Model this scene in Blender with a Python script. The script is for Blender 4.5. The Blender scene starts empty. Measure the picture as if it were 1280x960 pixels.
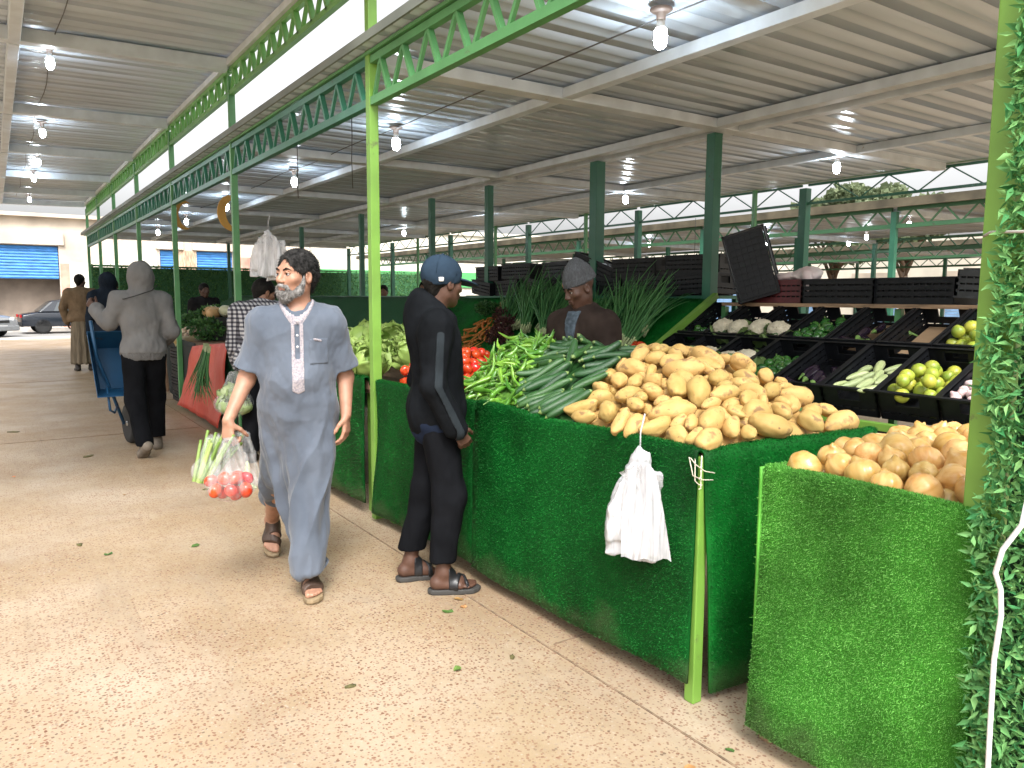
import bpy, bmesh, math, random
import numpy as np
from mathutils import Vector, Matrix, Euler

rnd = random.Random(7)
nrs = np.random.RandomState(11)
S = bpy.context.scene
COL = S.collection
R = math.radians
PI = math.pi

# ------------------------------------------------------------------ objects
def tag(o, label=None, cat=None, group=None, kind=None):
    if label: o['label'] = label
    if cat: o['category'] = cat
    if group: o['group'] = group
    if kind: o['kind'] = kind
    return o

def link(name, me, parent=None):
    o = bpy.data.objects.new(name, me)
    COL.objects.link(o)
    if parent is not None: o.parent = parent
    return o

def thing(name, label, cat, loc=(0, 0, 0), rotz=0.0, group=None):
    o = link(name, None)
    o.empty_display_size = 0.1
    o.location = loc
    o.rotation_euler = (0, 0, rotz)
    return tag(o, label, cat, group)

def kids(o): return [c for c in bpy.data.objects if c.parent == o]

def copy_tree(o, parent=None):
    c = o.copy()
    COL.objects.link(c)
    if parent is not None: c.parent = parent
    for ch in list(o.children): copy_tree(ch, c)
    return c

def np_mesh(name, V, F, mat=None, smooth=False):
    """V (n,3), F (m,k) array with constant k."""
    me = bpy.data.meshes.new(name)
    V = np.asarray(V, np.float32); F = np.asarray(F, np.int32)
    k = F.shape[1]
    me.vertices.add(len(V)); me.vertices.foreach_set('co', V.ravel())
    me.loops.add(F.size); me.loops.foreach_set('vertex_index', F.ravel())
    me.polygons.add(len(F))
    me.polygons.foreach_set('loop_start', np.arange(0, F.size, k, dtype=np.int32))
    me.polygons.foreach_set('loop_total', np.full(len(F), k, np.int32))
    me.update(calc_edges=True)
    me.validate()
    if smooth: me.polygons.foreach_set('use_smooth', np.ones(len(me.polygons), bool))
    if mat is not None: me.materials.append(mat)
    return me

class MB:
    """collects simple shapes into one mesh"""
    def __init__(s): s.v = []; s.f = []; s.sm = []; s.mi = []; s.cur = 0
    def add(s, vs, fs, smooth=False):
        n = len(s.v); s.v.extend([tuple(v) for v in vs])
        for f in fs:
            s.f.append(tuple(i + n for i in f)); s.sm.append(smooth); s.mi.append(s.cur)
        return s
    def box(s, x0, y0, z0, x1, y1, z1):
        v = [(x0,y0,z0),(x1,y0,z0),(x1,y1,z0),(x0,y1,z0),(x0,y0,z1),(x1,y0,z1),(x1,y1,z1),(x0,y1,z1)]
        return s.add(v, [(0,3,2,1),(4,5,6,7),(0,1,5,4),(1,2,6,5),(2,3,7,6),(3,0,4,7)])
    def cbox(s, c, d): return s.box(c[0]-d[0]/2, c[1]-d[1]/2, c[2]-d[2]/2, c[0]+d[0]/2, c[1]+d[1]/2, c[2]+d[2]/2)
    def bar(s, a, b, w, h=None, up=(0, 0, 1)):
        """rectangular bar from a to b, width w (sideways) and h (along up)"""
        h = h or w
        a = Vector(a); b = Vector(b); d = (b - a).normalized(); up = Vector(up)
        if abs(d.dot(up)) > .98: up = Vector((1, 0, 0))
        sd = d.cross(up).normalized(); u = sd.cross(d).normalized()
        vs = []
        for p in (a, b):
            for i, j in ((-1,-1),(1,-1),(1,1),(-1,1)): vs.append(p + sd*(i*w/2) + u*(j*h/2))
        return s.add(vs, [(3,2,1,0),(4,5,6,7),(0,1,5,4),(1,2,6,5),(2,3,7,6),(3,0,4,7)])
    def tube(s, pts, rad, n=8, cap=True, smooth=True):
        pts = [Vector(p) for p in pts]
        rads = rad if isinstance(rad, (list, tuple)) else [rad]*len(pts)
        vs = []; fs = []
        prev = None
        for i, p in enumerate(pts):
            d = (pts[min(i+1, len(pts)-1)] - pts[max(i-1, 0)])
            d = d.normalized() if d.length > 1e-9 else Vector((0, 0, 1))
            if prev is None:
                t = Vector((0, 0, 1)) if abs(d.z) < .9 else Vector((1, 0, 0))
                u = d.cross(t).normalized()
            else:
                u = (prev - d*prev.dot(d))
                u = u.normalized() if u.length > 1e-6 else d.cross(Vector((.3, .5, .8))).normalized()
            prev = u; w = d.cross(u)
            for k in range(n):
                a = 2*PI*k/n
                vs.append(p + (u*math.cos(a) + w*math.sin(a))*rads[i])
        for i in range(len(pts)-1):
            for k in range(n):
                fs.append((i*n+k, i*n+(k+1) % n, (i+1)*n+(k+1) % n, (i+1)*n+k))
        if cap:
            fs.append(tuple(range(n-1, -1, -1))); fs.append(tuple((len(pts)-1)*n+k for k in range(n)))
        return s.add(vs, fs, smooth)
    def lathe(s, prof, c=(0, 0, 0), n=16, smooth=True, axis='z'):
        vs = []; fs = []
        for r, z in prof:
            for k in range(n):
                a = 2*PI*k/n
                x, y = r*math.cos(a), r*math.sin(a)
                p = (x, y, z) if axis == 'z' else ((z, x, y) if axis == 'x' else (x, z, y))
                vs.append((p[0]+c[0], p[1]+c[1], p[2]+c[2]))
        for i in range(len(prof)-1):
            for k in range(n):
                f = (i*n+k, i*n+(k+1) % n, (i+1)*n+(k+1) % n, (i+1)*n+k)
                fs.append(f if axis != 'y' else f[::-1])
        if prof[0][0] > 1e-4: fs.append(tuple(range(n-1, -1, -1)))
        if prof[-1][0] > 1e-4: fs.append(tuple((len(prof)-1)*n+k for k in range(n)))
        return s.add(vs, fs, smooth)
    def prism(s, poly, a0, a1, axis='x'):
        """poly of 2-D points extruded along an axis; 2-D coords are the other two axes in xyz order"""
        n = len(poly); vs = []
        for a in (a0, a1):
            for p in poly:
                vs.append((a, p[0], p[1]) if axis == 'x' else ((p[0], a, p[1]) if axis == 'y' else (p[0], p[1], a)))
        fs = [tuple(range(n)), tuple(range(2*n-1, n-1, -1))]
        for i in range(n): fs.append((i, n+i, n+(i+1) % n, (i+1) % n))
        return s.add(vs, fs)
    def build(s, name, mats, parent=None, bevel=0, fix=True):
        me = bpy.data.meshes.new(name)
        me.from_pydata(s.v, [], s.f)
        mats = mats if isinstance(mats, (list, tuple)) else [mats]
        for m in mats: me.materials.append(m)
        if len(s.f):
            me.polygons.foreach_set('use_smooth', s.sm)
            me.polygons.foreach_set('material_index', s.mi)
        if fix:
            bm = bmesh.new(); bm.from_mesh(me); bmesh.ops.recalc_face_normals(bm, faces=bm.faces[:]); bm.to_mesh(me); bm.free()
        me.update()
        o = link(name, me, parent)
        if bevel:
            b = o.modifiers.new('bevel', 'BEVEL'); b.width = bevel; b.segments = 2; b.limit_method = 'ANGLE'
        return o

# ------------------------------------------------------------------ numpy noise
_perm = np.random.RandomState(3).permutation(4096)
_val = np.random.RandomState(5).uniform(-1, 1, 4096)
def vnoise(p):
    p = np.asarray(p, float); i = np.floor(p).astype(int); f = p - i; f = f*f*(3-2*f)
    def h(dx, dy, dz):
        a = _perm[(i[..., 0]+dx) & 4095]; a = _perm[(a + i[..., 1]+dy) & 4095]; a = _perm[(a + i[..., 2]+dz) & 4095]
        return _val[a]
    x, y, z = f[..., 0], f[..., 1], f[..., 2]
    l = lambda a, b, t: a + (b-a)*t
    return l(l(l(h(0,0,0), h(1,0,0), x), l(h(0,1,0), h(1,1,0), x), y), l(l(h(0,0,1), h(1,0,1), x), l(h(0,1,1), h(1,1,1), x), y), z)
def fbm(p, o=3):
    p = np.asarray(p, float); r = 0; a = 1
    for k in range(o): r = r + a*vnoise(p*(2**k) + 17.3*k); a *= .5
    return r

# ------------------------------------------------------------------ implicit surfaces
class Field:
    def __init__(s, lo, hi, res):
        s.lo = np.array(lo, float); s.res = res
        s.n = np.ceil((np.array(hi, float) - s.lo)/res).astype(int) + 1
        s.d = np.full(s.n, 1.0, np.float32)
    def sub(s, lo, hi):
        a = np.clip(np.floor((np.array(lo) - s.lo)/s.res).astype(int), 0, s.n)
        b = np.clip(np.ceil((np.array(hi) - s.lo)/s.res).astype(int)+1, 0, s.n)
        if np.any(b <= a): return None
        sl = tuple(slice(x, y) for x, y in zip(a, b))
        ax = [(np.arange(x, y)*s.res + l).astype(np.float32) for x, y, l in zip(a, b, s.lo)]
        return sl, np.meshgrid(*ax, indexing='ij', sparse=True)
    def put(s, lo, hi, fn, k=0.02, op='u'):
        m = k + 0.02
        q = s.sub(np.array(lo)-m, np.array(hi)+m)
        if q is None: return
        sl, (X, Y, Z) = q
        e = fn(X, Y, Z); d = s.d[sl]
        if op == 'u':
            h = np.maximum(k - np.abs(d-e), 0)/max(k, 1e-6)
            s.d[sl] = np.minimum(d, e) - h*h*k*.25
        else:
            e = -e
            h = np.maximum(k - np.abs(d-e), 0)/max(k, 1e-6)
            s.d[sl] = np.maximum(d, e) + h*h*k*.25
    def cap(s, a, b, ra, rb=None, k=.02, op='u', g=0):
        rb = ra if rb is None else rb
        ra += g; rb += g
        a = np.array(a, float); b = np.array(b, float); ab = b-a; L = max(ab.dot(ab), 1e-9)
        def fn(X, Y, Z):
            t = np.clip(((X-a[0])*ab[0] + (Y-a[1])*ab[1] + (Z-a[2])*ab[2])/L, 0, 1)
            return np.sqrt((X-a[0]-t*ab[0])**2 + (Y-a[1]-t*ab[1])**2 + (Z-a[2]-t*ab[2])**2) - (ra + (rb-ra)*t)
        r = max(ra, rb)
        s.put(np.minimum(a, b)-r, np.maximum(a, b)+r, fn, k, op)
    def ell(s, c, r, rot=None, k=.02, op='u', g=0):
        c = np.array(c, float); r = np.array(r, float) + g
        M = np.array(rot, float) if rot is not None else np.eye(3)
        def fn(X, Y, Z):
            x, y, z = X-c[0], Y-c[1], Z-c[2]
            u = M[0,0]*x + M[1,0]*y + M[2,0]*z; v = M[0,1]*x + M[1,1]*y + M[2,1]*z; w = M[0,2]*x + M[1,2]*y + M[2,2]*z
            k0 = np.sqrt((u/r[0])**2 + (v/r[1])**2 + (w/r[2])**2)
            k1 = np.sqrt((u/r[0]**2)**2 + (v/r[1]**2)**2 + (w/r[2]**2)**2)
            return k0*(k0-1)/np.maximum(k1, 1e-6)
        m = r.max() if rot is not None else r
        s.put(c-m, c+m, fn, k, op)
    def keep(s, fn):
        """intersect with region fn(X,Y,Z) < 0"""
        sl, (X, Y, Z) = s.sub(s.lo, s.lo + (s.n-1)*s.res)
        s.d[sl] = np.maximum(s.d[sl], fn(X, Y, Z))
    def mesh(s):
        d = s.d; g = d < 0
        n = np.array(d.shape)-1
        cnt = np.zeros(n, np.int8)
        cor = [(i, j, k) for i in (0, 1) for j in (0, 1) for k in (0, 1)]
        for i, j, k in cor: cnt += g[i:i+n[0], j:j+n[1], k:k+n[2]]
        mask = (cnt > 0) & (cnt < 8)
        I = np.argwhere(mask)
        if len(I) == 0: return np.zeros((0, 3)), np.zeros((0, 4), int)
        idx = np.full(n, -1, np.int32); idx[mask] = np.arange(len(I))
        acc = np.zeros((len(I), 3)); num = np.zeros(len(I))
        val = {c: d[I[:, 0]+c[0], I[:, 1]+c[1], I[:, 2]+c[2]].astype(float) for c in cor}
        for a in cor:
            for ax in range(3):
                if a[ax] == 0:
                    b = list(a); b[ax] = 1; b = tuple(b)
                    da, db = val[a], val[b]; cr = (da < 0) != (db < 0)
                    t = np.where(cr, da/np.where(cr, da-db, 1), 0)
                    p = np.array(a, float)[None] + t[:, None]*(np.array(b)-np.array(a))[None]
                    acc += p*cr[:, None]; num += cr
        V = (I + acc/num[:, None])*s.res + s.lo
        F = []
        for ax in range(3):
            o = [q for q in range(3) if q != ax]
            sl0 = [slice(1, -1)]*3; sl0[ax] = slice(0, -1); sl1 = list(sl0); sl1[ax] = slice(1, None)
            g0 = g[tuple(sl0)]; g1 = g[tuple(sl1)]
            E = np.argwhere(g0 != g1)
            if len(E) == 0: continue
            sg = g0[E[:, 0], E[:, 1], E[:, 2]]
            E = E.copy(); E[:, o[0]] += 1; E[:, o[1]] += 1
            def cell(da, db):
                q = E.copy(); q[:, o[0]] += da; q[:, o[1]] += db
                return idx[q[:, 0], q[:, 1], q[:, 2]]
            q = np.stack([cell(-1, -1), cell(0, -1), cell(0, 0), cell(-1, 0)], 1)
            flip = sg if ax != 1 else ~sg
            q = np.where(flip[:, None], q, q[:, ::-1])
            F.append(q)
        F = np.concatenate(F); F = F[(F >= 0).all(1)]
        return V, F

def vnormals(V, F):
    n = np.cross(V[F[:, 2]]-V[F[:, 0]], V[F[:, 3]]-V[F[:, 1]]) if F.shape[1] == 4 else np.cross(V[F[:, 1]]-V[F[:, 0]], V[F[:, 2]]-V[F[:, 0]])
    N = np.zeros_like(V)
    for k in range(F.shape[1]): np.add.at(N, F[:, k], n)
    return N/np.maximum(np.linalg.norm(N, axis=1, keepdims=True), 1e-9)

def relax(V, F, it=1, w=.5):
    for _ in range(it):
        A = np.zeros_like(V); c = np.zeros(len(V))
        k = F.shape[1]
        for i in range(k):
            a, b = F[:, i], F[:, (i+1) % k]
            np.add.at(A, a, V[b]); np.add.at(c, a, 1)
            np.add.at(A, b, V[a]); np.add.at(c, b, 1)
        V = V*(1-w) + w*A/np.maximum(c, 1)[:, None]
    return V

# ------------------------------------------------------------------ materials
def nt(m): return m.node_tree.nodes, m.node_tree.links
MATS = {}
def mat(name, col, rough=.6, var=.0, vscale=8, bump=0, bscale=60, spec=.5, metal=0, col2=None, rand=0.0, coord='Object', detail=3, stretch=None, sheen=0, trans=0, bdist=.01):
    """general procedural surface: base colour broken up by noise, per-object variation and bump"""
    if name in MATS: return MATS[name]
    m = bpy.data.materials.new(name); m.use_nodes = True
    N, L = nt(m); b = N['Principled BSDF']
    b.inputs['Roughness'].default_value = rough; b.inputs['Metallic'].default_value = metal
    b.inputs['Specular IOR Level'].default_value = spec
    if sheen: b.inputs['Sheen Weight'].default_value = sheen
    tc = N.new('ShaderNodeTexCoord'); vec = tc.outputs[coord]
    if stretch:
        mp = N.new('ShaderNodeMapping'); mp.inputs['Scale'].default_value = stretch; L.new(vec, mp.inputs[0]); vec = mp.outputs[0]
    base = None
    if var or col2:
        nz = N.new('ShaderNodeTexNoise'); nz.inputs['Scale'].default_value = vscale; nz.inputs['Detail'].default_value = detail
        L.new(vec, nz.inputs['Vector'])
        rp = N.new('ShaderNodeValToRGB'); rp.color_ramp.elements[0].position = .32; rp.color_ramp.elements[1].position = .68
        c2 = col2 or tuple(min(1, c*(1+var)) for c in col); c1 = col if col2 else tuple(c*(1-var) for c in col)
        rp.color_ramp.elements[0].color = (*c1, 1); rp.color_ramp.elements[1].color = (*c2, 1)
        L.new(nz.outputs['Fac'], rp.inputs[0]); base = rp.outputs[0]
    if rand:
        oi = N.new('ShaderNodeObjectInfo'); mr = N.new('ShaderNodeMapRange')
        mr.inputs['To Min'].default_value = 1-rand; mr.inputs['To Max'].default_value = 1+rand
        L.new(oi.outputs['Random'], mr.inputs['Value'])
        hs = N.new('ShaderNodeHueSaturation')
        if base: L.new(base, hs.inputs['Color'])
        else: hs.inputs['Color'].default_value = (*col, 1)
        L.new(mr.outputs[0], hs.inputs['Value'])
        m2 = N.new('ShaderNodeMapRange'); m2.inputs['To Min'].default_value = .5+rand*.06; m2.inputs['To Max'].default_value = .5-rand*.06
        L.new(oi.outputs['Random'], m2.inputs['Value']); L.new(m2.outputs[0], hs.inputs['Hue'])
        base = hs.outputs[0]
    if base: L.new(base, b.inputs['Base Color'])
    else: b.inputs['Base Color'].default_value = (*col, 1)
    if bump:
        nb = N.new('ShaderNodeTexNoise'); nb.inputs['Scale'].default_value = bscale; nb.inputs['Detail'].default_value = 4
        L.new(vec, nb.inputs['Vector'])
        bp = N.new('ShaderNodeBump'); bp.inputs['Strength'].default_value = bump; bp.inputs['Distance'].default_value = bdist
        L.new(nb.outputs['Fac'], bp.inputs['Height']); L.new(bp.outputs[0], b.inputs['Normal'])
    MATS[name] = m
    return m

def emis(name, col, st):
    if name in MATS: return MATS[name]
    m = bpy.data.materials.new(name); m.use_nodes = True; N, L = nt(m)
    b = N['Principled BSDF']; b.inputs['Base Color'].default_value = (.9, .9, .9, 1)
    b.inputs['Emission Color'].default_value = (*col, 1); b.inputs['Emission Strength'].default_value = st
    MATS[name] = m; return m

def leafy(name, c1, c2, rough=.45, trans=.35, rand=0.1, spec=.3):
    """thin leaf: diffuse plus light passing through, with per-island variation"""
    if name in MATS: return MATS[name]
    m = bpy.data.materials.new(name); m.use_nodes = True; N, L = nt(m)
    b = N['Principled BSDF']; b.inputs['Roughness'].default_value = rough; b.inputs['Specular IOR Level'].default_value = spec
    g = N.new('ShaderNodeNewGeometry'); mx = N.new('ShaderNodeMix'); mx.data_type = 'RGBA'
    mx.inputs['A'].default_value = (*c1, 1); mx.inputs['B'].default_value = (*c2, 1)
    L.new(g.outputs['Random Per Island'], mx.inputs['Factor']); L.new(mx.outputs['Result'], b.inputs['Base Color'])
    tr = N.new('ShaderNodeBsdfTranslucent'); L.new(mx.outputs['Result'], tr.inputs['Color'])
    ms = N.new('ShaderNodeMixShader'); ms.inputs[0].default_value = trans
    L.new(b.outputs[0], ms.inputs[1]); L.new(tr.outputs[0], ms.inputs[2])
    L.new(ms.outputs[0], N['Material Output'].inputs['Surface'])
    MATS[name] = m; return m
# ------------------------------------------------------------------ camera, light, world
cam = bpy.data.cameras.new('camera'); cam.sensor_width = 36; cam.sensor_fit = 'HORIZONTAL'
cam.lens = 961/1280*36; cam.clip_start = .05; cam.clip_end = 400
co = link('camera', cam); S.camera = co
co.matrix_world = Matrix.Translation((0, 0, 1.5)) @ Matrix.Rotation(R(-33.9), 4, 'Z') @ Matrix.Rotation(R(90-6.4), 4, 'X') @ Matrix.Rotation(R(.3), 4, 'Z')

SUN_EL, SUN_AZ = R(50), R(205)      # azimuth measured clockwise from +Y: behind the camera, a little to its left
w = bpy.data.worlds.new('World'); S.world = w; w.use_nodes = True
N, L = w.node_tree.nodes, w.node_tree.links
sky = N.new('ShaderNodeTexSky'); sky.sky_type = 'NISHITA'; sky.sun_disc = False
sky.sun_elevation = SUN_EL; sky.sun_rotation = SUN_AZ; sky.air_density = 1.0; sky.dust_density = 6; sky.ozone_density = 1
hs = N.new('ShaderNodeHueSaturation'); hs.inputs['Saturation'].default_value = .06
L.new(sky.outputs[0], hs.inputs['Color']); L.new(hs.outputs[0], N['Background'].inputs['Color'])
N['Background'].inputs['Strength'].default_value = .15
sl = bpy.data.lights.new('sun', 'SUN'); sl.energy = 1.1; sl.angle = R(16); sl.color = (1, .96, .90)
so = link('sun', sl)
sd = Vector((math.sin(SUN_AZ)*math.cos(SUN_EL), math.cos(SUN_AZ)*math.cos(SUN_EL), math.sin(SUN_EL)))
so.rotation_euler = (-sd).to_track_quat('-Z', 'Y').to_euler(); so.location = sd*60
S.view_settings.view_transform = 'Standard'; S.view_settings.look = 'None'; S.view_settings.gamma = 1
S.view_settings.exposure = 1.25
S.view_settings.use_curve_mapping = False
S.cycles.use_denoising = True
S.cycles.max_bounces = 8; S.cycles.diffuse_bounces = 5; S.cycles.glossy_bounces = 3; S.cycles.transparent_max_bounces = 12; S.cycles.transmission_bounces = 4
S.cycles.sample_clamp_indirect = 6; S.cycles.caustics_reflective = False; S.cycles.caustics_refractive = False

# ------------------------------------------------------------------ shared materials
def paint(name, col, wear=(.12, .1, .08), rough=.4, amt=.62):
    if name in MATS: return MATS[name]
    m = mat(name, col, rough, var=.12, vscale=5, bump=.08, bscale=30)
    N, L = nt(m); b = N['Principled BSDF']
    src = b.inputs['Base Color'].links[0].from_socket
    tc = N.new('ShaderNodeTexCoord'); n = N.new('ShaderNodeTexNoise'); n.inputs['Scale'].default_value = 9; n.inputs['Detail'].default_value = 8; n.inputs['Roughness'].default_value = .7
    L.new(tc.outputs['Object'], n.inputs['Vector'])
    rp = N.new('ShaderNodeValToRGB'); rp.color_ramp.elements[0].position = amt; rp.color_ramp.elements[1].position = amt+.06
    L.new(n.outputs['Fac'], rp.inputs[0])
    mx = N.new('ShaderNodeMix'); mx.data_type = 'RGBA'; L.new(rp.outputs[0], mx.inputs['Factor'])
    L.new(src, mx.inputs['A']); mx.inputs['B'].default_value = (*wear, 1); L.new(mx.outputs['Result'], b.inputs['Base Color'])
    return m
LIMET = paint('lime_truss_paint', (.14, .34, .09), (.12, .2, .06), .4, .66)
TEALG = paint('teal_green_paint', (.045, .19, .12), (.07, .08, .05), .4, .64)
LIME = paint('lime_paint', (.16, .32, .05), (.12, .17, .05), .4, .61)
GREENP = paint('green_paint', (.09, .27, .10), (.10, .09, .05), .4, .64)
DARKG = paint('dark_green_paint', (.03, .14, .085), (.05, .05, .035), .4, .66)
CREAM = paint('cream_paint', (.60, .65, .69), (.33, .27, .2), .45, .66)
WHITEP = paint('white_beam_paint', (.62, .69, .76), (.36, .29, .22), .45, .68)
BLACKPL = mat('black_plastic', (.008, .009, .011), .45, var=.3, vscale=14, spec=.3, rand=.15, bump=.1, bscale=80)
RUBBER = mat('rubber', (.015, .015, .015), .75, var=.2)
CHROME = mat('bare_metal', (.55, .55, .55), .3, metal=1, var=.1)
WOOD = mat('old_wood', (.20, .12, .07), .7, var=.45, vscale=6, bump=.4, bscale=30, stretch=(6, 6, .8))
WOODB = mat('board_wood', (.34, .22, .13), .7, var=.4, vscale=5, bump=.3, bscale=30, stretch=(6, .8, 6))

def panel_mat(name, c, rough):
    """coated sheet metal: streaks along the sheet, grime at the seams' side, soft gloss"""
    m = mat(name, c, rough, var=.09, vscale=1.6, bump=.06, bscale=10, stretch=(.5, 2.2, 1), bdist=.02, spec=.6, detail=6)
    return m
PANEL = panel_mat('roof_panel_metal', (.52, .60, .69), .22)
PANELH = panel_mat('high_roof_panel_metal', (.56, .63, .71), .26)
PANELDK = mat('roof_top_metal', (.20, .22, .21), .5, var=.15, vscale=1)
SEAM = mat('seam_grime', (.08, .065, .05), .7, var=.5, vscale=12)

# ------------------------------------------------------------------ ground
def floor_mat():
    m = bpy.data.materials.new('terrazzo'); m.use_nodes = True; N, L = nt(m); b = N['Principled BSDF']
    tc = N.new('ShaderNodeTexCoord'); P = tc.outputs['Object']
    def noise(sc, det=4, vec=P, rough=.55):
        n = N.new('ShaderNodeTexNoise'); n.inputs['Scale'].default_value = sc; n.inputs['Detail'].default_value = det; n.inputs['Roughness'].default_value = rough
        L.new(vec, n.inputs['Vector']); return n
    def ramp(src, stops):
        r = N.new('ShaderNodeValToRGB'); e = r.color_ramp.elements
        while len(e) < len(stops): e.new(.5)
        for q, (p, c) in zip(e, stops): q.position = p; q.color = (*c, 1) if len(c) == 3 else c
        L.new(src, r.inputs[0]); return r.outputs[0]
    def mix(f, a, bb, mode='MIX'):
        x = N.new('ShaderNodeMix'); x.data_type = 'RGBA'; x.blend_type = mode
        for s, v in (('Factor', f), ('A', a), ('B', bb)):
            if hasattr(v, 'links'): L.new(v, x.inputs[s])
            elif s == 'Factor': x.inputs[s].default_value = v
            else: x.inputs[s].default_value = (*v, 1)
        return x.outputs['Result']
    base = ramp(noise(1.1, 6).outputs['Fac'], [(.3, (.25, .178, .106)), (.5, (.33, .245, .15)), (.72, (.39, .30, .20))])
    stain = ramp(noise(.45, 7, rough=.65).outputs['Fac'], [(.46, (0, 0, 0)), (.66, (1, 1, 1))])
    base = mix(stain, base, (.45, .375, .29))
    base = mix(ramp(noise(120, 2).outputs['Fac'], [(.4, (0, 0, 0)), (.7, (.5, .5, .5))]), base, (.38, .27, .17))
    # warped coordinates for stone chips of uneven outline
    wn = noise(30, 2); vm = N.new('ShaderNodeVectorMath'); vm.operation = 'MULTIPLY_ADD'; vm.inputs[1].default_value = (.012, .012, .012)
    L.new(wn.outputs['Color'], vm.inputs[0]); L.new(P, vm.inputs[2])
    def chips(sc, thr, soft, pick):
        v = N.new('ShaderNodeTexVoronoi'); v.inputs['Scale'].default_value = sc; v.inputs['Randomness'].default_value = 1
        L.new(vm.outputs[0], v.inputs['Vector'])
        d = ramp(v.outputs['Distance'], [(thr, (1, 1, 1)), (thr+soft, (0, 0, 0))])
        sx = N.new('ShaderNodeSeparateColor'); L.new(v.outputs['Color'], sx.inputs[0])
        k = ramp(sx.outputs[0], [(pick, (1, 1, 1)), (pick+.01, (0, 0, 0))])
        return mix(1, d, k, 'MULTIPLY'), sx
    c1, s1 = chips(60, .31, .07, .55)
    col1 = ramp(s1.outputs[1], [(0, (.14, .055, .03)), (.35, (.22, .10, .06)), (.6, (.27, .15, .09)), (.8, (.11, .065, .045)), (1, (.40, .32, .24))])
    c2, s2 = chips(88, .34, .07, .6)
    col2 = ramp(s2.outputs[1], [(0, (.19, .08, .05)), (.5, (.26, .15, .10)), (1, (.44, .37, .29))])
    wear = ramp(noise(.8, 4).outputs['Fac'], [(.3, (.55, .55, .55)), (.55, (1, 1, 1))])
    base = mix(mix(1, c2, wear, 'MULTIPLY'), base, col2)
    base = mix(mix(1, c1, wear, 'MULTIPLY'), base, col1)
    grime = ramp(noise(2.3, 8, rough=.7).outputs['Fac'], [(.60, (0, 0, 0)), (.8, (.6, .6, .6))])
    base = mix(grime, base, (.22, .15, .10))
    mp = N.new('ShaderNodeMapping'); mp.inputs['Scale'].default_value = (3.2, .22, 1); mp.inputs['Rotation'].default_value = (0, 0, .06); L.new(P, mp.inputs[0])
    drag = ramp(noise(1.6, 7, mp.outputs[0], .68).outputs['Fac'], [(.52, (0, 0, 0)), (.72, (.42, .42, .42))])
    base = mix(drag, base, (.25, .19, .135))
    wet = ramp(noise(.9, 6, rough=.6).outputs['Fac'], [(.63, (0, 0, 0)), (.70, (.5, .5, .5))])
    base = mix(wet, base, (.27, .20, .135))
    pale = ramp(noise(.33, 5, rough=.7).outputs['Fac'], [(.55, (0, 0, 0)), (.75, (.3, .3, .3))])
    base = mix(pale, base, (.47, .42, .35))
    L.new(base, b.inputs['Base Color'])
    rg = ramp(noise(1.6, 5).outputs['Fac'], [(.3, (.36, .36, .36)), (.7, (.62, .62, .62))]); L.new(rg, b.inputs['Roughness'])
    b.inputs['Specular IOR Level'].default_value = .4
    bp = N.new('ShaderNodeBump'); bp.inputs['Strength'].default_value = .25; bp.inputs['Distance'].default_value = .004
    L.new(noise(60, 4).outputs['Fac'], bp.inputs['Height']); L.new(bp.outputs[0], b.inputs['Normal'])
    return m
FLOOR = floor_mat()
MB().add([(-150,-120,-.25),(220,-120,-.25),(220,260,-.25),(-150,260,-.25)], [(0,1,2,3)]).build('ground', mat('dry_ground', (.42, .36, .28), .9, var=.2, vscale=.4), fix=False)
tag(bpy.data.objects['ground'], 'dusty ground around the market', 'ground', kind='structure')
f = MB().box(-14, -9, -.12, 40, 31, 0).build('floor', FLOOR); tag(f, 'beige terrazzo market floor with reddish stone chips', 'floor', kind='structure')
JOINT = mat('joint_dirt', (.21, .145, .095), .9, var=.4, vscale=20)
j = MB()
def joint(x0, y0, x1, y1, w=.010): j.bar((x0, y0, .002), (x1, y1, .002), w*.6, .004)
joint(1.90, .2, 1.93, 22, .012)
for y in (-.6, 9.2, 15.6): joint(-8, y, 1.89, y+.05, .010)
for y in (2.55, 5.7, 12): joint(1.94, y, 2.6, y+.02, .01)
joint(-1.6, -2, -1.55, 22, .01)
tag(j.build('floor_joint_lines', JOINT), 'dirty joints between the floor slabs', 'floor joints', kind='structure')
ROADM = mat('pale_asphalt', (.30, .29, .275), .85, var=.18, vscale=1.5, bump=.2, bscale=80)
tag(MB().box(-70, 31.3, -.14, 120, 40.2, -.1).build('road', ROADM), 'pale street beyond the market', 'road', kind='structure')
KERBM = mat('kerb_stone', (.5, .46, .42), .8, var=.2, vscale=3)
tag(MB().box(-70, 31.0, -.2, 120, 31.3, .06).build('kerb', KERBM), 'kerb at the end of the market floor', 'kerb', kind='structure')
tag(MB().box(-70, 40.2, -.2, 120, 44, .04).build('pavement', KERBM), 'pavement in front of the shops', 'pavement', kind='structure')
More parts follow.
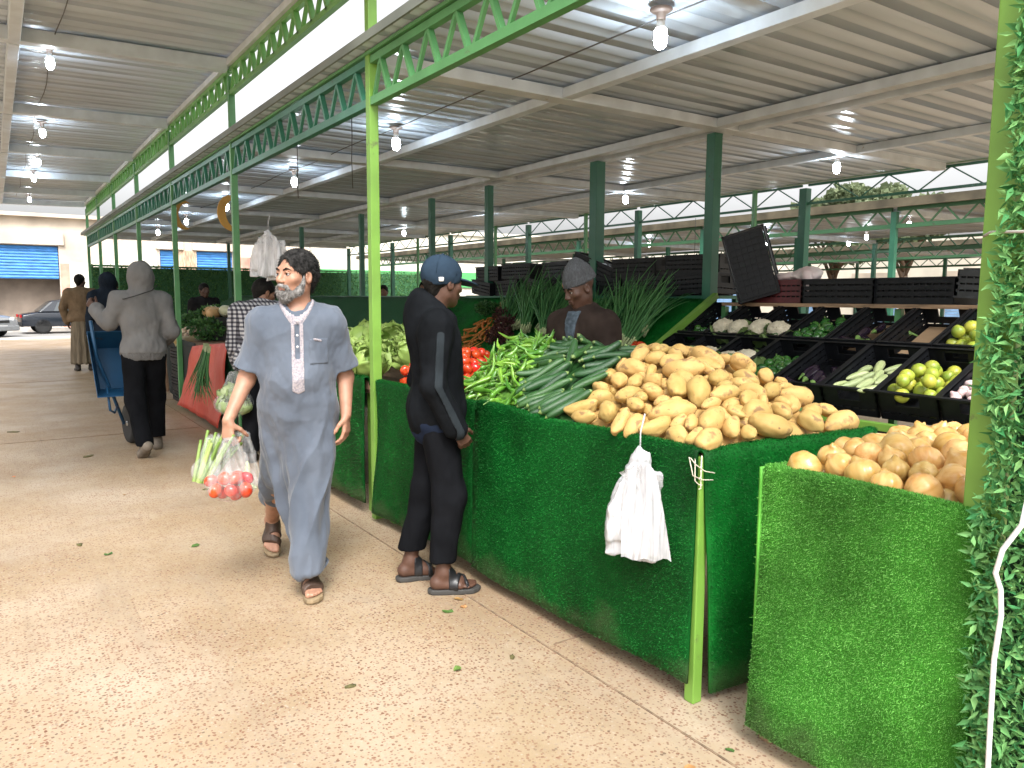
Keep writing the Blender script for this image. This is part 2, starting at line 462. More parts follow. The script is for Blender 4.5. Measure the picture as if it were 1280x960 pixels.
# dropped leaves and scraps on the floor
SCRAP = mat('scrap', (.10, .09, .03), .8, var=.5, vscale=40, rand=.3)
for k, (x, y, r) in enumerate([(.93, 1.98, .016), (1.06, 2.69, .014), (.2, 1.98, .02), (1.72, 2.55, .012), (-.9, 3.4, .02), (.35, 5.2, .018), (.1, 10.0, .04), (.66, 8.1, .035), (1.3, 6.2, .02)]):
    m_ = MB(); n = 9
    ring = [(r*(1+.5*rnd.random())*math.cos(2*PI*i/n)*1.4, r*(.6+.5*rnd.random())*math.sin(2*PI*i/n), .004+.004*rnd.random()) for i in range(n)]
    m_.add([(0, 0, .011)] + ring + [(p[0], p[1], .001) for p in ring], [(0, 1+i, 1+(i+1) % n) for i in range(n)] + [(1+i, 1+n+i, 1+n+(i+1) % n, 1+(i+1) % n) for i in range(n)])
    o = m_.build('leaf_scrap', SCRAP); o.location = (x, y, 0); o.rotation_euler = (0, 0, rnd.random()*6)
    tag(o, 'small brown trampled leaf scrap on the beige terrazzo floor', 'scrap', 'trampled scraps on the floor')

# ------------------------------------------------------------------ canopies
def roof_sheet(name, x0, x1, y0, y1, zfun, m, parent, pitch=.33, rib=.018):
    """ribbed sheet: V grooves run along x, repeated along y; a pale raised rib between the dark seams"""
    mb = MB(); top = MB()
    prof = []
    y = y0; k = 0
    while y < y1-1e-6:
        p = pitch
        prof += [(y, 0), (y+p*.30, 0), (y+p*.33, -rib*.30), (y+p*.36, 0), (y+p*.64, 0), (y+p*.67, -rib*.30), (y+p*.70, 0), (y+p*.975, 0), (y+p*.98, rib), (y+p*.995, rib)]
        y += p
    prof.append((y, 0))
    xs = np.linspace(x0, x1, 9)
    V = np.array([(x, yy, zfun(x)+zz) for x in xs for yy, zz in prof]); n = len(prof)
    F = [(i*n+k, i*n+k+1, (i+1)*n+k+1, (i+1)*n+k) for i in range(len(xs)-1) for k in range(n-1)]
    # outer skin gives the sheet its thickness (sandwich panel)
    V2 = np.array([(x, yy, zfun(x)+.05) for x in (x0, x1) for yy in (y0, prof[-1][0])])
    b = len(V)
    F2 = [(b, b+2, b+3, b+1)]
    me = np_mesh(name, V, np.array(F), None)
    o1 = link(name, me, parent); me.materials.append(m); off = -parent.location.copy(); o1.location = off
    top = MB(); z = [zfun(x0)+rib+.004, zfun(x1)+rib+.004]; yb = prof[-1][0]
    v = [(x0, y0, z[0]), (x1, y0, z[1]), (x1, yb, z[1]), (x0, yb, z[0])]
    top.add(v + [(a, bb, c+.045) for a, bb, c in v], [(0,3,2,1),(4,5,6,7),(0,1,5,4),(1,2,6,5),(2,3,7,6),(3,0,4,7)])
    top.build('roof_skin', PANELDK, parent).location = off
    return o1

def truss(parent, x, y0, y1, zb, zt, m, step=.36, chord=.05, web=.022, zz=False, name='truss'):
    mb = MB()
    mb.bar((x, y0, zb), (x, y1, zb), chord, chord); mb.bar((x, y0, zt), (x, y1, zt), chord*.9, chord*.9)
    n = max(2, int(round((y1-y0)/step))); d = (y1-y0)/n
    for i in range(n):
        a = y0+i*d
        if zz:
            mb.bar((x, a, zb), (x, a+d/2, zt), web); mb.bar((x, a+d/2, zt), (x, a+d, zb), web)
        else:
            mb.bar((x, a+d*.22, zb), (x, a+d*.62, zt), web*1.5, web); mb.bar((x, a+d*.62, zt), (x, a+d*1.12 if i < n-1 else a+d, zb), web*.9, web)
    return mb.build(name, m, parent)

POSTY = [.93, 4.76, 8.2, 11.35, 14.4, 17.35, 20.0, 22.5]
ZC = lambda x: 3.06 - .004*(x-2.1)           # ceiling of the low roof
low = thing('market_canopy', 'low ribbed metal roof on green posts over the vegetable stalls', 'canopy', (2.1, 4.7, 0))
def lp(o): o.location = (-2.1, -4.7, 0); return o
Y0 = 1.15
lp(roof_sheet('roof_panel', 2.0, 9.15, Y0, 23.0, ZC, PANEL, low))
# posts
for i, y in enumerate(POSTY):
    if i == 0: continue
    lp(MB().cbox((2.1, y, 1.84), (.062, .062, 3.68)).build('post', LIME if i == 1 else GREENP, low, bevel=.004))
for x, y, s in [(5.42, 4.85, .10), (5.5, 6.55, .12), (5.5, 8.75, .09), (5.5, 10.35, .08), (5.5, 13.0, .08), (5.5, 16.2, .08), (5.5, 19.2, .08), (5.5, 22.3, .08), (5.4, 2.42, .12),
                (9.05, 6.5, .11), (9.05, 9.7, .09), (9.05, 12.9, .09), (9.05, 16.1, .09), (9.05, 19.3, .09), (9.05, 22.4, .09), (9.05, 3.2, .1)]:
    lp(MB().cbox((x, y, 1.48), (s, s, 2.96)).build('post', DARKG, low, bevel=.005))
lp(MB().cbox((8.9, 7.2, 1.5), (.05, .05, 3.0)).build('post', GREENP, low))
for x, y in [(8.9, 10.9), (8.9, 13.9), (8.9, 17.5)]: lp(MB().cbox((x, y, 1.5), (.05, .05, 3.0)).build('post', GREENP, low))
# edge trusses, bay by bay
ys = [Y0+.05] + POSTY[1:]
for a, b in zip(ys[:-1], ys[1:]):
    lp(truss(low, 2.1, a+.031, b-.031, 2.745, 3.0, GREENP if a < 4 else TEALG, .33, .05, .024))
ys9 = [2.0, 6.5, 9.7, 12.9, 16.1, 19.3, 22.4]
for a, b in zip(ys9[:-1], ys9[1:]):
    lp(truss(low, 9.05, a+.05, b-.05, 2.76, 3.0, DARKG, .75, .032, .014, zz=True))
# cross beams (along x) and long beams (along y)
for y in [4.72, 8.15, 11.3, 14.4, 17.35, 20.0, 22.5]:
    lp(MB().box(2.14, y-.07, 2.955, 9.0, y+.07, 3.035).build('cross_beam', CREAM if y < 9 else WHITEP, low, bevel=.006))
lp(MB().box(2.14, 1.55, 2.955, 9.0, 1.67, 3.035).build('cross_beam', CREAM, low))
cuts = [1.15, 1.55, 4.65, 8.08, 11.23, 14.33, 17.28, 19.93, 22.43]
for x, wd, mt_ in [(3.6, .09, WHITEP), (5.27, .11, CREAM), (5.55, .11, WHITEP), (7.3, .08, WHITEP)]:
    for a, b in zip(cuts[:-1], cuts[1:]):
        lp(MB().box(x-wd/2, a+(.14 if a > 1.2 else 0), 2.958, x+wd/2, b, 3.03).build('long_beam', mt_, low, bevel=.004))
for x in (2.1, 9.05):
    lp(MB().box(x-.04, Y0, 3.03, x+.04, 23, 3.05).build('eaves_bar', GREENP, low))
lp(MB().prism([(x_, z_) for x_, z_ in ((1.985, 3.06), (2.0, 3.06), (2.0, 3.115), (1.985, 3.115))], Y0, 23, 'y').build('gutter', mat('gutter_zinc', (.16, .18, .16), .6, var=.2, vscale=2), low))

# high roof over the aisle, standing on the same front posts
high = thing('aisle_roof', 'higher ribbed metal roof over the walkway with a lime lattice edge', 'roof', (-2.2, 12, 0))
def hp(o): o.location = (2.2, -12, 0); return o
ZH = lambda x: 3.86 - .020*(2.1-x)
HY0 = 4.2
hp(roof_sheet('roof_panel', -1.5, 2.16, HY0, 22.6, ZH, PANELH, high, pitch=.40))  # unseen left edge cut short to let more daylight onto the floor
hy = [HY0] + POSTY[1:]
for a, b in zip(hy[:-1], hy[1:]):
    hp(truss(high, 2.1, a+.031, b-.031, 3.52, 3.74, LIMET, .30, .045, .03))
for i, (a, b) in enumerate(zip(hy[:-1], hy[1:])):
    y = b
    hp(MB().add([(-1.45, y-.06, ZH(-1.45)-.14), (2.06, y-.06, ZH(2.06)-.14), (2.06, y+.06, ZH(2.06)-.14), (-1.45, y+.06, ZH(-1.45)-.14),
                 (-1.45, y-.06, ZH(-1.45)-.02), (2.06, y-.06, ZH(2.06)-.02), (2.06, y+.06, ZH(2.06)-.02), (-1.45, y+.06, ZH(-1.45)-.02)],
                [(0,3,2,1),(4,5,6,7),(0,1,5,4),(1,2,6,5),(2,3,7,6),(3,0,4,7)]).build('cross_beam', WHITEP, high, bevel=.005))
    for x in (.28,):
        hp(MB().box(x-.045, a+.061, ZH(x)-.15, x+.045, b-.061, ZH(x)-.025).build('long_beam', WHITEP, high, bevel=.004))
hp(MB().box(2.05, HY0, 3.765, 2.16, 22.6, 3.83).build('edge_beam', CREAM, high))
for y in POSTY[1:]:
    hp(MB().cbox((-1.4, y, 1.82), (.08, .08, 3.62)).build('post', GREENP, high))

# second and third canopies across the open aisle to the right
def far_canopy(x0, x1, y0, y1, label, post_y, zig):
    t = thing('market_canopy', label, 'canopy', (x0, y0, 0))
    def q(o): o.location = (-x0, -y0, 0); return o
    q(roof_sheet('roof_panel', x0-.1, x1+.1, y0, y1, lambda x: 3.08, mat('far_roof_metal', (.30, .32, .34), .4, var=.2, vscale=2), t, pitch=.6))
    for xx in (x0, (x0+x1)/2, x1):
        for y in post_y: q(MB().cbox((xx, y, 1.48), (.09, .09, 2.96)).build('post', DARKG, t))
    for xx in (x0, x1):
        for a, b in zip(post_y[:-1], post_y[1:]):
            q(truss(t, xx, a+.05, b-.05, 2.72, 3.0, paint('dull_green_paint', (.05, .15, .07), (.07, .06, .04), .5, .62), zig, .07, .024, zz=True))
    q(MB().box(x0-.16, y0, 3.02, x0-.1, y1, 3.16).build('fascia', mat('rusty_fascia', (.10, .085, .055), .7, var=.4, vscale=3), t))
    for y in post_y: q(MB().box(x0+.06, y-.07, 2.93, x1-.06, y+.07, 3.02).build('cross_beam', WHITEP, t))
    return t
far_canopy(12.6, 19.0, 3.0, 30, 'second low roof on green trusses across the open gap, right of the stalls', [3.1, 7.3, 11.5, 15.7, 19.9, 24.1, 28.3], .5)
far_canopy(22.4, 28.6, 3.0, 34, 'farthest low roof on green trusses, seen under the second one', [3.1, 8, 13, 18, 23, 28, 33], .6)

# ------------------------------------------------------------------ lamps
GLOWM = emis('lamp_glow', (.82, .92, 1), 60)
WHITEPL = mat('white_plastic', (.75, .75, .74), .4, var=.05)
def lamp_mesh():
    t = thing('light_bulb', 'x', 'light bulb')
    MB().lathe([(.0, .0), (.06, 0), (.062, -.008), (.045, -.02), (.026, -.026), (.024, -.06), (0, -.06)], n=16).build('lamp_socket', mat('socket_brown', (.16, .12, .10), .5, var=.3), t)
    MB().lathe([(.019, -.06), (.022, -.075), (.026, -.10), (.0265, -.102)], n=14).build('lamp_base', WHITEPL, t)
    MB().lathe([(.0265, -.102), (.032, -.11), (.036, -.135), (.036, -.165), (.03, -.19), (.018, -.204), (0, -.209)], n=16).build('bulb', GLOWM, t)
    return t
proto = lamp_mesh()
ordw = ['nearest', 'second', 'third', 'fourth', 'fifth', 'sixth', 'seventh', 'eighth', 'ninth']
first = True
def lamp(x, y, z, label, group):
    global first
    o = proto if first else copy_tree(proto); first = False
    o.location = (x, y, z); o['label'] = label; o['group'] = group
def wired(x, y, z, zc): pass
for i, (x, y) in enumerate([(.57, 8.6), (.68, 12.3), (.74, 15.0), (.76, 17.1), (.82, 20.9)]):
    lamp(x, y, ZH(x)-.028, f'{ordw[i]} lit bulb of the row under the high walkway roof', 'bulbs under the high walkway roof')
for i, (x, y) in enumerate([(3.04, 3.12), (3.12, 6.55), (3.12, 9.4), (3.1, 12.6), (3.1, 15.6), (3.1, 18.6)]):
    lamp(x, y, ZC(x)-.024, f'{ordw[i]} lit bulb of the row just behind the front posts, under the stall roof', 'bulbs under the stall roof')
for i, (x, y) in enumerate([(7.4, 4.95), (7.4, 8.2), (7.45, 11.9), (7.4, 15.2)]):
    lamp(x, y, ZC(x)-.024, f'{ordw[i]} lit bulb of the back row, behind the crate rack, under the stall roof', 'bulbs under the stall roof')
for i, (x, y) in enumerate([(14.3, 8.0), (14.3, 11.2), (16.5, 10.2), (16.8, 13.2), (18, 11.6), (14.4, 15)]):
    lamp(x, y, 3.05, f'{ordw[i]} lit bulb under the second canopy across the open gap', 'bulbs under the second canopy')

WIREM = mat('ceiling_cable', (.10, .10, .10), .6)
for pts, l_ in (([(.62, 6, 3.80)] + [(.6+.02*math.sin(y*2), y, ZH(.6)-.03-.02*abs(math.sin(y*1.1))) for y in np.arange(6.5, 22, .5)], 'thin power cable strung along the bulbs of the high walkway roof'),
                ([(3.1+.015*math.sin(y*3), y, ZC(3.1)-.028-.018*abs(math.sin(y*1.3))) for y in np.arange(1.3, 20, .4)], 'thin power cable strung along the front bulbs of the stall roof'),
                ([(7.43+.02*math.sin(y*3), y, ZC(7.4)-.028-.02*abs(math.sin(y*1.2))) for y in np.arange(3, 18, .4)], 'thin power cable strung along the back bulbs of the stall roof')):
    tag(MB().tube(pts, .005, 5).build('power_cable', WIREM), l_, 'cable')

# ------------------------------------------------------------------ far buildings
PLASTER = mat('stained_plaster', (.58, .50, .41), .85, var=.22, vscale=.8, bump=.3, bscale=12, detail=8)
PLASTW = mat('cream_plaster', (.72, .68, .58), .85, var=.12, vscale=.9, bump=.2, bscale=12, detail=6)
PINK = mat('pink_plaster', (.55, .30, .23), .85, var=.3, vscale=2, detail=8)
BROWNW = mat('brown_wall', (.26, .21, .17), .85, var=.2, vscale=1.5)
BLUESH = mat('blue_shutter_paint', (.05, .22, .55), .5, var=.35, vscale=2.2, bump=.1, stretch=(1, 1, 5), detail=6)
def shutter(parent, x0, x1, z0, z1, y):
    mb = MB(); n = int((z1-z0)/.13)
    for i in range(n):
        z = z0+(z1-z0)*i/n; h = (z1-z0)/n
        mb.prism([(y, z), (y-.03, z+h*.5), (y, z+h*.97), (y+.02, z+h*.97), (y+.02, z)], x0, x1, 'x')
    return mb.build('roller_shutter', BLUESH, parent)
b1 = thing('shop_building', 'long stained plaster shop row with blue roller shutters across the street', 'building', (4, 44, 0))
def bp_(o): o.location = (-4, -44, 0); return o
opens = [(-7.4, -3.4), (-2.2, 2.62), (6.9, 7.75), (8.6, 10.35), (14.6, 17.5), (19, 22)]
wall = MB(); x = -16
wy = 41.2
for a, b in opens:
    wall.box(x, wy, 0, a, wy+.4, 5.0); wall.box(a, wy, 3.75, b, wy+.4, 5.0); x = b
wall.box(x, wy, 0, 26, wy+.4, 5.0)
bp_(wall.build('wall', PLASTER, b1))
bp_(MB().box(-16, wy+1.2, 0, 26, wy+1.4, 5).build('inner_wall', BROWNW, b1))
bp_(MB().box(-16, wy-.35, 5.0, 26, wy+1.5, 5.16).build('roof_slab', PLASTER, b1))
for a, b in opens:
    bp_(shutter(b1, a+.03, b-.03, 2.25 if b < 3 else 1.9, 3.72, wy+.12))
    bp_(MB().box(a-.2, wy-.14, 3.78, b+.22, wy-.005, 4.34).build('lintel', PLASTER, b1))
bp_(MB().box(2.66, wy-.03, 0, 3.02, wy-.004, 2.95).build('pilaster', PINK, b1))
bp_(MB().box(3.02, wy-.05, 0, 5.2, wy-.006, 3.0).build('pale_panel', PLASTW, b1))
bp_(MB().box(5.6, wy-.05, 0, 6.75, wy-.006, 3.7).build('pale_panel', PLASTW, b1))
bp_(MB().box(10.5, wy-.03, 0, 11.3, wy-.004, 3.5).build('pilaster', PINK, b1))
bp_(MB().box(7.77, wy-.04, .3, 8.55, wy-.003, 3.74).build('stained_panel', mat('streaky_wall', (.52, .36, .25), .9, var=.5, vscale=5, stretch=(3, 3, .6), detail=8), b1))
# low hedge-covered screen closing the hall's far end
MESHG = mat('hedge_mesh', (.02, .085, .035), .8, var=.6, vscale=60, col2=(.05, .17, .06))
hd = thing('hedge_screen', 'dark green artificial hedge screen across the far end of the stalls', 'screen', (4, 23.2, 0))
def hq(o): o.location = (-4, -23.2, 0); return o
hq(MB().box(2.2, 23.15, .15, 12, 23.22, 2.25).build('backing', MESHG, hd))
for x in (2.2, 4.6, 7.0, 9.4, 11.9): hq(MB().cbox((x, 23.3, 1.15), (.06, .06, 2.3)).build('post', DARKG, hd))
hq(MB().bar((2.2, 23.18, 2.29), (12, 23.18, 2.29), .05).build('top_rail', GREENP, hd))
n = 9000
px = nrs.uniform(2.2, 12, n); pz = nrs.uniform(.15, 2.3, n); a = nrs.uniform(0, 2*PI, n)
d = np.stack([np.cos(a), -nrs.uniform(.2, .9, n), np.sin(a)], 1)*.05; s_ = np.stack([-np.sin(a), np.zeros(n), np.cos(a)], 1)*.016
c = np.stack([px, np.full(n, 23.14), pz], 1)
V = np.stack([c, c+d*.5+s_, c+d, c+d*.5-s_], 1).reshape(-1, 3)
o = link('leaf_cover', np_mesh('leaf_cover', V, np.arange(n*4).reshape(-1, 4), leafy('hedge_leaf', (.02, .10, .03), (.12, .26, .08))), hd); hq(o)
# white wall with a green band at the far right end
w2 = thing('boundary_wall', 'white wall with a broad green band, far beyond the second gap', 'wall', (20, 34.5, 0)); w2['kind'] = 'thing'
def wq(o): o.location = (-20, -34.5, 0); return o
wq(MB().box(12.0, 34, 0, 30, 34.3, 4.6).build('wall', PLASTW, w2))
wq(MB().box(11.9, 33.9, 2.0, 30.1, 33.995, 2.75).build('green_band', mat('green_band', (.10, .42, .14), .6, var=.1), w2))
wq(MB().box(11.9, 33.88, 4.6, 30.1, 34.4, 4.8).build('coping', PLASTW, w2))
wq(MB().lathe([(0, 0), (.34, 0), (.34, .03), (0, .03)], (17.6, 33.86, 1.35), n=20, axis='y').build('round_sign', mat('red_sign', (.45, .1, .06), .5, var=.3, vscale=6), w2))
# cream shops to the right
b2 = thing('shop_building', 'cream shop row with pale blue shutters seen under the far canopies', 'building', (40, 20, 0))
def cq(o): o.location = (-40, -20, 0); return o
cq(MB().box(36, -8, 0, 38, 52, 4.3).build('wall', PLASTW, b2))
PBLUE = mat('pale_blue_shutter', (.22, .38, .62), .5, var=.2, vscale=3)
for y in (2.5, 7, 11.5, 16, 20.5, 25, 29.5, 34):
    mb = MB()
    for i in range(16): mb.prism([(35.97, .3+i*.14), (35.93, .37+i*.14), (35.97, .435+i*.14), (35.99, .435+i*.14), (35.99, .3+i*.14)], 0, 1, 'y') if False else mb.box(35.93, y, .3+i*.14, 35.99, y+2.2, .3+i*.14+.125)
    cq(mb.build('roller_shutter', PBLUE, b2))
    cq(MB().box(35.86, y-.15, 2.56, 35.99, y+2.35, 2.8).build('lintel', PLASTER, b2))

# ------------------------------------------------------------------ trees beyond the roofs
BARK = mat('bark', (.14, .10, .07), .9, var=.3, vscale=8, bump=.5, bscale=20, stretch=(3, 3, .6))
def tree(x, y, h, r, label, seed):
    g = np.random.RandomState(seed)
    t = thing('tree', label, 'tree', (x, y, 0))
    mb = MB(); mb.tube([(0, 0, 0), (.08, .05, h*.3), (-.05, .1, h*.55)], [.22, .17, .12], 8)
    tips = []
    for k in range(9):
        a = k*2.4; p = Vector((math.cos(a)*r*.7, math.sin(a)*r*.7, h*(.62+.3*g.rand()))); tips.append(p)
        mb.tube([(-.02, .08, h*(.36+.02*k)), p*.5+Vector((0, 0, h*.25)), p], [.1, .06, .02], 6)
    mb.build('trunk', BARK, t)
    n = 16000; ci = g.randint(0, 14, n)
    cen = np.array([list(p) for p in tips] + [[g.uniform(-.5, .5)*r, g.uniform(-.5, .5)*r, h*(.75+.25*g.rand())] for _ in range(5)])
    dirs = g.normal(size=(n, 3)); dirs /= np.linalg.norm(dirs, axis=1, keepdims=True)
    c = cen[ci] + dirs*(g.rand(n, 1)**.5)*r*.42*np.array([1, 1, .7])
    a = g.normal(size=(n, 3))*.055; b = np.cross(a, g.normal(size=(n, 3)))*.8
    V = np.stack([c-a, c+b, c+a, c-b], 1).reshape(-1, 3)
    link('crown', np_mesh('crown', V, np.arange(n*4).reshape(-1, 4), leafy('tree_leaf', (.11, .15, .08), (.22, .26, .14))), t)  # leaf tones paled, the sky's glare and haze put into the colour
tree(30.0, 19.9, 5.7, 1.9, 'round leafy tree rising above the second roof at right', 4)
tree(31.6, 17.7, 6.0, 1.9, 'taller leafy tree behind the second roof, nearest the lime pillar', 6)
tree(19, 44, 6.4, 2.6, 'pale leafy tree beyond the white and green wall', 9)
# ------------------------------------------------------------------ people
A = np.array
def unit(v): v = np.array(v, float); return v/np.linalg.norm(v)
def rot(ax, a):
    return np.array(Matrix.Rotation(a, 3, Vector(ax)))

def skel(h=1.73, **ov):
    s = h/1.73
    b = dict(pelvis=(0,0,.95), waist=(0,.01,1.09), chest=(0,0,1.27), neck=(0,-.02,1.45), head=(0,.015,1.605),
             shR=(.185,-.015,1.40), shL=(-.185,-.015,1.40), elR=(.235,-.03,1.11), elL=(-.235,-.03,1.11), wrR=(.24,.05,.87), wrL=(-.24,.05,.87),
             hipR=(.09,0,.90), hipL=(-.09,0,.90), knR=(.10,.02,.49), knL=(-.10,.02,.49), anR=(.105,-.03,.095), anL=(-.105,-.03,.095))
    k = {n: A(v)*s for n, v in b.items()}
    k.update(s=s, hyaw=0., hpitch=0., hroll=0., fyR=-.15, fyL=.15, fpR=0., fpL=0., curlR=(.35,.4,.3), curlL=(.35,.4,.3), girth=1.0)
    for n, v in ov.items(): k[n] = A(v) if isinstance(v, tuple) and not n.startswith('curl') else v
    k['H'] = rot((0,0,1), k['hyaw']) @ rot((1,0,0), k['hpitch']) @ rot((0,1,0), k['hroll'])
    return k

def head(F, k, g=0, detail=True):
    c, H, s = k['head'], k['H'], k['s']
    P = lambda *p: c + H @ (A(p)*s)
    F.ell(P(0,-.018,.035), A((.073,.095,.085))*s, H, k=.02, g=g)
    F.ell(P(0,.02,-.03), A((.060,.072,.085))*s, H, k=.03, g=g)
    F.cap(P(.04,.0,-.065), P(.012,.058,-.098), .022*s, .02*s, k=.03, g=g); F.cap(P(-.04,.0,-.065), P(-.012,.058,-.098), .022*s, .02*s, k=.03, g=g)
    if detail:
        F.cap(P(-.034,.074,.020), P(.034,.074,.020), .013*s, k=.02)
        for x in (1, -1):
            F.ell(P(.043*x,.058,-.024), A((.022,.02,.018))*s, H, k=.025)
            F.ell(P(.031*x,.094,-.001), A((.017,.016,.012))*s, H, k=.010, op='s')
        F.cap(P(0,.088,.008), P(0,.106,-.030), .008*s, .0125*s, k=.012)
        for x in (1, -1): F.ell(P(.013*x,.097,-.036), A((.009,.010,.008))*s, H, k=.006)
        F.cap(P(-.016,.090,-.058), P(.016,.090,-.058), .007*s, k=.008)
        F.cap(P(-.014,.088,-.072), P(.014,.088,-.072), .0075*s, k=.008)
        F.cap(P(-.017,.100,-.065), P(.017,.100,-.065), .0045*s, k=.004, op='s')
        for x in (1, -1):
            F.ell(P(.077*x,-.012,-.012), A((.011,.020,.032))*s, H, k=.010)
            F.ell(P(.085*x,-.006,-.008), A((.007,.010,.018))*s, H, k=.006, op='s')
    F.cap(P(0,-.022,-.05), k['neck'] + A((0,0,-.03)), .052*s, .060*s, k=.03, g=g)

def torso(F, k, g=0, gz=0):
    w = k['girth']; s = k['s']
    F.ell(k['pelvis'], A((.158*w,.112*w,.125))*s, k=.06, g=g)
    F.ell(k['waist'], A((.145*w,.112*w,.17))*s, k=.06, g=g)
    F.ell(k['chest'], A((.165*w,.112*w,.185))*s, k=.06, g=g)
    F.cap(k['shR'], k['shL'], .058*s, k=.07, g=g)
    m = (k['shR']+k['shL'])/2
    F.cap(m + A((.09*s,0,.015*s)), k['neck'] + A((.01,0,-.01)), .042*s, k=.05, g=g*.6); F.cap(m + A((-.09*s,0,.015*s)), k['neck'] + A((-.01,0,-.01)), .042*s, k=.05, g=g*.6)

def arm(F, k, sd, g=0, t1=1.0, ex=0):
    s = k['s']; sh, el, wr = k['sh'+sd], k['el'+sd], k['wr'+sd]
    F.cap(sh, el, .052*s, .041*s, k=.04, g=g)
    F.cap(el, el+(wr-el)*t1, .042*s, .027*s + ex, k=.02, g=g)

def hand(F, wr, d, nrm, th, curl=(.35,.4,.3), s=1.0, thumb=.3):
    d = unit(d); nrm = unit(nrm - d*np.dot(nrm, d)); th = unit(th - d*np.dot(th, d) - nrm*np.dot(th, nrm))
    L = [.070, .079, .073, .057]
    for i in range(4):
        o = (.027-.018*i)*s
        b = wr + d*.012*s + th*o*.55; kn = wr + d*(.088-.004*abs(i-1))*s + th*o
        F.cap(b, kn, .0135*s, .0112*s, k=.012)
        p = kn; a = 0; v = d; fan = (1.5-i)*.05
        for j, fr in enumerate((.46, .30, .24)):
            a += curl[j]
            v = unit(d*math.cos(a) + nrm*math.sin(a) + th*fan)
            q = p + v*L[i]*fr*s*1.05
            F.cap(p, q, (.0095-.0009*j)*s, (.0090-.0011*j)*s, k=.004); p = q
    b = wr + d*.022*s + th*.020*s; m = b + unit(d*.62+th*.7+nrm*thumb)*.046*s
    F.cap(b, m, .0145*s, .0115*s, k=.012)
    q = m + unit(d*.85+th*.22+nrm*(thumb+.15))*.032*s; F.cap(m, q, .0105*s, .0095*s, k=.004)
    F.cap(q, q + unit(d*.8+nrm*(thumb+.35))*.024*s, .0095*s, .0078*s, k=.004)

def leg(F, k, sd, g=0, g2=None):
    s = k['s']; g2 = g if g2 is None else g2
    h, kn, an = k['hip'+sd], k['kn'+sd], k['an'+sd]
    F.cap(h, kn, .086*s + g, .056*s + g2, k=.05)
    F.cap(kn, kn+(an-kn)*.35 + A((0,-.012,0)), .054*s + g2, .055*s + g2, k=.03); F.cap(kn+(an-kn)*.35 + A((0,-.012,0)), an, .053*s + g2, .036*s + g2, k=.03)

def footframe(k, sd):
    y = k['fy'+sd]; p = k['fp'+sd]
    M = rot((0,0,1), y) @ rot((1,0,0), -p)
    return k['an'+sd], M, (1 if sd == 'R' else -1)
def foot(F, k, sd, g=0, toes=True):
    o, M, q = footframe(k, sd); s = k['s']
    P = lambda x, y, z: o + M @ (A((x*q, y, z))*s)
    F.cap(o, P(0,-.03,-.055), .034*s, .034*s, k=.02, g=g)
    F.cap(P(0,-.035,-.058), P(-.018,.10,-.068), .033*s, .026*s, k=.02, g=g); F.cap(P(.006,-.03,-.06), P(.026,.085,-.072), .030*s, .022*s, k=.02, g=g)
    F.cap(P(0,.01,-.01), P(-.01,.09,-.058), .034*s, .024*s, k=.03, g=g)
    if toes:
        for i, (x, y, r) in enumerate([(-.030,.165,.0145), (-.010,.167,.0115), (.007,.158,.0108), (.022,.146,.010), (.036,.130,.0095)]):
            F.cap(P(x*.8, .10-.006*i, -.07), P(x, y, -.078), r*s*1.05, r*s, k=.005, g=g)
    else:
        F.cap(P(-.02,.09,-.07), P(-.018,.15,-.074), .026*s, .020*s, k=.02, g=g); F.cap(P(.02,.08,-.072), P(.016,.135,-.076), .024*s, .018*s, k=.02, g=g)

def bounds(k, extra=.16):
    P = np.array([v for n, v in k.items() if isinstance(v, np.ndarray) and v.shape == (3,)])
    lo = P.min(0)-extra; hi = P.max(0)+extra
    lo[2] = min(lo[2], -.02) if lo[2] < .2 else lo[2]
    return lo, hi + A((0,0,.02))

def emit(name, F, m, parent, wr=0, wsc=(9,9,5), rl=1, seed=0, uv=None):
    V, Q = F.mesh()
    if len(V) == 0: return None
    if rl: V = relax(V, Q, rl, .4)
    if wr:
        Nn = vnormals(V, Q)
        V = V + Nn*(wr*fbm(V*A(wsc)+seed*3.7, 3))[:, None]
    return link(name, np_mesh(name, V, Q, m, True), parent)

def skin(name, c): return mat(name, c, .48, var=.13, vscale=22, bump=.25, bscale=160, bdist=.002, spec=.4)
SK_TAN = skin('skin_tan', (.36, .19, .125)); SK_DARK = skin('skin_dark', (.085, .042, .028)); SK_BROWN = skin('skin_brown', (.20, .10, .06))
HAIRB = mat('dark_hair', (.008, .007, .006), .6, spec=.15, var=.4, vscale=60, bump=.8, bscale=220, bdist=.004)
HAIRG = mat('greying_hair', (.006, .006, .006), .7, spec=.12, col2=(.04, .038, .037), vscale=45, bump=.9, bscale=200, bdist=.005)
BEARDG = mat('grey_beard', (.11, .105, .10), .7, col2=(.36, .345, .33), vscale=48, bump=.6, bscale=260, bdist=.006, detail=5)
EYEW = mat('eye_white', (.34, .30, .28), .25); IRIS = mat('iris', (.02, .012, .008), .15)
LIP = mat('lip', (.24, .10, .08), .5); LIPD = mat('dark_lip', (.075, .036, .03), .5)
def cloth(name, c, var=.12, rough=.85, weave=420, bump=.25, col2=None, vs=6):
    return mat(name, c, rough, var=var, vscale=vs, bump=bump, bscale=weave, bdist=.0015, spec=.06, col2=col2)

def person_root(label, loc, rz, group=None):
    return thing('person', label, 'person', loc, rz, group)

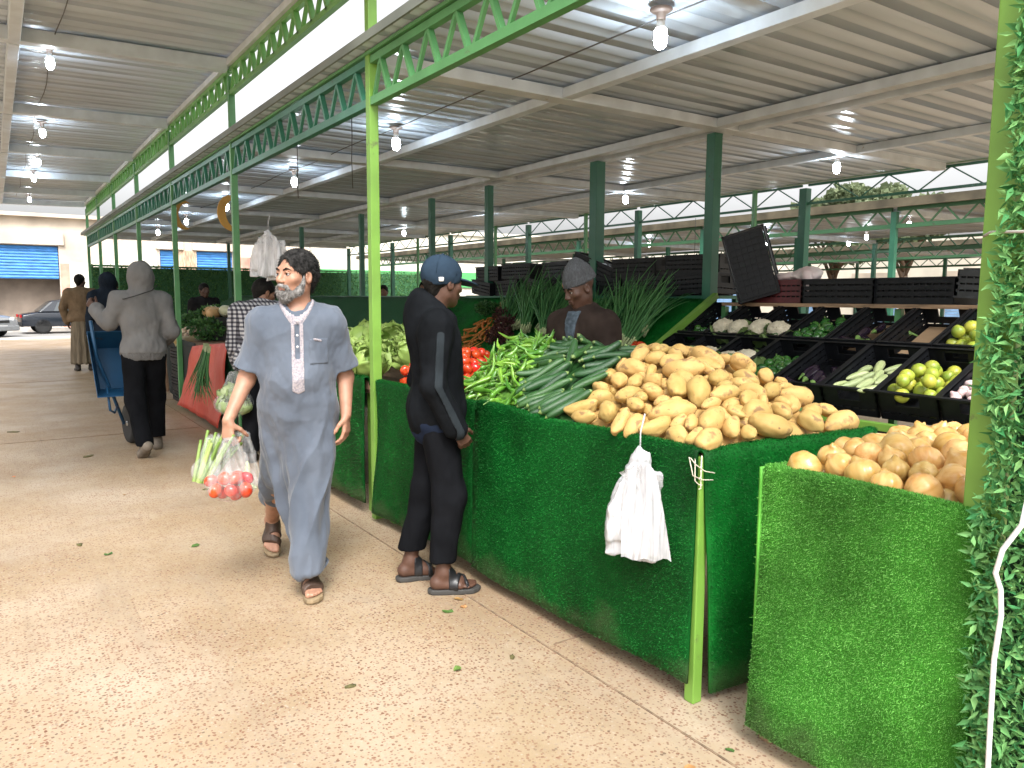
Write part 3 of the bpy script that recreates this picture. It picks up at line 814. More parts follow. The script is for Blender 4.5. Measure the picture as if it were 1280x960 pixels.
def eyes(k, parent, brow=HAIRB):
    c, H, s = k['head'], k['H'], k['s']
    for x in (1, -1):
        mb = MB(); mb.mi = []; cc = c + H @ (A((.031*x, .0735, -.001))*s)
        r = .0128*s
        prof = [(0, r*1.03), (r*.25, r*.985), (r*.45, r*.895)] ; 
        mb.cur = 1; mb.lathe(prof, (0,0,0), 12); mb.cur = 0
        mb.lathe([(r*.45, r*.895), (r*.8, r*.6), (r, 0), (r*.7, -r*.7), (0, -r)], (0,0,0), 12)
        Q = H @ rot((1,0,0), -PI/2)
        mb.v = [tuple(cc + Q @ A(v)) for v in mb.v]
        mb.build('eye', [EYEW, IRIS], parent)
        F = Field(cc-.05, cc+.05, .0025)
        P = lambda *p: c + H @ (A(p)*s)
        F.cap(P(.014*x,.089,.019), P(.032*x,.0895,.0255), .0042*s, .0048*s, k=.004); F.cap(P(.032*x,.0895,.0255), P(.049*x,.076,.019), .0048*s, .0028*s, k=.004)
        emit('eyebrow', F, brow, parent, .0012, (90,90,90), 0)
        F = Field(cc-.04, cc+.04, .002)   # upper lid
        F.cap(P(.017*x,.083,.004), P(.031*x,.0885,.0095), .003*s, .0036*s, k=.004); F.cap(P(.031*x,.0885,.0095), P(.046*x,.078,.004), .0036*s, .003*s, k=.004)
        emit('eyelid', F, parent['_skin'] if False else k['skinmat'], parent, 0, rl=0)

def lips(k, parent):
    c, H, s = k['head'], k['H'], k['s']; P = lambda *p: c + H @ (A(p)*s)
    F = Field(P(0,.09,-.065)-.05, P(0,.09,-.065)+.05, .0022)
    F.cap(P(-.019,.088,-.061), P(0,.0965,-.0575), .0035*s, .0048*s, k=.004); F.cap(P(.019,.088,-.061), P(0,.0965,-.0575), .0035*s, .0048*s, k=.004)
    F.cap(P(-.017,.087,-.070), P(0,.0955,-.0735), .0035*s, .0055*s, k=.004); F.cap(P(.017,.087,-.070), P(0,.0955,-.0735), .0035*s, .0055*s, k=.004)
    emit('lips', F, LIP if k['skinmat'] is SK_TAN else LIPD, parent, 0, rl=0)

def body(k, parent, sk, res=.006, hands=True, feet=True, face=True, hR=None, hL=None):
    lo, hi = bounds(k)
    F = Field(lo, hi, res)
    torso(F, k); leg(F, k, 'R'); leg(F, k, 'L')
    for sd in 'RL': foot(F, k, sd, toes=feet)
    head(F, k, 0, face)
    for sd, hp in (('R', hR), ('L', hL)):
        arm(F, k, sd)
        el, wr = k['el'+sd], k['wr'+sd]
        d = unit(wr-el); x = 1 if sd == 'R' else -1
        hp = hp or {}
        hand(F, wr, hp.get('d', d), A(hp.get('n', (-x, 0, 0))), A(hp.get('t', (0, 1, .0))), hp.get('curl', k['curl'+sd]), k['s'], hp.get('thumb', .3))
    return emit('body', F, sk, parent, 0, rl=1 if res < .01 else 0)

def hair(k, parent, m, g=.010, res=.005, line=.03, recede=0, long=0, amp=.003):
    c, H, s = k['head'], k['H'], k['s']; P = lambda *p: c + H @ (A(p)*s)
    F = Field(c-.16, c+.17, res)
    F.ell(P(0,-.020,.037), A((.074,.096,.085))*s, H, k=.02, g=g)
    F.cap(P(0,-.075,.0), P(0,-.062,-.05-long), .045*s, .035*s, k=.03, g=g*.6)
    for x in (1, -1): F.cap(P(.066*x,-.002,.02), P(.068*x,.012,-.03), .012*s, .006*s, k=.012)
    F.ell(P(0,.085+line*.5,-.055), A((.062,.075,.105+line))*s, H, k=.008, op='s')
    for x in (1, -1):
        F.ell(P(.078*x,-.006,-.016), A((.02,.021,.030))*s, H, k=.006, op='s')
        F.ell(P(.06*x,.075,-.05), A((.05,.058,.075))*s, H, k=.008, op='s')
        if recede: F.ell(P(.036*x,.092,.075), A((.032,.055,.045))*s, H, k=.01, op='s')
    return emit('hair', F, m, parent, amp*.7, (110,110,40), 0)

def top_garment(name, k, parent, m, g=.018, hem=.84, sleeve=.94, res=.006, wr=.006, hood=0, collar=0, ga=None, ext=None, seed=0, cuff=.012):
    lo, hi = bounds(k, .2); F = Field(lo, hi, res)
    torso(F, k, g); 
    F.ell(k['pelvis'], A((.165*k['girth'],.12*k['girth'],.13))*k['s'], k=.06, g=g)
    if ext: ext(F)
    F.keep(lambda X, Y, Z: hem - Z + 0*X + 0*Y)
    for sd in 'RL':
        ga_ = g if ga is None else ga
        arm(F, k, sd, ga_, sleeve, ex=cuff*.4)
    if hood == 1:     # hood lying on the back
        n = k['neck']; F.ell(n+A((0,-.055,.055)), (.100,.065,.080), k=.05); F.ell(n+A((0,-.085,-.045)), (.105,.05,.10), k=.06); F.cap(n+A((.07,-.02,.06)), n+A((.045,.085,-.01)), .036, .032, k=.04); F.cap(n+A((-.07,-.02,.06)), n+A((-.045,.085,-.01)), .036, .032, k=.04)
    if hood == 2:     # hood up
        c, H, s = k['head'], k['H'], k['s']; P = lambda *p: c + H @ (A(p)*s)
        F.ell(P(0,-.03,.03), A((.105,.125,.118))*s, H, k=.04); F.cap(P(0,-.02,-.03), k['neck'], .098*s, .09*s, k=.05)
        F.ell(P(0,.12,-.01), A((.068,.09,.10))*s, H, k=.02, op='s')
    if collar:
        n = k['neck']; F.cap(n+A((.06,-.03,-.0)), n+A((.05,.055,-.05)), .022, k=.02); F.cap(n+A((-.06,-.03,-.0)), n+A((-.05,.055,-.05)), .022, k=.02); F.cap(n+A((.06,-.03,0)), n+A((-.06,-.03,0)), .024, k=.03)
        F.cap(n+A((0,.02,.04)), n+A((0,.12,-.12)), .035, .02, k=.01, op='s')
    return emit(name, F, m, parent, wr, (11,11,7), 1, seed)

def trousers(k, parent, m, g=.018, g2=.03, hem=.10, top=.98, res=.006, wr=.005, seed=1):
    lo, hi = bounds(k, .2); F = Field(lo, hi, res)
    F.ell(k['pelvis'], A((.162*k['girth'],.118*k['girth'],.125))*k['s'], k=.05, g=g*.7)
    for sd in 'RL':
        h_, kn_, an_ = k['hip'+sd], k['kn'+sd], k['an'+sd]; s_ = k['s']
        F.cap(h_, kn_, .088*s_+g, .058*s_+g2*.85, k=.05); F.cap(kn_, an_+A((0,-.012,-.03)), .058*s_+g2*.85, .040*s_+g2, k=.05)
    F.keep(lambda X, Y, Z: np.maximum(hem - Z, Z - top) + 0*X + 0*Y)
    return emit('trousers', F, m, parent, wr, (13,13,6), 1, seed)

def shoes(k, parent, m, res=.006, sole=None):
    for sd in 'RL':
        o = k['an'+sd]; F = Field(o-.27, o+.27, res)
        foot(F, k, sd, .009, toes=False)
        emit('shoe', F, m, parent, 0, rl=1)

def sandals(k, parent, m, sole_m, bands, res=.004, sole=.020):
    for sd in 'RL':
        o, M, q = footframe(k, sd); s = k['s']
        out = [(-.036,-.062),(-.042,-.02),(-.036,.04),(-.046,.10),(-.050,.15),(-.040,.187),(-.012,.197),(.018,.185),(.042,.155),(.050,.11),(.044,.05),(.040,-.02),(.034,-.062),(.015,-.078),(-.016,-.078)]
        mb = MB()
        lay = [(1.0, -.0945-sole), (1.03, -.0945-sole*.5), (1.02, -.092), (.95, -.088)]
        vs = []; fs = []; n = len(out)
        for sc, z in lay: vs += [o + M @ (A((x*sc*q, .06+(y-.06)*sc, z))*s) for x, y in out]
        for i in range(len(lay)-1):
            for j in range(n): fs.append((i*n+j, i*n+(j+1) % n, (i+1)*n+(j+1) % n, (i+1)*n+j))
        fs.append(tuple(range(n))[::-1]); fs.append(tuple((len(lay)-1)*n+j for j in range(n)))
        mb.add(vs, fs, False); t = mb.build('sandal', sole_m, parent, bevel=.003)
        F = Field(o-.25, o+.25, res); foot(F, k, sd, .0065, toes=False)
        Mi = M.T
        def reg(X, Y, Z):
            x = (Mi[0,0]*(X-o[0])+Mi[0,1]*(Y-o[1])+Mi[0,2]*(Z-o[2]))/s*q; y = (Mi[1,0]*(X-o[0])+Mi[1,1]*(Y-o[1])+Mi[1,2]*(Z-o[2]))/s; z = (Mi[2,0]*(X-o[0])+Mi[2,1]*(Y-o[1])+Mi[2,2]*(Z-o[2]))/s
            r = None
            for (y0, y1, sl) in bands:
                yy = y - sl*x
                e = np.maximum(y0-yy, yy-y1); r = e if r is None else np.minimum(r, e)
            return np.maximum(r, -.095-z)
        F.keep(reg)
        emit('strap', F, m, t, 0, rl=0)

def fuzz(o, n, L, w_, flow, m, seed=3):
    """short strands standing on a hair mesh, combed along flow"""
    me = o.data; V = np.zeros(len(me.vertices)*3, np.float32); me.vertices.foreach_get('co', V); V = V.reshape(-1, 3).astype(float)
    Q = np.zeros(len(me.loops), np.int32); me.loops.foreach_get('vertex_index', Q); Q = Q.reshape(-1, 4); Nn = vnormals(V, Q)
    g = np.random.RandomState(seed); f = g.randint(len(Q), size=n); b = g.dirichlet((1, 1, 1, 1), n)
    p = (V[Q[f]]*b[..., None]).sum(1); nn = (Nn[Q[f]]*b[..., None]).sum(1)
    d = unit(flow)[None] + nn*.75 + g.normal(size=(n, 3))*.35; d /= np.linalg.norm(d, axis=1, keepdims=True)
    s = np.cross(d, nn+g.normal(size=(n, 3))*.3); s /= np.maximum(np.linalg.norm(s, axis=1, keepdims=True), 1e-6); l = L*g.uniform(.4, 1.2, (n, 1))
    B = np.stack([p-s*w_, p+s*w_, p+d*l+s*w_*.2, p+d*l-s*w_*.2], 1).reshape(-1, 3)
    o.data = np_mesh(me.name, np.concatenate([V, B]), np.concatenate([Q, np.arange(n*4).reshape(-1, 4)+len(V)]), m, True)
    return o

# ---------- 1: bearded man in a blue thobe, walking towards the camera
def person_thobe():
    p = person_root('grey bearded man in a short sleeved blue thobe, walking and carrying clear vegetable bags', (1.25, 3.78, 0), 2.815)
    k = skel(1.74, girth=.93, head=(.0,.02,1.605), neck=(0,-.01,1.455), shR=(.155,-.01,1.365), shL=(-.158,.0,1.365),
             elR=(.250,-.03,1.09), wrR=(.332,.085,.905), elL=(-.232,-.05,1.09), wrL=(-.228,.03,.905), pelvis=(0,-.04,.95), waist=(0,.01,1.10),
             hipR=(.09,-.05,.90), hipL=(-.09,-.03,.90), knR=(.13,-.26,.49), knL=(-.06,.05,.50), anR=(.175,-.62,.205), anL=(-.03,.04,.118),
             fpR=.62, fyR=-.05, fyL=.12, hyaw=-.82, hpitch=.03)
    k['skinmat'] = SK_TAN
    body(k, p, SK_TAN, .0045, hR=dict(d=(.02,.10,-1), n=(-.55,-.75,0), t=(-.75,.6,.1), curl=(.75,1.25,.9), thumb=.9), hL=dict(d=(.02,.12,-1), n=(.9,-.45,0), t=(.45,.9,0), curl=(.35,.45,.3)))
    eyes(k, p, HAIRB); lips(k, p)
    hr = hair(k, p, HAIRG, .009, .004, .055, recede=0, amp=.004)
    # beard and moustache
    c, H, s = k['head'], k['H'], k['s']; P = lambda *q: c + H @ (A(q)*s)
    F = Field(c-.2, c+.16, .004)
    for x in (1, -1):
        F.cap(P(.070*x,.010,.005), P(.066*x,.018,-.045), .004, .007, k=.012); F.cap(P(.066*x,.018,-.045), P(.052*x,.034,-.082), .007, .013, k=.012); F.cap(P(.052*x,.03,-.075), P(.016*x,.070,-.104), .018, .021, k=.02)
        F.cap(P(.03*x,.085,-.060), P(.034*x,.078,-.085), .007, .012, k=.012)
        F.cap(P(.003*x,.103,-.050), P(.03*x,.087,-.060), .0055, .006, k=.006)
    F.cap(P(0,.086,-.09), P(0,.066,-.114), .016, .020, k=.02)
    F.ell(P(0,.106,-.066), A((.020,.02,.011))*s, H, k=.004, op='s')
    fuzz(emit('beard', F, BEARDG, p, .003, (85,85,60), 0), 5200, .011, .0011, A((0, .15, -1.)), BEARDG)
    fuzz(hr, 6500, .016, .0012, A((-.1, -.5, -.8)), HAIRG)
    BLUE = mat('blue_thobe_cloth', (.074, .090, .118), .85, col2=(.112, .131, .165), vscale=5, bump=.35, bscale=300, bdist=.002, spec=.2, sheen=.2, stretch=(1, 1, .6), detail=8)
    res = .005
    lo, hi = bounds(k, .2); 
    def build(F, g=0):
        for sd in 'RL':
            sh, el = k['sh'+sd], k['el'+sd]; e = sh + (el-sh)*.93
            x = 1 if sd == 'R' else -1
            F.cap(sh + A((-.01*x,0,.0)), e + A((.008*x,0,0)), .064+g, .080+g, k=.03)
            F.cap(e + (el-sh)*.20, e + (el-sh)*1.0, .115, .14, k=.008, op='s')
        torso(F, k, .022+g)
        F.ell((0,.01,1.08), (.148+g,.138+g,.24), k=.06)
        # skirt: two leg cones and the cloth between them
        F.cap((-.075,.0,.95), (-.04,.085,.14), .115+g, .098+g, k=.06)
        F.cap((.08,-.05,.95), (.10,-.17,.60), .115+g, .100+g, k=.06); F.cap((.10,-.17,.60), (.15,-.46,.38), .100+g, .08+g, k=.05)
        F.cap((0,-.03,.92), (.03,-.10,.45), .125+g, .085+g, k=.07)
        F.cap((.02,-.08,.6), (.0,-.05,.24), .085+g, .06+g, k=.05)
        F.keep(lambda X, Y, Z: (.135 + np.maximum(0, -(Y+.02))*.55 - .25*np.maximum(0, X-.0) ) - Z)
        for x, y, r in ((0, .0, .062),):
            n = k['neck']; F.cap(n+A((0,.01,.02)), n+A((0,.02,.10)), .068, .10, k=.008, op='s')
            F.cap(n+A((0,.02,.0)), n+A((0,.075,.015)), .055, .045, k=.008, op='s')
    F = Field(lo, hi, res); build(F)
    V, Q = F.mesh(); V = relax(V, Q, 1, .4); Nn = vnormals(V, Q)
    z = V[:, 2]; low_ = np.clip((1.05-z)/.7, 0, 1)
    ang = np.arctan2(V[:, 0]-.02, V[:, 1]+.08)
    fold = fbm(np.stack([ang*3.2, z*.9, np.zeros_like(z)], 1), 2)
    ridge = -np.abs(fbm(np.stack([V[:, 0]*9 + z*2.5, V[:, 1]*7, z*2.2], 1)+4, 2))
    sm = fbm(V*A((16, 16, 10))+9, 3)
    disp = low_*(.026*fold + .044*(ridge+.3)) + (1-low_*.5)*.0065*sm + (1-low_)*.014*(-np.abs(fbm(np.stack([V[:, 0]*7, V[:, 1]*7, V[:, 2]*5], 1)+2, 2))+.3)
    th = link('thobe', np_mesh('thobe', V + Nn*disp[:, None], Q, BLUE, True), p)
    def trim(name, m, reg, g, flt=None):
        F = Field(lo, hi, res); build(F, g); F.keep(reg)
        V, Q = F.mesh()
        if len(V) == 0: return
        if flt:
            fn = np.cross(V[Q[:, 2]]-V[Q[:, 0]], V[Q[:, 3]]-V[Q[:, 1]]); fn /= np.maximum(np.linalg.norm(fn, axis=1, keepdims=True), 1e-9); Q = Q[flt(V[Q].mean(1), fn)]
        # follow the cloth's own displacement
        z = V[:, 2]; low_ = np.clip((1.05-z)/.7, 0, 1); Nn = vnormals(V, Q)
        sm = fbm(V*A((16, 16, 10))+9, 3)
        d = (1-low_*.5)*.0065*sm + (1-low_)*.014*(-np.abs(fbm(np.stack([V[:, 0]*7, V[:, 1]*7, V[:, 2]*5], 1)+2, 2))+.3)
        return link(name, np_mesh(name, V + A((0,1,0))*(d*.95)[:, None], Q, m, True), th)
    EMB = mat('white_embroidery', (.40, .355, .36), .9, col2=(.20, .19, .225), vscale=120, bump=.8, bscale=200, bdist=.003)
    EMB2 = mat('blue_stitching', (.05, .065, .095), .9)
    trim('placket', EMB, lambda X, Y, Z: np.maximum(np.maximum(np.abs(X-.0)-.029-.0*Z, -Y+.02), np.maximum(1.03+np.abs(X)*.5-Z, np.maximum(Z-1.372, np.where((np.abs(X) < .011) & (Z > 1.20), .01, -.1)))), .004, lambda c_, f_: f_[:, 1] > .25)
    for sd in 'RL':
        sh, el = k['sh'+sd], k['el'+sd]; d_ = unit(el-sh); e_ = sh+(el-sh)*.93
        trim('sleeve_stitching', EMB2, (lambda d_, e_, q_: lambda X, Y, Z: np.maximum(np.abs((X-e_[0])*d_[0]+(Y-e_[1])*d_[1]+(Z-e_[2])*d_[2]-.035)-.003, np.maximum(.16-q_*X, 1.0-Z)))(d_, e_, 1 if sd == 'R' else -1), .0015)
    n = k['neck']
    def colr(X, Y, Z):
        d = np.sqrt((X-n[0])**2 + ((Y-n[1]-.035)*.88)**2)
        return np.maximum(np.abs(d-.078)-.0065, Z - 1.50) + 0*Z
    trim('collar_band', EMB, lambda X, Y, Z: np.maximum(colr(X, Y, Z), 1.365-Z), .005, lambda c_, f_: (f_*np.stack([c_[:, 0]-n[0], c_[:, 1]-n[1], np.full(len(c_), .07)], 1)).sum(1) > .02)
    trim('chest_pocket', BLUE, lambda X, Y, Z: np.maximum(np.maximum(np.abs(X+.100)-.045, np.abs(Z-1.235)-.062), -Y+.03), .0045)
    trim('pocket_badge', EMB, lambda X, Y, Z: np.maximum(np.maximum(np.abs(X+.095)-.020, np.abs(Z-1.288+.25*(X+.105)*-1)-.006), -Y+.03), .009)
    for z in (1.385, 1.315, 1.26):
        MB().lathe([(0, .004), (.005, .003), (.006, 0), (.0055, -.002)], (0, 0, 0), 10, axis='y').build('button', mat('button', (.6, .6, .62), .3), th).location = (0, .148-(.012 if z > 1.37 else 0)+.0, z)
    BRLEATH = mat('brown_leather', (.055, .032, .022), .5, var=.35, vscale=20, bump=.3, bscale=90)
    sandals(k, p, BRLEATH, mat('tan_sole', (.22, .16, .09), .75, var=.3, vscale=15), [(.025, .085, .25), (.092, .125, -.3)])
    MB().tube([(-.262+.028*math.cos(a), .022+.030*math.sin(a), .935+.008*math.sin(a)) for a in np.linspace(0, 6.28, 16)], .0022, 6).build('wristband', RUBBER, p) if False else None
    return p
person_thobe()

# ---------- 2: man in cap and black hoodie at the stall
def person_cap():
    p = person_root('man in a blue cap, black hoodie and sandals standing at the chilli stall', (1.85, 3.45, 0), R(-112))
    k = skel(1.68, anR=(.115,.02,.112), anL=(-.10,-.13,.112), knR=(.11,.05,.50), knL=(-.105,-.04,.50), fyR=-.05, fyL=.12,
             elR=(.252,-.035,1.08), wrR=(.225,.075,.86), elL=(-.25,-.06,1.06), wrL=(-.20,.12,.90), hyaw=.5, hpitch=-.10, head=(0,.045,1.575), girth=.98)
    k['skinmat'] = SK_DARK
    body(k, p, SK_DARK, .005, hR=dict(d=(-.25,.55,-.8), n=(-1,0,-.2), t=(0,.6,.8), curl=(.6,.7,.5)), hL=dict(d=(.25,.5,-.85), n=(1,0,0), t=(0,.6,.8), curl=(.6,.7,.5)))
    eyes(k, p); lips(k, p); hair(k, p, HAIRB, .007, .005, .01)
    BLK = cloth('black_hoodie_cloth', (.006, .007, .0085), .3); STR = cloth('grey_knit', (.020, .025, .029), .3, weave=260, bump=.6)
    hd = top_garment('hoodie', k, p, BLK, .026, .80, .97, .006, .009, hood=1, seed=3)
    # grey band down the outside of each sleeve
    for sd in 'RL':
        lo, hi = bounds(k, .2); F = Field(lo, hi, .005); arm(F, k, sd, .031, .97, .005)
        x = 1 if sd == 'R' else -1; el = k['el'+sd]; sh = k['sh'+sd]; wr = k['wr'+sd]
        def reg(X, Y, Z):
            t = np.clip((sh[2]-Z)/(sh[2]-el[2]), 0, 1); u = np.clip((el[2]-Z)/(el[2]-wr[2]), 0, 1)
            yc = sh[1]+(el[1]-sh[1])*t + (wr[1]-el[1])*u; xc = sh[0]+(el[0]-sh[0])*t+(wr[0]-el[0])*u
            return np.maximum(np.maximum(np.abs(Y-yc-.014)-.021, (xc-X)*x), Z-1.36)
        F.keep(reg); emit('sleeve_stripe', F, STR, hd, .004, (11,11,7), 0, 3)
    lo, hi = bounds(k, .2); F = Field(lo, hi, .006); F.ell(k['pelvis']+A((0,0,-.03)), A((.166,.125,.14)), k=.05, g=.022); F.keep(lambda X, Y, Z: np.maximum(.765-Z, Z-.9)+0*X+0*Y)
    emit('shirt_hem', F, cloth('navy_cloth', (.012, .018, .035), .3), p, .006, (12,12,8), 1)
    trousers(k, p, cloth('black_trouser_cloth', (.006, .0065, .008), .3), .012, .028, .17, .95, wr=.007)
    # cap
    c, H, s = k['head'], k['H'], k['s']; P = lambda *q: c + H @ (A(q)*s)
    CAPM = cloth('blue_cap_cloth', (.022, .038, .06), .2, weave=300)
    F = Field(c-.2, c+.25, .005); F.ell(P(0,-.022,.040), A((.092,.116,.100))*s, H, k=.02)
    def reg(X, Y, Z): return -(H[0,2]*(X-c[0])+H[1,2]*(Y-c[1])+H[2,2]*(Z-c[2])) - .010 + .16*(H[0,1]*(X-c[0])+H[1,1]*(Y-c[1])+H[2,1]*(Z-c[2]))
    F.keep(reg); F2 = None
    cp = emit('cap', F, CAPM, p, .0015, (30,30,30), 1)
    mb = MB(); E_ = A((.0925,.1165,.1005))
    for a_ in range(6):
        t_ = a_*PI/3+.3; mb.tube([P(E_[0]*math.cos(t_)*math.sin(q), -.022+E_[1]*math.sin(t_)*math.sin(q), .040+E_[2]*math.cos(q)) for q in np.linspace(.05, 1.62, 12)], .0016, 5)
    mb.build('cap_seam', CAPM, cp)
    MB().lathe([(0, .009), (.007, .006), (.009, 0)], tuple(P(0, -.022, .139)), 10).build('cap_button', CAPM, cp)
    F = Field(c-.2, c+.3, .004); F.ell(P(0,.108,.016), A((.080,.104,.012))*s, H @ rot((1,0,0), -.14), k=.004)
    F.ell(P(0,-.02,.03), A((.086,.108,.1))*s, H, k=.004, op='s')
    emit('brim', F, CAPM, cp, 0, rl=1)
    F = Field(c-.2, c+.2, .003); F.ell(P(0,-.022,.040), A((.095,.119,.103))*s, H, k=.01)
    q_ = P(.082,-.075,.006)
    F.keep(lambda X, Y, Z: np.maximum(np.sqrt((X-q_[0])**2+(Y-q_[1])**2)-.014, np.abs(Z-q_[2])-.011)); emit('cap_tag', F, mat('white_tag', (.7, .7, .7), .6), cp, 0, rl=0)
    sandals(k, p, mat('black_leather', (.012, .012, .014), .4, var=.3), mat('dark_sole', (.04, .038, .035), .7), [(.02, .065, .15), (.075, .094, -.4), (.105, .122, .3)])
person_cap()

# ---------- 3: seller behind the stall
def person_seller():
    p = person_root('seller in a grey knit beanie and dark brown jacket, looking down behind the cucumbers', (3.12, 3.80, 0), R(104))
    k = skel(1.72, head=(.0,.085,1.565), neck=(0,.03,1.42), chest=(0,.02,1.25), shR=(.165,.03,1.335), shL=(-.165,.03,1.335), elR=(.25,.06,1.06), wrR=(.17,.26,1.0), elL=(-.25,.06,1.08), wrL=(-.17,.27,.98), hyaw=-.38, hpitch=-.40, girth=1.08)
    k['skinmat'] = SK_DARK
    body(k, p, SK_DARK, .006); eyes(k, p); lips(k, p)
    JK = cloth('brown_jacket_cloth', (.035, .025, .021), .3, weave=200)
    jk = top_garment('jacket', k, p, JK, .034, .78, .98, .006, .011, collar=1, seed=5)
    lo, hi = bounds(k, .2); F = Field(lo, hi, .006); torso(F, k, .040)
    F.keep(lambda X, Y, Z: np.maximum(np.maximum(np.abs(X)-.038+.10*(Z-1.3)*-1, -Y+.05), np.maximum(.9-Z, Z-1.42)))
    emit('shirt_front', F, cloth('grey_blue_shirt', (.07, .09, .11), .35, vs=40), p, .011, (11,11,7), 0, 5)
    trousers(k, p, cloth('black_trouser_cloth', (0, 0, 0)), res=.009)
    c, H, s = k['head'], k['H'], k['s']; P = lambda *q: c + H @ (A(q)*s)
    BN = mat('grey_knit_beanie', (.075, .08, .088), .95, var=.3, vscale=60, bump=1, bscale=150, bdist=.005, stretch=(3, 3, .6))
    F = Field(c-.2, c+.25, .005); F.ell(P(0,-.022,.055), A((.084,.107,.108))*s, H, k=.02); F.cap(P(0,-.02,.1), P(0,-.03,.15), .05, .03, k=.05)
    F.keep(lambda X, Y, Z: .022-(H[0,2]*(X-c[0])+H[1,2]*(Y-c[1])+H[2,2]*(Z-c[2])))
    bn = emit('beanie', F, BN, p, .003, (60,60,20), 1)
    F = Field(c-.2, c+.2, .005); F.ell(P(0,-.020,.04), A((.090,.113,.095))*s, H, k=.01)
    F.keep(lambda X, Y, Z: np.abs(.048-(H[0,2]*(X-c[0])+H[1,2]*(Y-c[1])+H[2,2]*(Z-c[2])))-.022); emit('beanie_cuff', F, BN, bn, .003, (60,60,20), 1)
    F = Field(c-.2, c+.2, .003); F.ell(P(0,-.020,.04), A((.093,.116,.098))*s, H, k=.01)
    def reg(X, Y, Z):
        q = P(.045, .085, .045); return np.sqrt((X-q[0])**2+(Y-q[1])**2+(Z-q[2])**2)-.017
    F.keep(reg); emit('beanie_patch', F, mat('orange_patch', (.30, .12, .05), .8), bn, 0, rl=0)
person_seller()

# ---------- 4: tall man in grey hoodie, seen from behind, with the barrow
def person_grey():
    p = person_root('tall man in a grey hoodie with its hood up, walking away behind the barrow', (1.16, 8.0, 0), .06)
    k = skel(1.80, anL=(-.09,-.30,.16), fpL=.55, knL=(-.10,-.05,.52), anR=(.115,.16,.10), knR=(.11,.14,.53), elL=(-.275,.07,1.25), wrL=(-.345,.27,1.37), shL=(-.185,.0,1.45), shR=(.175,-.015,1.45), elR=(.245,-.05,1.16), wrR=(.20,.17,1.05), girth=.95, hyaw=.1, hpitch=-.12)
    k['skinmat'] = SK_DARK
    body(k, p, SK_DARK, .007, hL=dict(d=(-.5,.4,.7), n=(.6,.6,0), t=(0,.5,.8), curl=(.8,1,.7)))
    GR = cloth('grey_hoodie_cloth', (.155, .155, .155), .12, weave=260)
    hd = top_garment('hoodie', k, p, GR, .033, .965, .93, .007, .012, hood=2, seed=8)
    lo, hi = bounds(k, .2); F = Field(lo, hi, .007); torso(F, k, .028); F.ell(k['pelvis'], A((.162,.118,.13))*k['s'], k=.06, g=.028); F.keep(lambda X, Y, Z: np.maximum(.90-Z, Z-.972)+0*X+0*Y)
    emit('hem_band', F, mat('grey_rib', (.145, .145, .145), .95, bump=1, bscale=60, stretch=(4, 4, .2)), hd, .004, (60,60,2), 0)
    MB().tube([(-.21, .10, 1.38), (-.205, -.02, 1.47), (-.17, -.12, 1.47), (-.08, -.165, 1.50), (.06, -.172, 1.55), (.12, -.10, 1.60)], .0045, 6).build('bag_strap', RUBBER, p)
    trousers(k, p, cloth('black_trouser_cloth', (0, 0, 0)), .014, .034, .13, 1.0, .007)
    shoes(k, p, mat('beige_shoe', (.17, .14, .11), .8, var=.3, vscale=12))
person_grey()

# ---------- generic figures
def person_simple(label, loc, rz, h, top, bot, sk, hem=.85, robe=False, hood=0, res=.009, hairm=HAIRB, shoe=None, cap=None, girth=1.0, face=True, names=('jacket', 'trousers'), g=.03, **ov):
    p = person_root(label, loc, rz)
    k = skel(h, girth=girth, **ov); k['skinmat'] = sk
    body(k, p, sk, res, face=face)
    if hood != 2: hair(k, p, hairm, .010, .007, .012)
    top_garment(names[0], k, p, top, g, hem, .95, res, .011, hood=hood, seed=int(h*100))
    if robe:
        lo, hi = bounds(k, .25); F = Field(lo, hi, res); s = h/1.73
        F.cap((0,0,.98*s), (0,.0,.18), .165*s, .20*s, k=.05); F.cap((-.06,.02,.9*s), (-.09,.05,.15), .12, .13, k=.06); F.cap((.06,.0,.9*s), (.09,-.02,.15), .12, .13, k=.06)
        F.keep(lambda X, Y, Z: np.maximum(.15-Z, Z-1.1*s)+0*X+0*Y)
        V, Q = F.mesh(); Nn = vnormals(V, Q); a = np.arctan2(V[:, 0], V[:, 1])
        link('robe', np_mesh('robe', V + Nn*(.016*np.sin(a*11+2*fbm(V*3, 2))*np.clip((1.0-V[:, 2])/.6, 0, 1))[:, None], Q, bot, True), p)
    else: trousers(k, p, bot, res=res)
    shoes(k, p, shoe or mat('dark_shoe', (.03, .025, .022), .6), .008)
    return p, k
BLKT = cloth('black_trouser_cloth', (0, 0, 0))
person_simple('man in a brown jacket over a long striped robe, walking towards the cars', (1.46, 17.6, 0), -.12, 1.92, cloth('tan_jacket', (.15, .105, .065), .2), mat('striped_robe', (.19, .15, .10), .9, col2=(.10, .08, .055), vscale=9, stretch=(6, 6, .3)), SK_DARK, .98, robe=True, girth=1.22, hyaw=-.5, elL=(-.33,-.02,1.25), elR=(.33,-.02,1.25))
person_simple('person in a dark navy hooded jacket, half hidden behind the grey hoodie', (1.46, 13.2, 0), -.05, 1.84, cloth('navy_jacket', (.012, .018, .028), .3), BLKT, SK_DARK, .8, hood=2, girth=1.05)
person_simple('bare headed man in dark clothes, far back between the brown jacket and the navy hood', (1.98, 17.0, 0), -.2, 1.82, cloth('black_jacket', (.015, .014, .015), .3), BLKT, SK_DARK, .8)
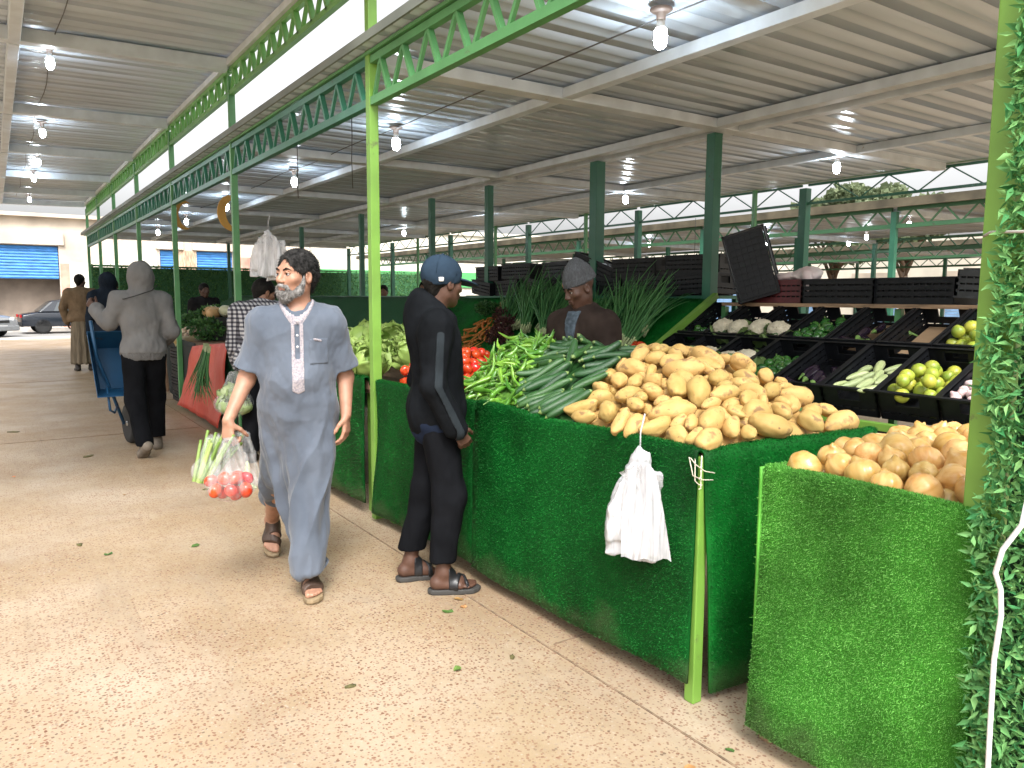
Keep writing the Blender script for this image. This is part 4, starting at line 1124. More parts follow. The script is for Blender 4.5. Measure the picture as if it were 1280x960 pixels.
# plaid shirt
def plaid_mat():
    m = bpy.data.materials.new('plaid_cloth'); m.use_nodes = True; N, L = nt(m); b = N['Principled BSDF']; b.inputs['Roughness'].default_value = .9
    tc = N.new('ShaderNodeTexCoord'); sx = N.new('ShaderNodeSeparateXYZ'); L.new(tc.outputs['Object'], sx.inputs[0])
    def stripe(sock, f, thr):
        a = N.new('ShaderNodeMath'); a.operation = 'MULTIPLY'; a.inputs[1].default_value = f; L.new(sock, a.inputs[0])
        c = N.new('ShaderNodeMath'); c.operation = 'FRACT'; L.new(a.outputs[0], c.inputs[0])
        d = N.new('ShaderNodeMath'); d.operation = 'LESS_THAN'; d.inputs[1].default_value = thr; L.new(c.outputs[0], d.inputs[0]); return d.outputs[0]
    xa = N.new('ShaderNodeMath'); xa.operation = 'ADD'; L.new(sx.outputs['X'], xa.inputs[0])
    ym = N.new('ShaderNodeMath'); ym.operation = 'MULTIPLY'; ym.inputs[1].default_value = .7; L.new(sx.outputs['Y'], ym.inputs[0]); L.new(ym.outputs[0], xa.inputs[1])
    s1 = stripe(xa.outputs[0], 27, .48); s2 = stripe(sx.outputs['Z'], 27, .48)
    ad = N.new('ShaderNodeMath'); ad.operation = 'ADD'; L.new(s1, ad.inputs[0]); L.new(s2, ad.inputs[1])
    rp = N.new('ShaderNodeValToRGB'); rp.color_ramp.interpolation = 'CONSTANT'; e = rp.color_ramp.elements; e[0].color = (.42, .42, .43, 1); e[1].position = .3; e[1].color = (.10, .10, .12, 1)
    q = e.new(.75); q.color = (.012, .012, .018, 1)
    h = N.new('ShaderNodeMath'); h.operation = 'MULTIPLY'; h.inputs[1].default_value = .5; L.new(ad.outputs[0], h.inputs[0]); L.new(h.outputs[0], rp.inputs[0]); L.new(rp.outputs[0], b.inputs['Base Color'])
    return m
person_simple('man in a black and white checked shirt holding a bag of cabbages', (1.98, 7.02, 0), R(-28), 1.70, plaid_mat(), BLKT, SK_BROWN, .80, names=('checked_shirt', 'trousers'), res=.006, girth=1.2,
              chest=(0,.05,1.24), neck=(0,.09,1.41), head=(.02,.15,1.535), hyaw=-.85, hpitch=-.3, shR=(.19,.06,1.36), shL=(-.19,.06,1.36), elL=(-.25,.06,1.06), wrL=(-.235,.16,.86), elR=(.26,.12,1.08), wrR=(.2,.34,1.0), hairm=HAIRB)
person_simple('trader in a pale shirt behind the far turnip stall, looking left', (3.35, 11.3, 0), R(105), 1.66, cloth('pale_shirt', (.45, .47, .5), .1), BLKT, SK_BROWN, .8, names=('shirt', 'trousers'))
person_simple('dark clothed trader standing far back in front of the hedge screen', (3.0, 13.9, 0), R(190), 1.72, cloth('black_jacket', (0,0,0)), BLKT, SK_DARK, .8)
person_simple('shopper with dark hair and a dark red top beyond the back rack', (6.0, 13.2, 0), R(150), 1.72, cloth('dark_red_top', (.06, .015, .015), .3), BLKT, SK_BROWN, .8, res=.012, names=('shirt', 'trousers'))
person_simple('shopper in a black headscarf beyond the back rack', (6.35, 12.2, 0), R(100), 1.78, cloth('black_jacket', (0,0,0)), BLKT, SK_BROWN, .8, hood=2, res=.012)
# ------------------------------------------------------------------ turf covered stalls
def turf(name, c0, c1, c2):
    m = bpy.data.materials.new(name); m.use_nodes = True; N, L = nt(m); b = N['Principled BSDF']
    b.inputs['Roughness'].default_value = .5; b.inputs['Specular IOR Level'].default_value = .12
    g = N.new('ShaderNodeNewGeometry'); rp = N.new('ShaderNodeValToRGB'); e = rp.color_ramp.elements
    e[0].color = (*c0, 1); e[1].color = (*c2, 1); q = e.new(.55); q.color = (*c1, 1)
    L.new(g.outputs['Random Per Island'], rp.inputs[0])
    tc = N.new('ShaderNodeTexCoord'); n = N.new('ShaderNodeTexNoise'); n.inputs['Scale'].default_value = 3.5; n.inputs['Detail'].default_value = 5
    L.new(tc.outputs['Object'], n.inputs['Vector']); mr = N.new('ShaderNodeMapRange'); mr.inputs['From Min'].default_value = .3; mr.inputs['From Max'].default_value = .7
    mr.inputs['To Min'].default_value = .6; mr.inputs['To Max'].default_value = 1.35; L.new(n.outputs['Fac'], mr.inputs['Value'])
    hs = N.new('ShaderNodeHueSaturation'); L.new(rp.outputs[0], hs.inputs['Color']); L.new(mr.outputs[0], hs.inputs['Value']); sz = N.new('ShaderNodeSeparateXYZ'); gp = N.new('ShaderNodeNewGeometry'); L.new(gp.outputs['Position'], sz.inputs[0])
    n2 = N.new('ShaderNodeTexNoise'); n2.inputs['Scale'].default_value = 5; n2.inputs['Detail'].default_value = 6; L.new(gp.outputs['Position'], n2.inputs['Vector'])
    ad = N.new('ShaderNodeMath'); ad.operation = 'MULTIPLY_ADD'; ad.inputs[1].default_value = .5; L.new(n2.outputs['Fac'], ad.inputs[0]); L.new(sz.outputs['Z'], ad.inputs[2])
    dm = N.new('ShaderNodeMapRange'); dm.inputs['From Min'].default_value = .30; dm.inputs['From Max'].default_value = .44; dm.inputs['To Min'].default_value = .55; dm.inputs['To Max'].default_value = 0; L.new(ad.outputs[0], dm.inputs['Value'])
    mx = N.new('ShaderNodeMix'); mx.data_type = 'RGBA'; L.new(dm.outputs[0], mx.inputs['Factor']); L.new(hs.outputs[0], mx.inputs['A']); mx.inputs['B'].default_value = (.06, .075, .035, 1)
    L.new(mx.outputs['Result'], b.inputs['Base Color'])
    MATS[name] = m; return m
TURF = turf('deep_green_turf', (.001, .040, .006), (.004, .105, .014), (.018, .20, .03))
TURFL = turf('bright_green_turf', (.028, .14, .014), (.085, .32, .04), (.22, .52, .12))
TURFFAR = mat('far_green_turf', (.006, .07, .02), .85, col2=(.012, .11, .03), vscale=70, bump=1, bscale=160)

def carpet(name, P, Nn, parent, m, nb, bl=.013, bw=.0022, thick=.010, g=nrs):
    """P (a,b,3) grid of points, outward normals; a thick sheet with nb tufts of pile standing on it"""
    a, b = P.shape[:2]
    back = P - Nn*thick
    V = np.concatenate([P.reshape(-1, 3), back.reshape(-1, 3)]); o = a*b; F = []
    i, j = np.meshgrid(np.arange(a-1), np.arange(b-1), indexing='ij'); q = (i*b+j).ravel()
    F.append(np.stack([q, q+1, q+b+1, q+b], 1)); F.append(np.stack([q, q+b, q+b+1, q+1], 1)+o)
    for k in range(a-1): F.append([[k*b, (k+1)*b, (k+1)*b+o, k*b+o], [k*b+b-1, k*b+b-1+o, (k+1)*b+b-1+o, (k+1)*b+b-1]])
    for k in range(b-1): F.append([[k, k+o, k+1+o, k+1], [(a-1)*b+k, (a-1)*b+k+1, (a-1)*b+k+1+o, (a-1)*b+k+o]])
    F = np.concatenate([np.array(f) for f in F])
    if nb:
        u = g.uniform(0, a-1.001, nb); v = g.uniform(0, b-1.001, nb); iu = u.astype(int); iv = v.astype(int); fu = (u-iu)[:, None]; fv = (v-iv)[:, None]
        li = lambda Q: (Q[iu, iv]*(1-fu)+Q[iu+1, iv]*fu)*(1-fv) + (Q[iu, iv+1]*(1-fu)+Q[iu+1, iv+1]*fu)*fv
        p = li(P); n = li(Nn)
        r = g.normal(size=(nb, 3)); t = r - n*(r*n).sum(1, keepdims=True); t /= np.linalg.norm(t, axis=1, keepdims=True)
        d = n*g.uniform(.35, 1, (nb, 1)) + t*g.uniform(.2, .9, (nb, 1)) + A((0, 0, -.15)); d /= np.linalg.norm(d, axis=1, keepdims=True)
        s = np.cross(d, n + g.normal(size=(nb, 3))*.4); s /= np.maximum(np.linalg.norm(s, axis=1, keepdims=True), 1e-6)
        L = bl*g.uniform(.6, 1.3, (nb, 1)); W = bw*g.uniform(.7, 1.3, (nb, 1))
        p = p - n*.002
        B = np.stack([p-s*W*.5, p+s*W*.5, p+d*L+s*W*.15, p+d*L-s*W*.15], 1).reshape(-1, 3)
        F = np.concatenate([F, np.arange(nb*4).reshape(-1, 4)+len(V)]); V = np.concatenate([V, B])
    return link(name, np_mesh(name, V, F, m), parent)

def grid_sheet(p00, p01, p10, p11, a, b):
    u = np.linspace(0, 1, a)[:, None, None]; v = np.linspace(0, 1, b)[None, :, None]
    return (A(p00)*(1-u)+A(p10)*u)*(1-v) + (A(p01)*(1-u)+A(p11)*u)*v
def grid_normals(P):
    du = np.gradient(P, axis=0); dv = np.gradient(P, axis=1); n = np.cross(du, dv); return n/np.linalg.norm(n, axis=2, keepdims=True)

def skirt(name, parent, m, x, ya, yb, z0, z1, nb, wave=.018, fold=.0, seed=0, bl=.013, bw=.0022, ztilt=0, over=.05):
    """hanging front panel facing -x, its top rolled over the table edge"""
    na, nz = max(6, int(abs(yb-ya)/.05)), 22
    P = grid_sheet((x, yb, z0), (x, yb, z1), (x, ya, z0), (x, ya, z1), na, nz)
    h = (P[..., 2]-z0)/(z1-z0)
    P[..., 0] += wave*fbm(np.stack([P[..., 1]*2.6+seed*9, P[..., 2]*1.6, P[..., 2]*0], -1), 2) - .02*(1-h) + fold*np.sin(P[..., 1]*14+seed)*(1-h)
    P[..., 2] += (1-h)*(.012*np.sin(P[..., 1]*3.1+seed) + ztilt*(P[..., 1]-ya)/(yb-ya)) + h*.006*np.sin(P[..., 1]*5+seed*2)
    top = P[:, -1:, :]
    roll = [top + A((.010, 0, .009)), top + A((.028, 0, .012)), top + A((over, 0, .002)), top + A((over+.012, 0, -.05))]
    P = np.concatenate([P]+roll, 1)
    Nn = grid_normals(P)
    if Nn[0, 3, 0] > 0: Nn = -Nn
    return carpet(name, P, Nn, parent, m, nb, bl, bw)

STALLWOOD = WOOD  # another name for the same old wood
def stall(label, y0, y1, x0=2.08, x1=3.0, z=.95, m=TURF, nb=60000, legs=True, lime_corner=True, bl=.013, bw=.0022, splits=None, group=None):
    t = thing('market_stall', label, 'stall', (x0, (y0+y1)/2, 0), 0, group)
    def q(o): o.location = (-x0, -(y0+y1)/2, 0); return o
    q(MB().box(x0+.03, y0+.02, .845, x1, y1-.02, .875).build('tabletop', WOOD, t))
    q(MB().box(x0+.02, y0+.03, .87, x0+.045, y1-.03, z-.012).build('rim_board', WOOD, t))
    q(MB().box(x1-.025, y0+.03, .876, x1, y1-.03, z+.02).build('rim_board', WOOD, t))
    splits = splits or [y0, y1]
    for i, (a, b) in enumerate(zip(splits[:-1], splits[1:])):
        q(skirt('carpet_skirt', t, m, x0-.015, a+.004, b-.004, .075, z, int(nb*(b-a)/(y1-y0)), seed=i+y0, bl=bl, bw=bw))
    return t, q
st1, q1 = stall('long green turf covered stall holding the potatoes, cucumbers and chillies', 1.86, 4.70, nb=170000, bl=.009, bw=.0018, splits=[1.872, 3.42, 4.70])
q1(MB().box(2.072, 1.868, 0, 2.118, 1.914, .935).build('leg', LIME, st1, bevel=.004))
for x, y in [(2.16, 3.3), (2.95, 1.95), (2.95, 3.3), (2.16, 4.6), (2.95, 4.6)]: q1(MB().cbox((x, y, .42), (.055, .055, .84)).build('leg', WOOD if y < 4 else LIME, st1))
# end panel facing the camera, drawn slightly askew
P = grid_sheet((2.125, 1.845, .07), (2.082, 1.85, .95), (3.02, 1.80, .06), (3.06, 1.79, .955), 22, 22)
h = (P[..., 2]-.05)/.9; P[..., 1] += .020*fbm(np.stack([P[..., 0]*4, P[..., 2]*2.5, P[..., 2]*0+3], -1), 2) - .02*(1-h)
P[..., 2] += (1-h)*.03*np.sin(P[..., 0]*5)
top = P[:, -1:, :]; P = np.concatenate([P, top+A((0, .012, .010)), top+A((0, .035, .011)), top+A((0, .06, -.01))], 1)
Nn = grid_normals(P); Nn = Nn if Nn[3, 3, 1] < 0 else -Nn
q1(carpet('end_skirt', P, Nn, st1, TURF, 55000, .009, .0018))
q1(MB().box(2.1, 1.87, .876, 3.0, 1.895, .945).build('rim_board', WOOD, st1))
DARKPL = mat('dark_bag_plastic', (.012, .012, .015), .35, var=.3)
F = Field((2.3, 1.7, -.01), (3.1, 2.2, .4), .012); F.ell((2.75, 1.98, .08), (.28, .12, .09), k=.05); F.ell((2.5, 1.95, .05), (.16, .1, .06), k=.05)
tag(emit('plastic_sack', F, DARKPL, None, .02, (9, 9, 9), 1), 'black plastic sack slumped under the end of the potato stall', 'sack')

st2, q2 = stall('turf covered stall left of the lime post, holding lettuces', 4.86, 8.05, nb=26000, bl=.016, bw=.003)
for y in (4.95, 6.5, 7.95): q2(MB().cbox((2.16, y, .42), (.06, .06, .84)).build('leg', LIME, st2)); q2(MB().cbox((2.95, y, .42), (.06, .06, .84)).build('leg', WOOD, st2))
st0, q0 = stall('narrow bright green turf covered stall in front, heaped with onions', .90, 1.60, x0=2.075, x1=3.15, z=.95, m=TURFL, nb=120000, bl=.0085, bw=.0016)
for x, y in [(2.122, 1.568), (3.1, 1.555), (3.1, .95), (2.13, .95)]: q0(MB().cbox((x, y, .42), (.045, .05, .84)).build('leg', WOOD, st0))
# inner lip of turf along the far end of the onion tray
P = grid_sheet((2.09, 1.59, .955), (2.09, 1.545, .958), (3.12, 1.60, .955), (3.12, 1.55, .955), 24, 5); Nn = np.zeros_like(P); Nn[..., 2] = 1
q0(carpet('rim_cover', P, Nn, st0, TURFL, 3500, .011, .002))
P = grid_sheet((2.07, 1.612, .08), (2.07, 1.612, .95), (3.12, 1.612, .08), (3.12, 1.612, .95), 24, 20); Nn = np.zeros_like(P); Nn[..., 1] = 1
q0(carpet('end_skirt', P, Nn, st0, TURFL, 9000))
# strings tied round the stall corner
STR_ = mat('string', (.55, .5, .4), .9)
mb = MB()
for k in range(5):
    a = rnd.random()*6; z = .94
    mb.tube([(2.05+.03*math.cos(a), 1.87+.02*math.sin(a), z), (2.04+.03*math.cos(a+1), 1.85, z-.02-.02*k), (2.06+.02*math.cos(a+2), 1.845, z-.05-.015*k), (2.07+.04*math.cos(a+3), 1.835, z-.06-.012*k)], .0022, 5)
tag(mb.build('tied_string', STR_), 'frayed pale string knotted round the potato stall corner', 'string')

# ------------------------------------------------------------------ produce meshes
def ico(sub):
    bm = bmesh.new(); bmesh.ops.create_icosphere(bm, subdivisions=sub, radius=1)
    V = A([v.co[:] for v in bm.verts]); F = A([[v.index for v in f.verts] for f in bm.faces]); bm.free(); return V, F
ICO3, ICO2 = ico(4), ico(3)
POT = mat('potato_skin', (.40, .255, .08), .62, col2=(.52, .345, .125), vscale=16, bump=.35, bscale=150, bdist=.002, rand=.10, spec=.3, detail=6)
def spots(m, col, sc, thr):
    N, L = nt(m); b = N['Principled BSDF']; src = b.inputs['Base Color'].links[0].from_socket
    tc = N.new('ShaderNodeTexCoord'); v = N.new('ShaderNodeTexNoise'); v.inputs['Scale'].default_value = sc; v.inputs['Detail'].default_value = 3; L.new(tc.outputs['Object'], v.inputs['Vector'])
    r = N.new('ShaderNodeValToRGB'); r.color_ramp.elements[0].position = thr; r.color_ramp.elements[1].position = thr+.07; L.new(v.outputs['Fac'], r.inputs[0])
    x = N.new('ShaderNodeMix'); x.data_type = 'RGBA'; L.new(r.outputs[0], x.inputs['Factor']); L.new(src, x.inputs['A']); x.inputs['B'].default_value = (*col, 1); L.new(x.outputs['Result'], b.inputs['Base Color'])
    return m
spots(POT, (.16, .085, .04), 75, .665); spots(POT, (.25, .15, .065), 19, .60)
def potato(seed):
    g = np.random.RandomState(seed); V, F = ICO3
    V = V.copy(); n = V.copy()
    r = A((g.uniform(.95, 1.5), g.uniform(.62, .78), g.uniform(.55, .70)))
    d = 1 + .11*fbm(V*1.1+seed*5, 2) + .03*fbm(V*3+seed, 2)
    for _ in range(7):
        e = unit(g.normal(size=3)); d -= .05*np.exp(-((V-e)**2).sum(1)/.012)
    V = V*d[:, None]*r; V[:, 2] += g.uniform(-.25, .25)*V[:, 0]**2*.5; V[:, 1] += g.uniform(-.15, .15)*V[:, 0]**2
    return np_mesh('potato', V*.052, F, POT, True)
ONI = mat('onion_skin', (.47, .24, .055), .26, col2=(.64, .43, .17), vscale=7, bump=.3, bscale=30, bdist=.003, rand=.16, stretch=(5, 5, .5), spec=.5, detail=6)
def onion(seed):
    g = np.random.RandomState(seed); V, F = ICO3; V = V.copy()
    z = V[:, 2]; rr = np.sqrt(V[:, 0]**2+V[:, 1]**2); a = np.arctan2(V[:, 1], V[:, 0])
    rad = 1 + .02*np.sin(a*9+seed) + .03*np.sin(a*3+seed)
    V[:, 0] *= rad; V[:, 1] *= rad; z2 = z*.88
    tip = np.clip((z-.90)/.10, 0, 1); z2 = z2 + tip**1.6*.30*(1+.3*np.sin(a*4)); bot = np.clip((-z-.95)/.05, 0, 1); z2 -= bot*.10
    V[:, 2] = z2; V[:, 0] += tip*.15*g.normal(); V[:, 1] += tip*.15*g.normal()
    return np_mesh('onion', V*.047, F, ONI, True)
CUC = mat('cucumber_skin', (.008, .042, .009), .42, col2=(.026, .09, .02), vscale=9, bump=.5, bscale=140, bdist=.003, rand=.25, stretch=(.35, 3, 3), spec=.5)
CUCT = mat('cucumber_tip', (.16, .24, .07), .5, var=.3)
def tube_np(path, rad, n=12):
    path = A(path); m = len(path); T = np.gradient(path, axis=0); T /= np.linalg.norm(T, axis=1, keepdims=True)
    up = A((0, 0, 1.)); S1 = np.cross(T, up); S1 /= np.maximum(np.linalg.norm(S1, axis=1, keepdims=True), 1e-6); S2 = np.cross(S1, T)
    a = np.arange(n)*2*PI/n; rad = np.asarray(rad); rad = rad if rad.ndim == 2 else np.repeat(rad[:, None], n, 1)
    V = path[:, None] + rad[..., None]*(S1[:, None]*np.cos(a)[None, :, None] + S2[:, None]*np.sin(a)[None, :, None])
    i, j = np.meshgrid(np.arange(m-1), np.arange(n), indexing='ij'); i = i.ravel(); j = j.ravel()
    return V.reshape(-1, 3), np.stack([i*n+j, i*n+(j+1) % n, (i+1)*n+(j+1) % n, (i+1)*n+j], 1)
def two_mat(me, mask, m2):
    me.materials.append(m2); me.polygons.foreach_set('material_index', mask.astype(np.int32)); return me
def cucumber(seed):
    g = np.random.RandomState(seed); u = np.linspace(-1, 1, 22); L = .115*g.uniform(.85, 1.15); b = g.uniform(-.02, .02)
    r = .0205*np.power(np.clip(1-np.abs(u)**4.5, 0, 1), .55)*(1+.06*np.sin(u*4+seed)); r[0] = r[-1] = .001
    path = np.stack([u*L, b*u*u, .004*np.sin(u*3+seed)], 1)
    n = 14; a = np.arange(n)*2*PI/n; R2 = r[:, None]*(1+.035*np.cos(a*5)[None])
    V, F = tube_np(path, R2, n); me = np_mesh('cucumber', V, F, CUC, True)
    return two_mat(me, (F[:, 0]//n >= 20) | (F[:, 0]//n <= 0), CUCT)
PEP = mat('chilli_skin', (.06, .19, .016), .28, col2=(.15, .33, .038), vscale=8, rand=.28, spec=.6, bump=.15, bscale=30)
STEM = mat('chilli_stem', (.12, .22, .05), .6, var=.3)
def chilli(seed):
    g = np.random.RandomState(seed); u = np.linspace(0, 1, 22); L = .15*g.uniform(.8, 1.2); c = g.uniform(.2, 1.9)*g.choice([1, 1, -1]); c2 = g.uniform(-1.2, 1.2)
    ang = c*u**1.3 + .5*c2*np.sin(u*PI); x = np.cumsum(np.cos(ang))/22*L; y = np.cumsum(np.sin(ang))/22*L
    z = .008*np.sin(u*4+seed)
    r = .0125*np.clip((1-u**2.2), .04, 1)**.75*(1+.12*np.sin(u*14+seed)*(u < .9)); r[0] = .004; r[1] = .0095
    n = 10; a = np.arange(n)*2*PI/n; R2 = r[:, None]*(1+.12*np.cos(a*3+u[:, None]*2))
    path = np.stack([x-L*.35, y, z], 1)
    V, F = tube_np(path, R2, n)
    v2, f2 = tube_np(np.stack([path[0]+A((.004, 0, 0)), path[0]+A((-.012, .003, .002)), path[0]+A((-.030, .010, .006))]), A([.0045, .003, .0025]), 6)
    me = np_mesh('chilli', np.concatenate([V, v2]), np.concatenate([F, f2+len(V)]), PEP, True)
    return two_mat(me, np.arange(len(F)+len(f2)) >= len(F), STEM)
TOM = mat('tomato_skin', (.52, .022, .012), .16, col2=(.62, .06, .015), vscale=6, rand=.14, spec=.6)
CAL = mat('calyx_green', (.05, .14, .03), .6, var=.3)
def tomato(seed):
    g = np.random.RandomState(seed); V, F = ICO2; V = V.copy(); a = np.arctan2(V[:, 1], V[:, 0]); z = V[:, 2].copy()
    rr = np.sqrt(V[:, 0]**2+V[:, 1]**2); V[:, :2] *= (1+.03*np.sin(a*5+seed)*rr)[:, None]; V[:, 2] = z*.82 - .22*np.exp(-rr**2/.05)*(z > 0); V *= .038
    mb = []
    k0 = len(V); vs = []; fs = []
    for k in range(5):
        t = k*2*PI/5; c, s = math.cos(t), math.sin(t); o = k0+len(vs)
        vs += [(0, 0, .0235), (.008*c-.004*s, .008*s+.004*c, .027), (.021*c, .021*s, .0285), (.008*c+.004*s, .008*s-.004*c, .027)]; fs.append((o, o+3, o+2, o+1))
    V2 = np.concatenate([V, A(vs)]); me = bpy.data.meshes.new('tomato'); me.from_pydata(V2.tolist(), [], F.tolist()+fs); me.materials.append(TOM); me.materials.append(CAL)
    me.polygons.foreach_set('use_smooth', [True]*len(me.polygons)); me.polygons.foreach_set('material_index', [0]*len(F)+[1]*5); me.update(); return me
LIMEF = mat('green_citrus_skin', (.20, .32, .035), .35, col2=(.48, .46, .06), vscale=9, bump=.3, bscale=240, bdist=.0015, rand=.2)
def citrus(seed):
    V, F = ICO2; V = V.copy(); V *= A((1, .96, 1.03)); V *= (1+.04*fbm(V*1.3+seed, 2))[:, None]; t = np.clip((V[:, 2]-.9)/.15, 0, 1); V[:, 2] += t*.06; return np_mesh('citrus', V*.043, F, LIMEF, True)
SQU = mat('pale_squash_skin', (.30, .38, .15), .4, col2=(.46, .52, .27), vscale=10, rand=.12, stretch=(.5, 3, 3))
def squash(seed):
    g = np.random.RandomState(seed); u = np.linspace(-1, 1, 18); L = .085*g.uniform(.7, 1.2); r = .024*np.power(np.clip(1-np.abs(u)**3, 0, 1), .6)*(1+.25*u); r[0] = r[-1] = .001
    V, F = tube_np(np.stack([u*L, .01*u*u*g.normal(), 0*u], 1), r, 12); return np_mesh('squash', V, F, SQU, True)
GAR = mat('garlic_skin', (.60, .50, .46), .6, col2=(.48, .30, .32), vscale=30, rand=.1, bump=.2, bscale=60, stretch=(3, 3, .5))
def garlic(seed):
    V, F = ICO2; V = V.copy(); a = np.arctan2(V[:, 1], V[:, 0]); rr = np.sqrt(V[:, 0]**2+V[:, 1]**2); V[:, :2] *= (1+.07*np.abs(np.sin(a*4+seed)))[:, None]; t = np.clip((V[:, 2]-.8)/.2, 0, 1); V[:, 2] = V[:, 2]*.8+t*.6; return np_mesh('garlic_bulb', V*.026, F, GAR, True)
BELL = mat('green_pepper_skin', (.015, .075, .015), .2, col2=(.04, .15, .025), vscale=5, rand=.3, spec=.6)
def bell(seed):
    g = np.random.RandomState(seed); V, F = ICO2; V = V.copy(); a = np.arctan2(V[:, 1], V[:, 0]); rr = np.sqrt(V[:, 0]**2+V[:, 1]**2)
    V[:, :2] *= (1+.12*np.abs(np.cos(a*2+seed)) - .15*V[:, 2:3].ravel()*-.5)[:, None]; V[:, 2] = V[:, 2]*1.15-.28*np.exp(-rr**2/.1)*(V[:, 2] > 0); V *= .036
    v2, f2 = tube_np(np.stack([A((0, 0, .030)), A((.002, 0, .044)), A((.008, .003, .056))]), A([.008, .005, .006]), 6)
    me = bpy.data.meshes.new('bell_pepper'); me.from_pydata(np.concatenate([V, v2]).tolist(), [], F.tolist()+(f2+len(V)).tolist()); me.materials.append(BELL); me.materials.append(STEM)
    me.polygons.foreach_set('use_smooth', [True]*len(me.polygons)); me.polygons.foreach_set('material_index', [0]*len(F)+[1]*len(f2)); me.update(); return me
EGG = mat('aubergine_skin', (.012, .007, .016), .15, spec=.7, rand=.2, col2=(.02, .01, .024), vscale=4)
def aubergine(seed):
    g = np.random.RandomState(seed); u = np.linspace(-1, 1, 18); L = .10; r = .030*np.power(np.clip(1-np.abs(u)**3, 0, 1), .6)*(1+.35*u); r[0] = r[-1] = .001
    V, F = tube_np(np.stack([u*L, .02*u*u, 0*u], 1), r, 12); v2, f2 = tube_np(np.stack([A((-L+.02, .018, 0)), A((-L-.008, .02, 0)), A((-L-.045, .028, .01))]), A([.021, .009, .006]), 8)
    me = np_mesh('aubergine', np.concatenate([V, v2]), np.concatenate([F, f2+len(V)]), EGG, True); return two_mat(me, np.arange(len(F)+len(f2)) >= len(F), STEM)
CAR = mat('carrot_skin', (.42, .12, .018), .55, col2=(.50, .19, .04), vscale=20, rand=.15, bump=.3, bscale=60)
def carrot(seed):
    g = np.random.RandomState(seed); u = np.linspace(0, 1, 12); r = .014*(1-u**1.5*.85); r[0] = .004; r[-1] = .001
    V, F = tube_np(np.stack([u*.17-.08, .012*np.sin(u*3+seed), 0*u], 1), r, 9); return np_mesh('carrot', V, F, CAR, True)

def leaf_ball(name, seed, r, nleaf, c1, c2, matname, ruffle=.22, open_=.5):
    """lettuce / cabbage: overlapping cupped leaves round a heart"""
    g = np.random.RandomState(seed); VV = []; FF = []; a_ = 10; b_ = 9
    for k in range(nleaf):
        t = k*2.39996; ly = k/nleaf; sc = r*(.62+.45*ly); til = .15+open_*ly**1.4
        u = np.linspace(0, 1, a_)[:, None]; v = np.linspace(-1, 1, b_)[None]
        wd = 1.05*np.sin(np.clip(u*.86+.14, 0, 1)*PI)**.6
        phi = v*wd*.9
        th = -1.2 + u*(2.35-til)
        rad = sc*(1+.10*np.sin(v*9+k)*u**2*ruffle*3 + ruffle*.35*u**3*np.sin(v*6+k*2))
        x = rad*np.cos(th)*np.cos(phi); y = rad*np.cos(th)*np.sin(phi); z = rad*np.sin(th) + 0*phi
        x = x + til*.35*sc*u**2
        P = np.stack([x+0*phi, y, z], -1).reshape(-1, 3) + g.normal(size=(a_*b_, 3))*.004*r/.1
        M = rot((0, 0, 1), t); VV.append(P @ M.T)
        i, j = np.meshgrid(np.arange(a_-1), np.arange(b_-1), indexing='ij'); q = (i*b_+j).ravel(); FF.append(np.stack([q, q+1, q+b_+1, q+b_], 1)+k*a_*b_)
    return np_mesh(name, np.concatenate(VV), np.concatenate(FF), leafy(matname, c1, c2, .4, .25), True)
CURD = mat('cauliflower_curd', (.62, .56, .42), .8, var=.12, vscale=20, bump=1, bscale=90, bdist=.006)
def cauliflower(seed, parent_name='cauliflower'):
    g = np.random.RandomState(seed); V, F = ico(5); V = V.copy(); up = V[:, 2] > -.3
    d = np.abs(fbm(V*4.2+seed, 3)); V = V*(1+.14*d*up)[:, None]*A((1, 1, .72))*.078
    return np_mesh('curd', V, F, CURD, True)

